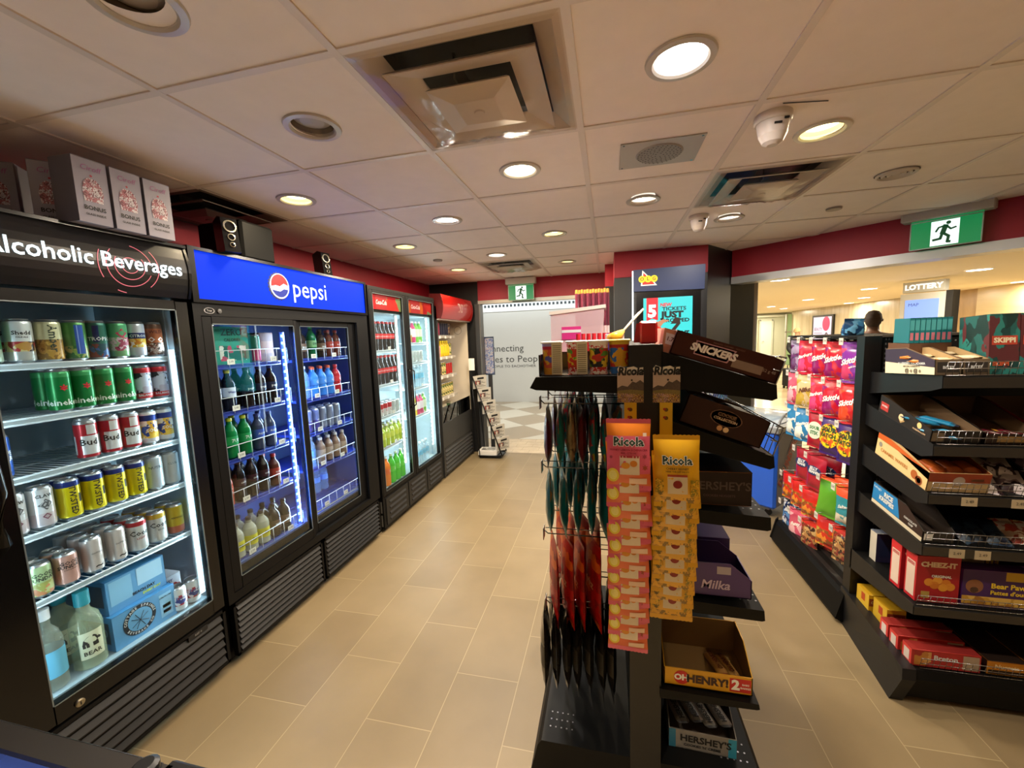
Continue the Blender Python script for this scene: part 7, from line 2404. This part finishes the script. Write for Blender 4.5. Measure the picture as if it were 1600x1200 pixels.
RR = [(1.530, ['purple', 'red', 'red', 'starb', 'silver'], 'top row'),
      (1.300, ['orig', 'red', 'starb', 'gold', 'pinkb'], 'second row'),
      (1.075, ['sourp', 'sourp', 'redwhite', 'bluewhite', 'bluewhite'], 'third row'),
      (0.800, [None, None, 'allsorts', 'allsorts', None], 'fourth row'),
      (0.715, ['tealor', 'tealor', None, None, None], 'lower near group'),
      (0.560, [None, None, 'gummy', 'gummy', 'gummy'], 'fifth row'),
      (0.470, ['trail', 'gummy', None, None, None], 'lower near row'),
      (0.345, [None, None, 'trail', 'pinkb', 'bluenut'], 'bottom row')]
cnt = {}
for z, seq, rn in RR:
    for i, key in enumerate(seq):
        y = YS[i] + (0.04 if z < 0.6 and i > 1 else 0)
        if key is None:
            continue
        put('peg_r', peg_r, (1.62, y, z), 0, 'wire hook with white tag, ' + rn + ', ' + ORD[i] + ' from the camera on the right gondola', 'hook', 'wire hooks on the side of the right gondola')
        depth = 3 if rn in ('top row', 'second row', 'third row') else 2
        for q in range(depth):
            cnt[key] = cnt.get(key, 0) + 1
            put('rb_' + key, RB[key], (1.30 + q * 0.075, y + random.uniform(-0.01, 0.01), z - 0.016), (random.uniform(-0.04, 0.04), 0, -PI / 2 + 0.35 + random.uniform(-0.12, 0.12)), RN[key] + ', ' + ORD[i] + ' hook of the ' + rn + ', ' + ['front', 'middle', 'rear'][q], 'candy bag', 'candy bags on the side of the right gondola')
        if key == 'tealor' and i == 0:
            put('rb_green', RB['green'], (1.29, y + 0.13, z - 0.03), (0, 0.1, -PI / 2 + 0.6), 'green candy bag beside the teal bags with orange tops', 'candy bag')

# ------------------------------------------------------------------ chest freezer
K = Vector((1.36, 3.69))
fa = Vector((-0.75, 0.66)).normalized()
ZA = math.atan2(fa.y, fa.x)
F = empty('chest_freezer', (K.x, K.y, 0), ZA, 'blue chest freezer with curved glass lid behind the centre gondola', 'freezer')
# local x runs along the blue front, local -y to the right side (into +b)
FLn, FD = 0.92, 0.54
mb = MB(mat('#2a5fd0', 0.35))
mb.box(0, FLn, -FD, 0, 0.085, 0.745, None, 0.02)
mb.box(-0.002, 0.001, -FD + 0.03, -0.03, 0.11, 0.735, mat('#6a6e86', 0.4))
mb.T = None
mb.build('body', F)
mb = MB(mat('#c8402c', 0.5))
for e_, b_2, c_2 in ((-0.004, 0.10, '#e0c8c0'), (-0.007, 0.03, '#b8382c')):
    mb.text('DRUMSTICK', 0.12, (e_, -0.24, 0.50), Vector((0, -0.62, 0.78)), Vector((0, 0.78, 0.62)), mat(c_2, 0.5), bold=b_2, width=0.56)
mb.build('side_lettering', F)
mb = MB(mat('#9ba0a4', 0.3, 0.3))
for (x0, x1, y0, y1) in ((-0.012, FLn + 0.012, -0.045, 0.012), (-0.012, FLn + 0.012, -FD - 0.012, -FD + 0.045), (-0.012, 0.04, -FD + 0.045, -0.045), (FLn - 0.04, FLn + 0.012, -FD + 0.045, -0.045)):
    mb.box(x0, x1, y0, y1, 0.745, 0.80, None, 0.008)
mb.build('lid_frame', F)
n = 10
mb = MB(pet('#b4c8d8', 0.55))
vs, fs = [], []
for i in range(n + 1):
    t = i / n
    yy = -0.03 - (FD - 0.06) * t
    zz = 0.80 + 0.10 * math.sin(PI * t) ** 0.7
    vs += [(0.02, yy, zz), (FLn - 0.02, yy, zz)]
for i in range(n):
    fs.append((2 * i, 2 * i + 1, 2 * i + 3, 2 * i + 2))
mb.add(vs, fs, None, True)
mb.build('glass_lid', F)
mb = MB(mat('#9ba0a4', 0.3, 0.3))
for xe in (0.012, FLn * 0.5, FLn - 0.012):
    mb.tube([(xe, -0.03 - (FD - 0.06) * i / n, 0.802 + 0.10 * math.sin(PI * i / n) ** 0.7) for i in range(n + 1)], 0.010, None, 6)
mb.build('lid_rail', F)
mb = MB(mat('#c8d4de', 0.5))
mb.box(0.03, FLn - 0.03, -FD + 0.04, -0.04, 0.745, 0.76)
for k in range(7):
    mb.box(0.05 + k * 0.12, 0.14 + k * 0.12, -0.46, -0.06, 0.76, 0.80, [mat('#e8eef4', 0.4), mat('#a8c8e0', 0.4), mat('#d8b8a0', 0.4)][k % 3])
mb.build('frozen_packs', F)['kind'] = 'stuff'
for (x, y) in ((0.08, -0.08), (FLn - 0.08, -0.08), (0.08, -FD + 0.08), (FLn - 0.08, -FD + 0.08)):
    mb = MB(BLK)
    mb.box(x - 0.012, x + 0.012, y - 0.012, y + 0.012, 0.05, 0.086, mat('#8a8a8a', 0.3, 0.8))
    mb.T = Matrix.Translation((x, y, 0.028)) @ Matrix.Rotation(PI / 2, 4, 'X') @ Matrix.Translation((0, 0, -0.01))
    mb.lathe([(0.028, 0), (0.028, 0.02)], 14, [BLK])
    mb.build('caster', F)
# posters with frozen treats behind the freezer, on the dark pillar
mb = MB(mat('#e4dfe8', 0.5))
pt = Vector((0.31, 0.43)).normalized()
mb = MB(art(['#c86aa8', '#5a4ab8', '#e8a8c8', '#f0e0f0', '#d86a5a'], 9, 0.4))
mb.box(0.62, 0.885, 4.115, 4.122, 0.92, 1.12)
mb.build('treat_poster', label='pink and violet ice cream poster low on the dark pillar', category='poster')
mb = MB(art(['#2a5ab0', '#e8eef4', '#3a8ad0', '#c8d8e8', '#1c3a8a'], 9, 0.4))
dv = (Vector((1.21, 4.56)) - Vector((0.9, 4.13)))
ln = dv.length
dv.normalize()
nn = Vector((dv.y, -dv.x))
q = [Vector((0.9, 4.13)) + dv * 0.02 + nn * 0.012, Vector((0.9, 4.13)) + dv * 0.48 + nn * 0.012, Vector((0.9, 4.13)) + dv * 0.48 + nn * 0.005, Vector((0.9, 4.13)) + dv * 0.02 + nn * 0.005]
mb.prism([(p.x, p.y) for p in q], 'z', 0.92, 1.12)
mb.build('treat_poster', label='blue and white ice cream poster low on the slanted side of the dark pillar', category='poster')

# ------------------------------------------------------------------ lottery kiosk
KS = empty('ticket_kiosk', (0, 0, 0), 0, 'tall dark lottery kiosk with OLG crest and turquoise screen at the pillar', 'kiosk')
NAVY = mat('#1c3060', 0.4)
mb = MB(mat('#14161c', 0.4))
mb.box(0.245, 0.835, 3.98, 4.115, 0.0, 2.0)
mb.build('cabinet', KS)
mb = MB(NAVY)
mb.prism([(0.236, 1.995), (0.84, 1.985), (0.846, 2.200), (0.236, 2.188)], 'y', 3.96, 4.115)
hd = mb.build('header', KS)
mb = MB()
o_, r_, u_ = (0.36, 3.957, 2.10), (1, 0, 0), (0, 0, 1)
YL = mat('#f4d81c', 0.4, 0, 0.9)
RDL = mat('#e0281c', 0.4, 0, 0.9)
WL = mat('#fff4e0', 0.4, 0, 1.0)
mb.flat([(-0.058, -0.058), (0.082, -0.058), (0.055, -0.025), (-0.045, 0.080)], o_, r_, u_, WL)
mb.flat([(-0.046, -0.049), (0.062, -0.049), (0.045, -0.025), (-0.036, 0.058)], (o_[0], o_[1] - 0.0006, o_[2]), r_, u_, RDL)
for k, chh in enumerate('OLG'):
    mb.disc((o_[0] - 0.048 + k * 0.052, o_[1] - 0.0014 - k * 0.0004, o_[2] + 0.001), r_, u_, 0.031, YL, 20)
    mb.text(chh, 0.042, (o_[0] - 0.048 + k * 0.052, o_[1] - 0.0032, o_[2] + 0.001), r_, u_, mat('#b8601c', 0.4, 0, 0.5), bold=0.03)
mb.build('crest', hd)
mb = MB(mat('#08090c', 0.2))
mb.box(0.265, 0.815, 3.972, 3.982, 1.02, 1.985)
mb.build('screen_frame', KS)
mb = MB(mat('#38d8dc', 0.4, 0, 0.68))
mb.box(0.325, 0.745, 3.968, 3.972, 1.10, 1.93)
yy = 3.9670
RS = mat('#e0182c', 0.4, 0, 0.85)
mb.flat([(0.352, 1.930), (0.452, 1.930), (0.452, 1.725), (0.402, 1.745), (0.352, 1.720)], (0, yy, 0), r_, u_, RS)
mb.text('5', 0.150, (0.402, yy - 0.001, 1.805), r_, u_, mat('#f4ffff', 0.4, 0, 1.0), bold=0.05)
DT = mat('#10242a', 0.4)
mb.text('NEW', 0.042, (0.52, yy, 1.862), r_, u_, RS, bold=0.04)
mb.text('TICKETS', 0.044, (0.59, yy, 1.825), r_, u_, DT, bold=0.03, width=0.205)
mb.text('JUST', 0.075, (0.575, yy, 1.772), r_, u_, DT, bold=0.06, width=0.20)
mb.text('DROPPED', 0.044, (0.60, yy, 1.720), r_, u_, DT, bold=0.04, width=0.24)
mb.flat([(0.35, 1.64), (0.42, 1.70), (0.48, 1.66), (0.50, 1.60), (0.46, 1.50), (0.36, 1.48)], (0, yy - 0.0012, 0), r_, u_, mat('#e0281c', 0.4, 0, 0.8))
mb.flat([(0.42, 1.70), (0.50, 1.735), (0.55, 1.72), (0.50, 1.70), (0.47, 1.66)], (0, yy - 0.0014, 0), r_, u_, mat('#c88a6a', 0.4, 0, 0.6))
mb.flat([(0.56, 1.69), (0.60, 1.75), (0.64, 1.74), (0.645, 1.69), (0.60, 1.63), (0.57, 1.64), (0.61, 1.69)], (0, yy - 0.0014, 0), r_, u_, mat('#3a2c28', 0.4, 0, 0.3))
mb.text('INSTANT', 0.06, (0.62, yy, 1.60), r_, u_, DT, bold=0.05, width=0.20)
mb.build('screen', KS)
mb = MB(mat('#f0fbff', 0.3, 0, 2.5))
mb.box(0.226, 0.238, 3.965, 3.975, 0.6, 2.18)
mb.build('light_edge', KS)

# ------------------------------------------------------------------ newspaper rack at the way out
NR = empty('newspaper_rack', (-1.66, 5.26, 0), 0, 'slanted black wire newspaper rack beside the doorway', 'rack')
mb = MB(BLK)
for y in (-0.13, 0.11):
    mb.tube([(-0.12, y, 1.18), (0.27, y, 0.05)], 0.009, None, 8)
    mb.tube([(-0.12, y, 1.18), (-0.04, y, 0.02)], 0.006, None, 8)
    mb.tube([(0.27, y, 0.05), (-0.04, y, 0.02)], 0.008, None, 8)
for z in (0.04, 0.25, 0.45, 0.65, 0.85, 1.05):
    x = 0.27 - (z - 0.05) / 1.13 * 0.39
    mb.tube([(x, -0.13, z), (x, 0.11, z)], 0.004, None, 6)
mb.build('frame', NR)
mb = MB(BLK)
mb.box(-0.06, 0.26, -0.13, 0.11, 0.025, 0.04)
mb.build('tray', NR)
for k in range(6):
    z = 0.10 + k * 0.17
    x = 0.24 - (z - 0.05) / 1.13 * 0.39

    def paper():
        mb = MB(mat('#bdb8ac', 0.8))
        mb.prism([(-0.12, 0), (0.12, 0), (0.12, 0.17), (0.02, 0.175), (-0.12, 0.168)], 'y', -0.008, 0.008)
        for r_i in range(6):
            mb.box(-0.10, 0.10 - (r_i % 3) * 0.04, -0.0088, -0.008, 0.02 + r_i * 0.016, 0.027 + r_i * 0.016, mat('#6a665e', 0.8))
        mb.box(-0.05, 0.07, -0.009, -0.008, 0.120, 0.145, INK)
        mb.box(-0.09, 0.01, -0.0092, -0.008, 0.05, 0.10, art(['#5a4a40', '#8a3a2a', '#3a4a5a', '#c8c0b0'], 40))
        return mb.build('newspaper')
    put('paper', paper, (NR.location.x + x + 0.035, 5.25, z), (0.0, 0.33 * 0, PI / 2 - 0.5), ORD[k] + ' folded newspaper from the bottom of the slanted rack', 'newspaper', 'newspapers in the rack')
for k in range(3):
    put('paperflat', lambda: MB(mat('#cfcac0', 0.8)).box(-0.13, 0.13, -0.11, 0.09, 0, 0.02).box(-0.10, 0.08, -0.08, 0.05, 0.02, 0.0206, art(['#6a6660', '#bdb8ac', '#4a4a4a', '#a8a49a'], 40)).build('newspaper_stack'), (-1.60, 5.26, 0.0405 + k * 0.021), 0.03 * k, ['bottom', 'middle', 'top'][k] + ' flat newspaper of the pile at the foot of the rack', 'newspaper', 'flat newspapers at the rack foot')
mb = MB(mat('#23304a', 0.4))
mb.box(-1.70, -1.56, 5.545, 5.56, 1.10, 1.64)
ps_ = mb.build('framed_poster', label='narrow dark blue framed poster standing just outside the doorway', category='poster')
mb = MB(art(['#4a5a8a', '#a8a4a8', '#8a94a8', '#9a8a90', '#5a6a98'], 60, 0.5))
mb.box(-1.69, -1.57, 5.541, 5.5448, 1.12, 1.62)
mb.build('poster_picture', ps_)
mb = MB(DGREY)
mb.box(-1.66, -1.60, 5.547, 5.558, 0.0, 1.10)
mb.box(-1.70, -1.54, 5.53, 5.60, 0.0, 0.02)
mb.build('stand', ps_)
mb = MB(PAPER)
mb.box(-1.81, -1.73, 5.16, 5.165, 1.20, 1.36)
mb.build('notice_sheet', label='small white sheet at the top of the newspaper rack', category='sheet', parent=None)

# ------------------------------------------------------------------ counter in the lower left corner
CT = empty('shop_counter', (0, 0, 0), 0, 'dark counter edge with glass display in the lower left corner', 'counter')
cd = Vector((0.348, 0.0)).normalized()
mb = MB(mat('#151312', 0.35))
mb.box(-1.85, -0.662, 0.372, 0.406, 0.955, 1.0)
mb.box(-1.85, -0.70, 0.376, 0.400, 0.0, 0.955)
mb.box(-0.662, -0.640, -0.6, 0.406, 0.955, 1.0)
mb.build('counter_edge', CT)
mb = MB(CHROME)
mb.box(-1.85, -0.66, 0.4055, 0.4070, 0.994, 1.0)
mb.build('edge_trim', CT)
mb = MB(mat('#1c2a5a', 0.12, coat=0.6, noise=0.2, nscale=8))
mb.box(-1.85, -0.662, -0.2, 0.372, 0.975, 0.990)
mb.build('display_glass', CT)
mb = MB(BLK)
mb.lathe([(0.016, 1.0005), (0.018, 1.004), (0.018, 1.014), (0.012, 1.018)], 16, [BLK], c=(-0.668, 0.388))
mb.build('rubber_stopper', label='small round black stopper on the corner of the dark counter', category='stopper')
mb = MB(BLK)
mb.box(-0.655, -0.585, 0.30, 0.418, 0.955, 1.0, None, 0.006)
mb.build('card_reader', CT)

# ------------------------------------------------------------------ the mall hall: poster stand, totem, visitors, luggage
mb = MB(mat('#171412', 0.4))
mb.box(7.69, 7.745, 16.55, 18.05, 0.55, 2.02)
fp = mb.build('advert_frame', label='black framed lit advert with a pink disc on the marble mall wall', category='advert')
mb = MB(mat('#f0d8ee', 0.4, 0, 0.8))
mb.box(7.685, 7.69, 16.65, 17.93, 0.65, 1.95)
X_ = 7.683
mb.disc((X_, 17.0, 1.70), (0, -1, 0), (0, 0, 1), 0.26, mat('#d83a6a', 0.4, 0, 0.7), 28)
mb.disc((X_ - 0.001, 16.95, 1.25), (0, -1, 0), (0, 0, 1), 0.14, mat('#3a2c34', 0.5), 20, 0.8)
mb.disc((X_ - 0.002, 16.95, 1.24), (0, -1, 0), (0, 0, 1), 0.10, mat('#f0d0d8', 0.4, 0, 0.6), 20, 0.7)
mb.text('BEAUTY', 0.16, (X_ - 0.002, 17.55, 1.50), (0, -1, 0), (0, 0, 1), mat('#5a3a4a', 0.5))
for k in range(4):
    mb.box(X_ - 0.001, X_, 17.25, 17.85, 1.35 - k * 0.12, 1.37 - k * 0.12, mat('#8a6a7a', 0.5))
mb.build('advert_panel', fp)

KT = empty('info_totem', (4.86, 7.83, 0), -1.02, 'white information totem with blue screen in the mall', 'totem')
mb = MB(mat('#c9c6be', 0.35, 0.2))
mb.box(-0.28, 0.28, -0.04, 0.10, 0.0, 2.08)
mb.build('housing', KT)
mb = MB(mat('#1c1a18', 0.4))
mb.box(0.28, 0.36, -0.03, 0.14, 0.0, 2.09)
mb.build('side_panel', KT)
mb = MB(mat('#8aa8f8', 0.4, 0, 0.9))
mb.box(-0.21, 0.21, -0.045, -0.04, 1.0, 1.98)
mb.text('MAP', 0.07, (-0.10, -0.047, 1.90), (1, 0, 0), (0, 0, 1), mat('#3a4a8a', 0.5))
mb.text('x y', 0.17, (0.02, -0.047, 1.66), (1, 0, 0), (0, 0, 1), mat('#4a5a9a', 0.5))
mb.build('screen', KT)
mb = MB(mat('#b8b4a8', 0.4))
mb.box(-0.25, 0.27, -0.05, 0.05, 2.095, 2.26)
mb.text('LOTTERY', 0.11, (0.01, -0.053, 2.175), (1, 0, 0), (0, 0, 1), mat('#fff8e8', 0.4, 0, 1.0), bold=0.05)
mb.build('top_sign', KT)


def skin(name, pts, edges, radii, material, parent, sub=1):
    me = bpy.data.meshes.new(name)
    me.from_pydata(pts, edges, [])
    o = bpy.data.objects.new(name, me)
    COL.objects.link(o)
    o.parent = parent
    me.materials.append(material)
    md = o.modifiers.new('skin', 'SKIN')
    for i, r in enumerate(radii):
        me.skin_vertices[0].data[i].radius = r if isinstance(r, tuple) else (r, r)
    me.skin_vertices[0].data[0].use_root = True
    md.use_smooth_shade = True
    s = o.modifiers.new('sub', 'SUBSURF')
    s.levels = sub
    s.render_levels = sub
    return o


def figure(loc, rz, label, coat, trousers, skinc, hairc, h=1.68, hat=None, arm_fwd=0.25):
    """standing person facing local -y, built at 1.68 m and scaled"""
    root = empty('person', loc, rz, label, 'person')
    sk = mat(skinc, 0.5)
    P_, E_, R_i = [], [], []

    def add(p, r, link=None):
        P_.append(p)
        R_i.append(r)
        if link is not None:
            E_.append((link, len(P_) - 1))
        return len(P_) - 1
    pel = add((0, 0, 0.92), (0.13, 0.10))
    chest = add((0, 0.0, 1.25), (0.155, 0.10), add((0, 0, 1.06), (0.12, 0.09), pel))
    neck = add((0, -0.005, 1.44), 0.052, add((0, 0, 1.38), (0.10, 0.07), chest))
    hb_ = add((0, -0.02, 1.52), (0.062, 0.075), neck)
    add((0, -0.015, 1.615), (0.07, 0.085), hb_)
    for s in (-1, 1):
        sh = add((s * 0.17, 0, 1.37), 0.055, 3)
        el = add((s * 0.23, 0.02, 1.10), 0.042, sh)
        wr = add((s * 0.24, -arm_fwd * 0.8, 0.92), 0.028, el)
        pm = add((s * 0.24, -arm_fwd * 0.8 - 0.04, 0.87), (0.038, 0.018), wr)
        for f_i in range(4):
            b0 = add((s * 0.24 + (f_i - 1.5) * 0.019, -arm_fwd * 0.8 - 0.06, 0.83), 0.009, pm)
            add((s * 0.24 + (f_i - 1.5) * 0.020, -arm_fwd * 0.8 - 0.055, 0.79 + (0.008 if f_i in (0, 3) else 0)), 0.008, b0)
        t0 = add((s * 0.205, -arm_fwd * 0.8 - 0.05, 0.865), 0.010, pm)
        add((s * 0.195, -arm_fwd * 0.8 - 0.07, 0.83), 0.009, t0)
        hp = add((s * 0.09, 0, 0.86), 0.085, pel)
        kn = add((s * 0.10, -0.01, 0.48), 0.058, hp)
        an = add((s * 0.10, 0.02, 0.10), 0.038, kn)
        add((s * 0.11, -0.12, 0.035), (0.04, 0.03), an)
    # chest link index 3 is the upper chest
    skin('body', P_, E_, R_i, sk, root)
    cm = mat(coat, 0.8)
    cp = [(0, 0, 0.78), (0, 0, 1.0), (0, 0, 1.25), (0, 0, 1.385), (0, 0.0, 1.43)]
    ce = [(0, 1), (1, 2), (2, 3), (3, 4)]
    cr = [(0.19, 0.15), (0.165, 0.13), (0.185, 0.135), (0.13, 0.09), (0.075, 0.07)]
    for s in (-1, 1):
        b = len(cp)
        cp += [(s * 0.18, 0, 1.355), (s * 0.235, 0.02, 1.10), (s * 0.24, -arm_fwd * 0.78, 0.935)]
        ce += [(3, b), (b, b + 1), (b + 1, b + 2)]
        cr += [0.075, 0.062, 0.048]
    skin('coat', cp, ce, cr, cm, root)
    tp, te, tr = [(0, 0, 0.93)], [], [(0.15, 0.12)]
    for s in (-1, 1):
        b = len(tp)
        tp += [(s * 0.09, 0, 0.84), (s * 0.10, -0.01, 0.48), (s * 0.10, 0.02, 0.08)]
        te += [(0, b), (b, b + 1), (b + 1, b + 2)]
        tr += [0.10, 0.075, 0.06]
    skin('trousers', tp, te, tr, mat(trousers, 0.85), root)
    for s in (-1, 1):
        skin('shoe', [(s * 0.10, 0.05, 0.045), (s * 0.11, -0.15, 0.035)], [(0, 1)], [(0.05, 0.045), (0.045, 0.034)], mat('#1a1816', 0.5), root)
    hm = MB(mat(hairc, 0.8))
    hm.T = Matrix.Translation((0, 0.0 if hat else 0.028, 1.60)) @ Matrix.Diagonal((0.082, 0.10, 0.10, 1))
    hm.lathe(([(1.0, -0.35)] if hat else [(0.62, -1.0), (0.9, -0.6), (0.98, -0.3)]) + [(1.02, 0.0), (0.9, 0.5), (0.6, 0.85), (0.001, 1.0)], 18, [mat(hairc, 0.8)], caps=False)
    hm.build('hair' if not hat else 'knitted_hat', root)
    fm = MB(INK)
    for s in (-1, 1):
        fm.disc((s * 0.028, -0.108, 1.585), (1, 0, 0), (0, 0, 1), 0.008, INK, 10)
    fm.box(-0.020, 0.020, -0.106, -0.098, 1.528, 1.534, mat('#8a4a40', 0.6))
    fm.prism([(-0.010, 1.552), (0.010, 1.552), (0.0, 1.59)], 'y', -0.118, -0.098, sk)
    fm.build('face_features', root)
    for s in (-1, 1):
        MB(sk).lathe([(0.001, -0.018), (0.012, -0.01), (0.014, 0.01), (0.001, 0.022)], 8, [sk], c=(s * 0.078, -0.01), caps=False).build('ear', root).location = (0, 0, 1.575)
    k = h / 1.70
    root.scale = (k, k, k)
    return root


figure((5.08, 12.75, 0), 0.25, 'visitor in a dark coat and tan knitted hat pulling a suitcase in the mall', '#1f2024', '#1c1c20', '#b98a6a', '#b09468', h=1.60, hat=True)
figure((3.33, 6.2, 0), 2.6, 'dark haired visitor in a white top walking away beyond the gondola', '#e4ded0', '#2a2a30', '#6a4838', '#2c1c16', h=1.80)
SC = empty('suitcase', (4.76, 12.2, 0), 0.3, 'small black wheeled suitcase beside the visitor in the dark coat', 'suitcase')
mb = MB(mat('#14161c', 0.5))
mb.box(-0.18, 0.18, -0.11, 0.11, 0.06, 0.54, None, 0.03)
mb.build('case_body', SC)
mb = MB(mat('#c8ccd0', 0.5))
mb.box(-0.10, 0.0, -0.113, -0.110, 0.28, 0.42)
mb.build('tag', SC)
mb = MB(BLK)
mb.tube([(-0.06, 0.06, 0.54), (-0.06, 0.06, 0.62), (0.06, 0.06, 0.62), (0.06, 0.06, 0.54)], 0.012, None, 6)
mb.build('handle', SC)
for x in (-0.13, 0.13):
    for y in (-0.07, 0.07):
        mb = MB(BLK)
        mb.T = Matrix.Translation((x, y, 0.03)) @ Matrix.Rotation(PI / 2, 4, 'X') @ Matrix.Translation((0, 0, -0.012))
        mb.lathe([(0.03, 0), (0.03, 0.024)], 12, [BLK])
        mb.build('wheel', SC)
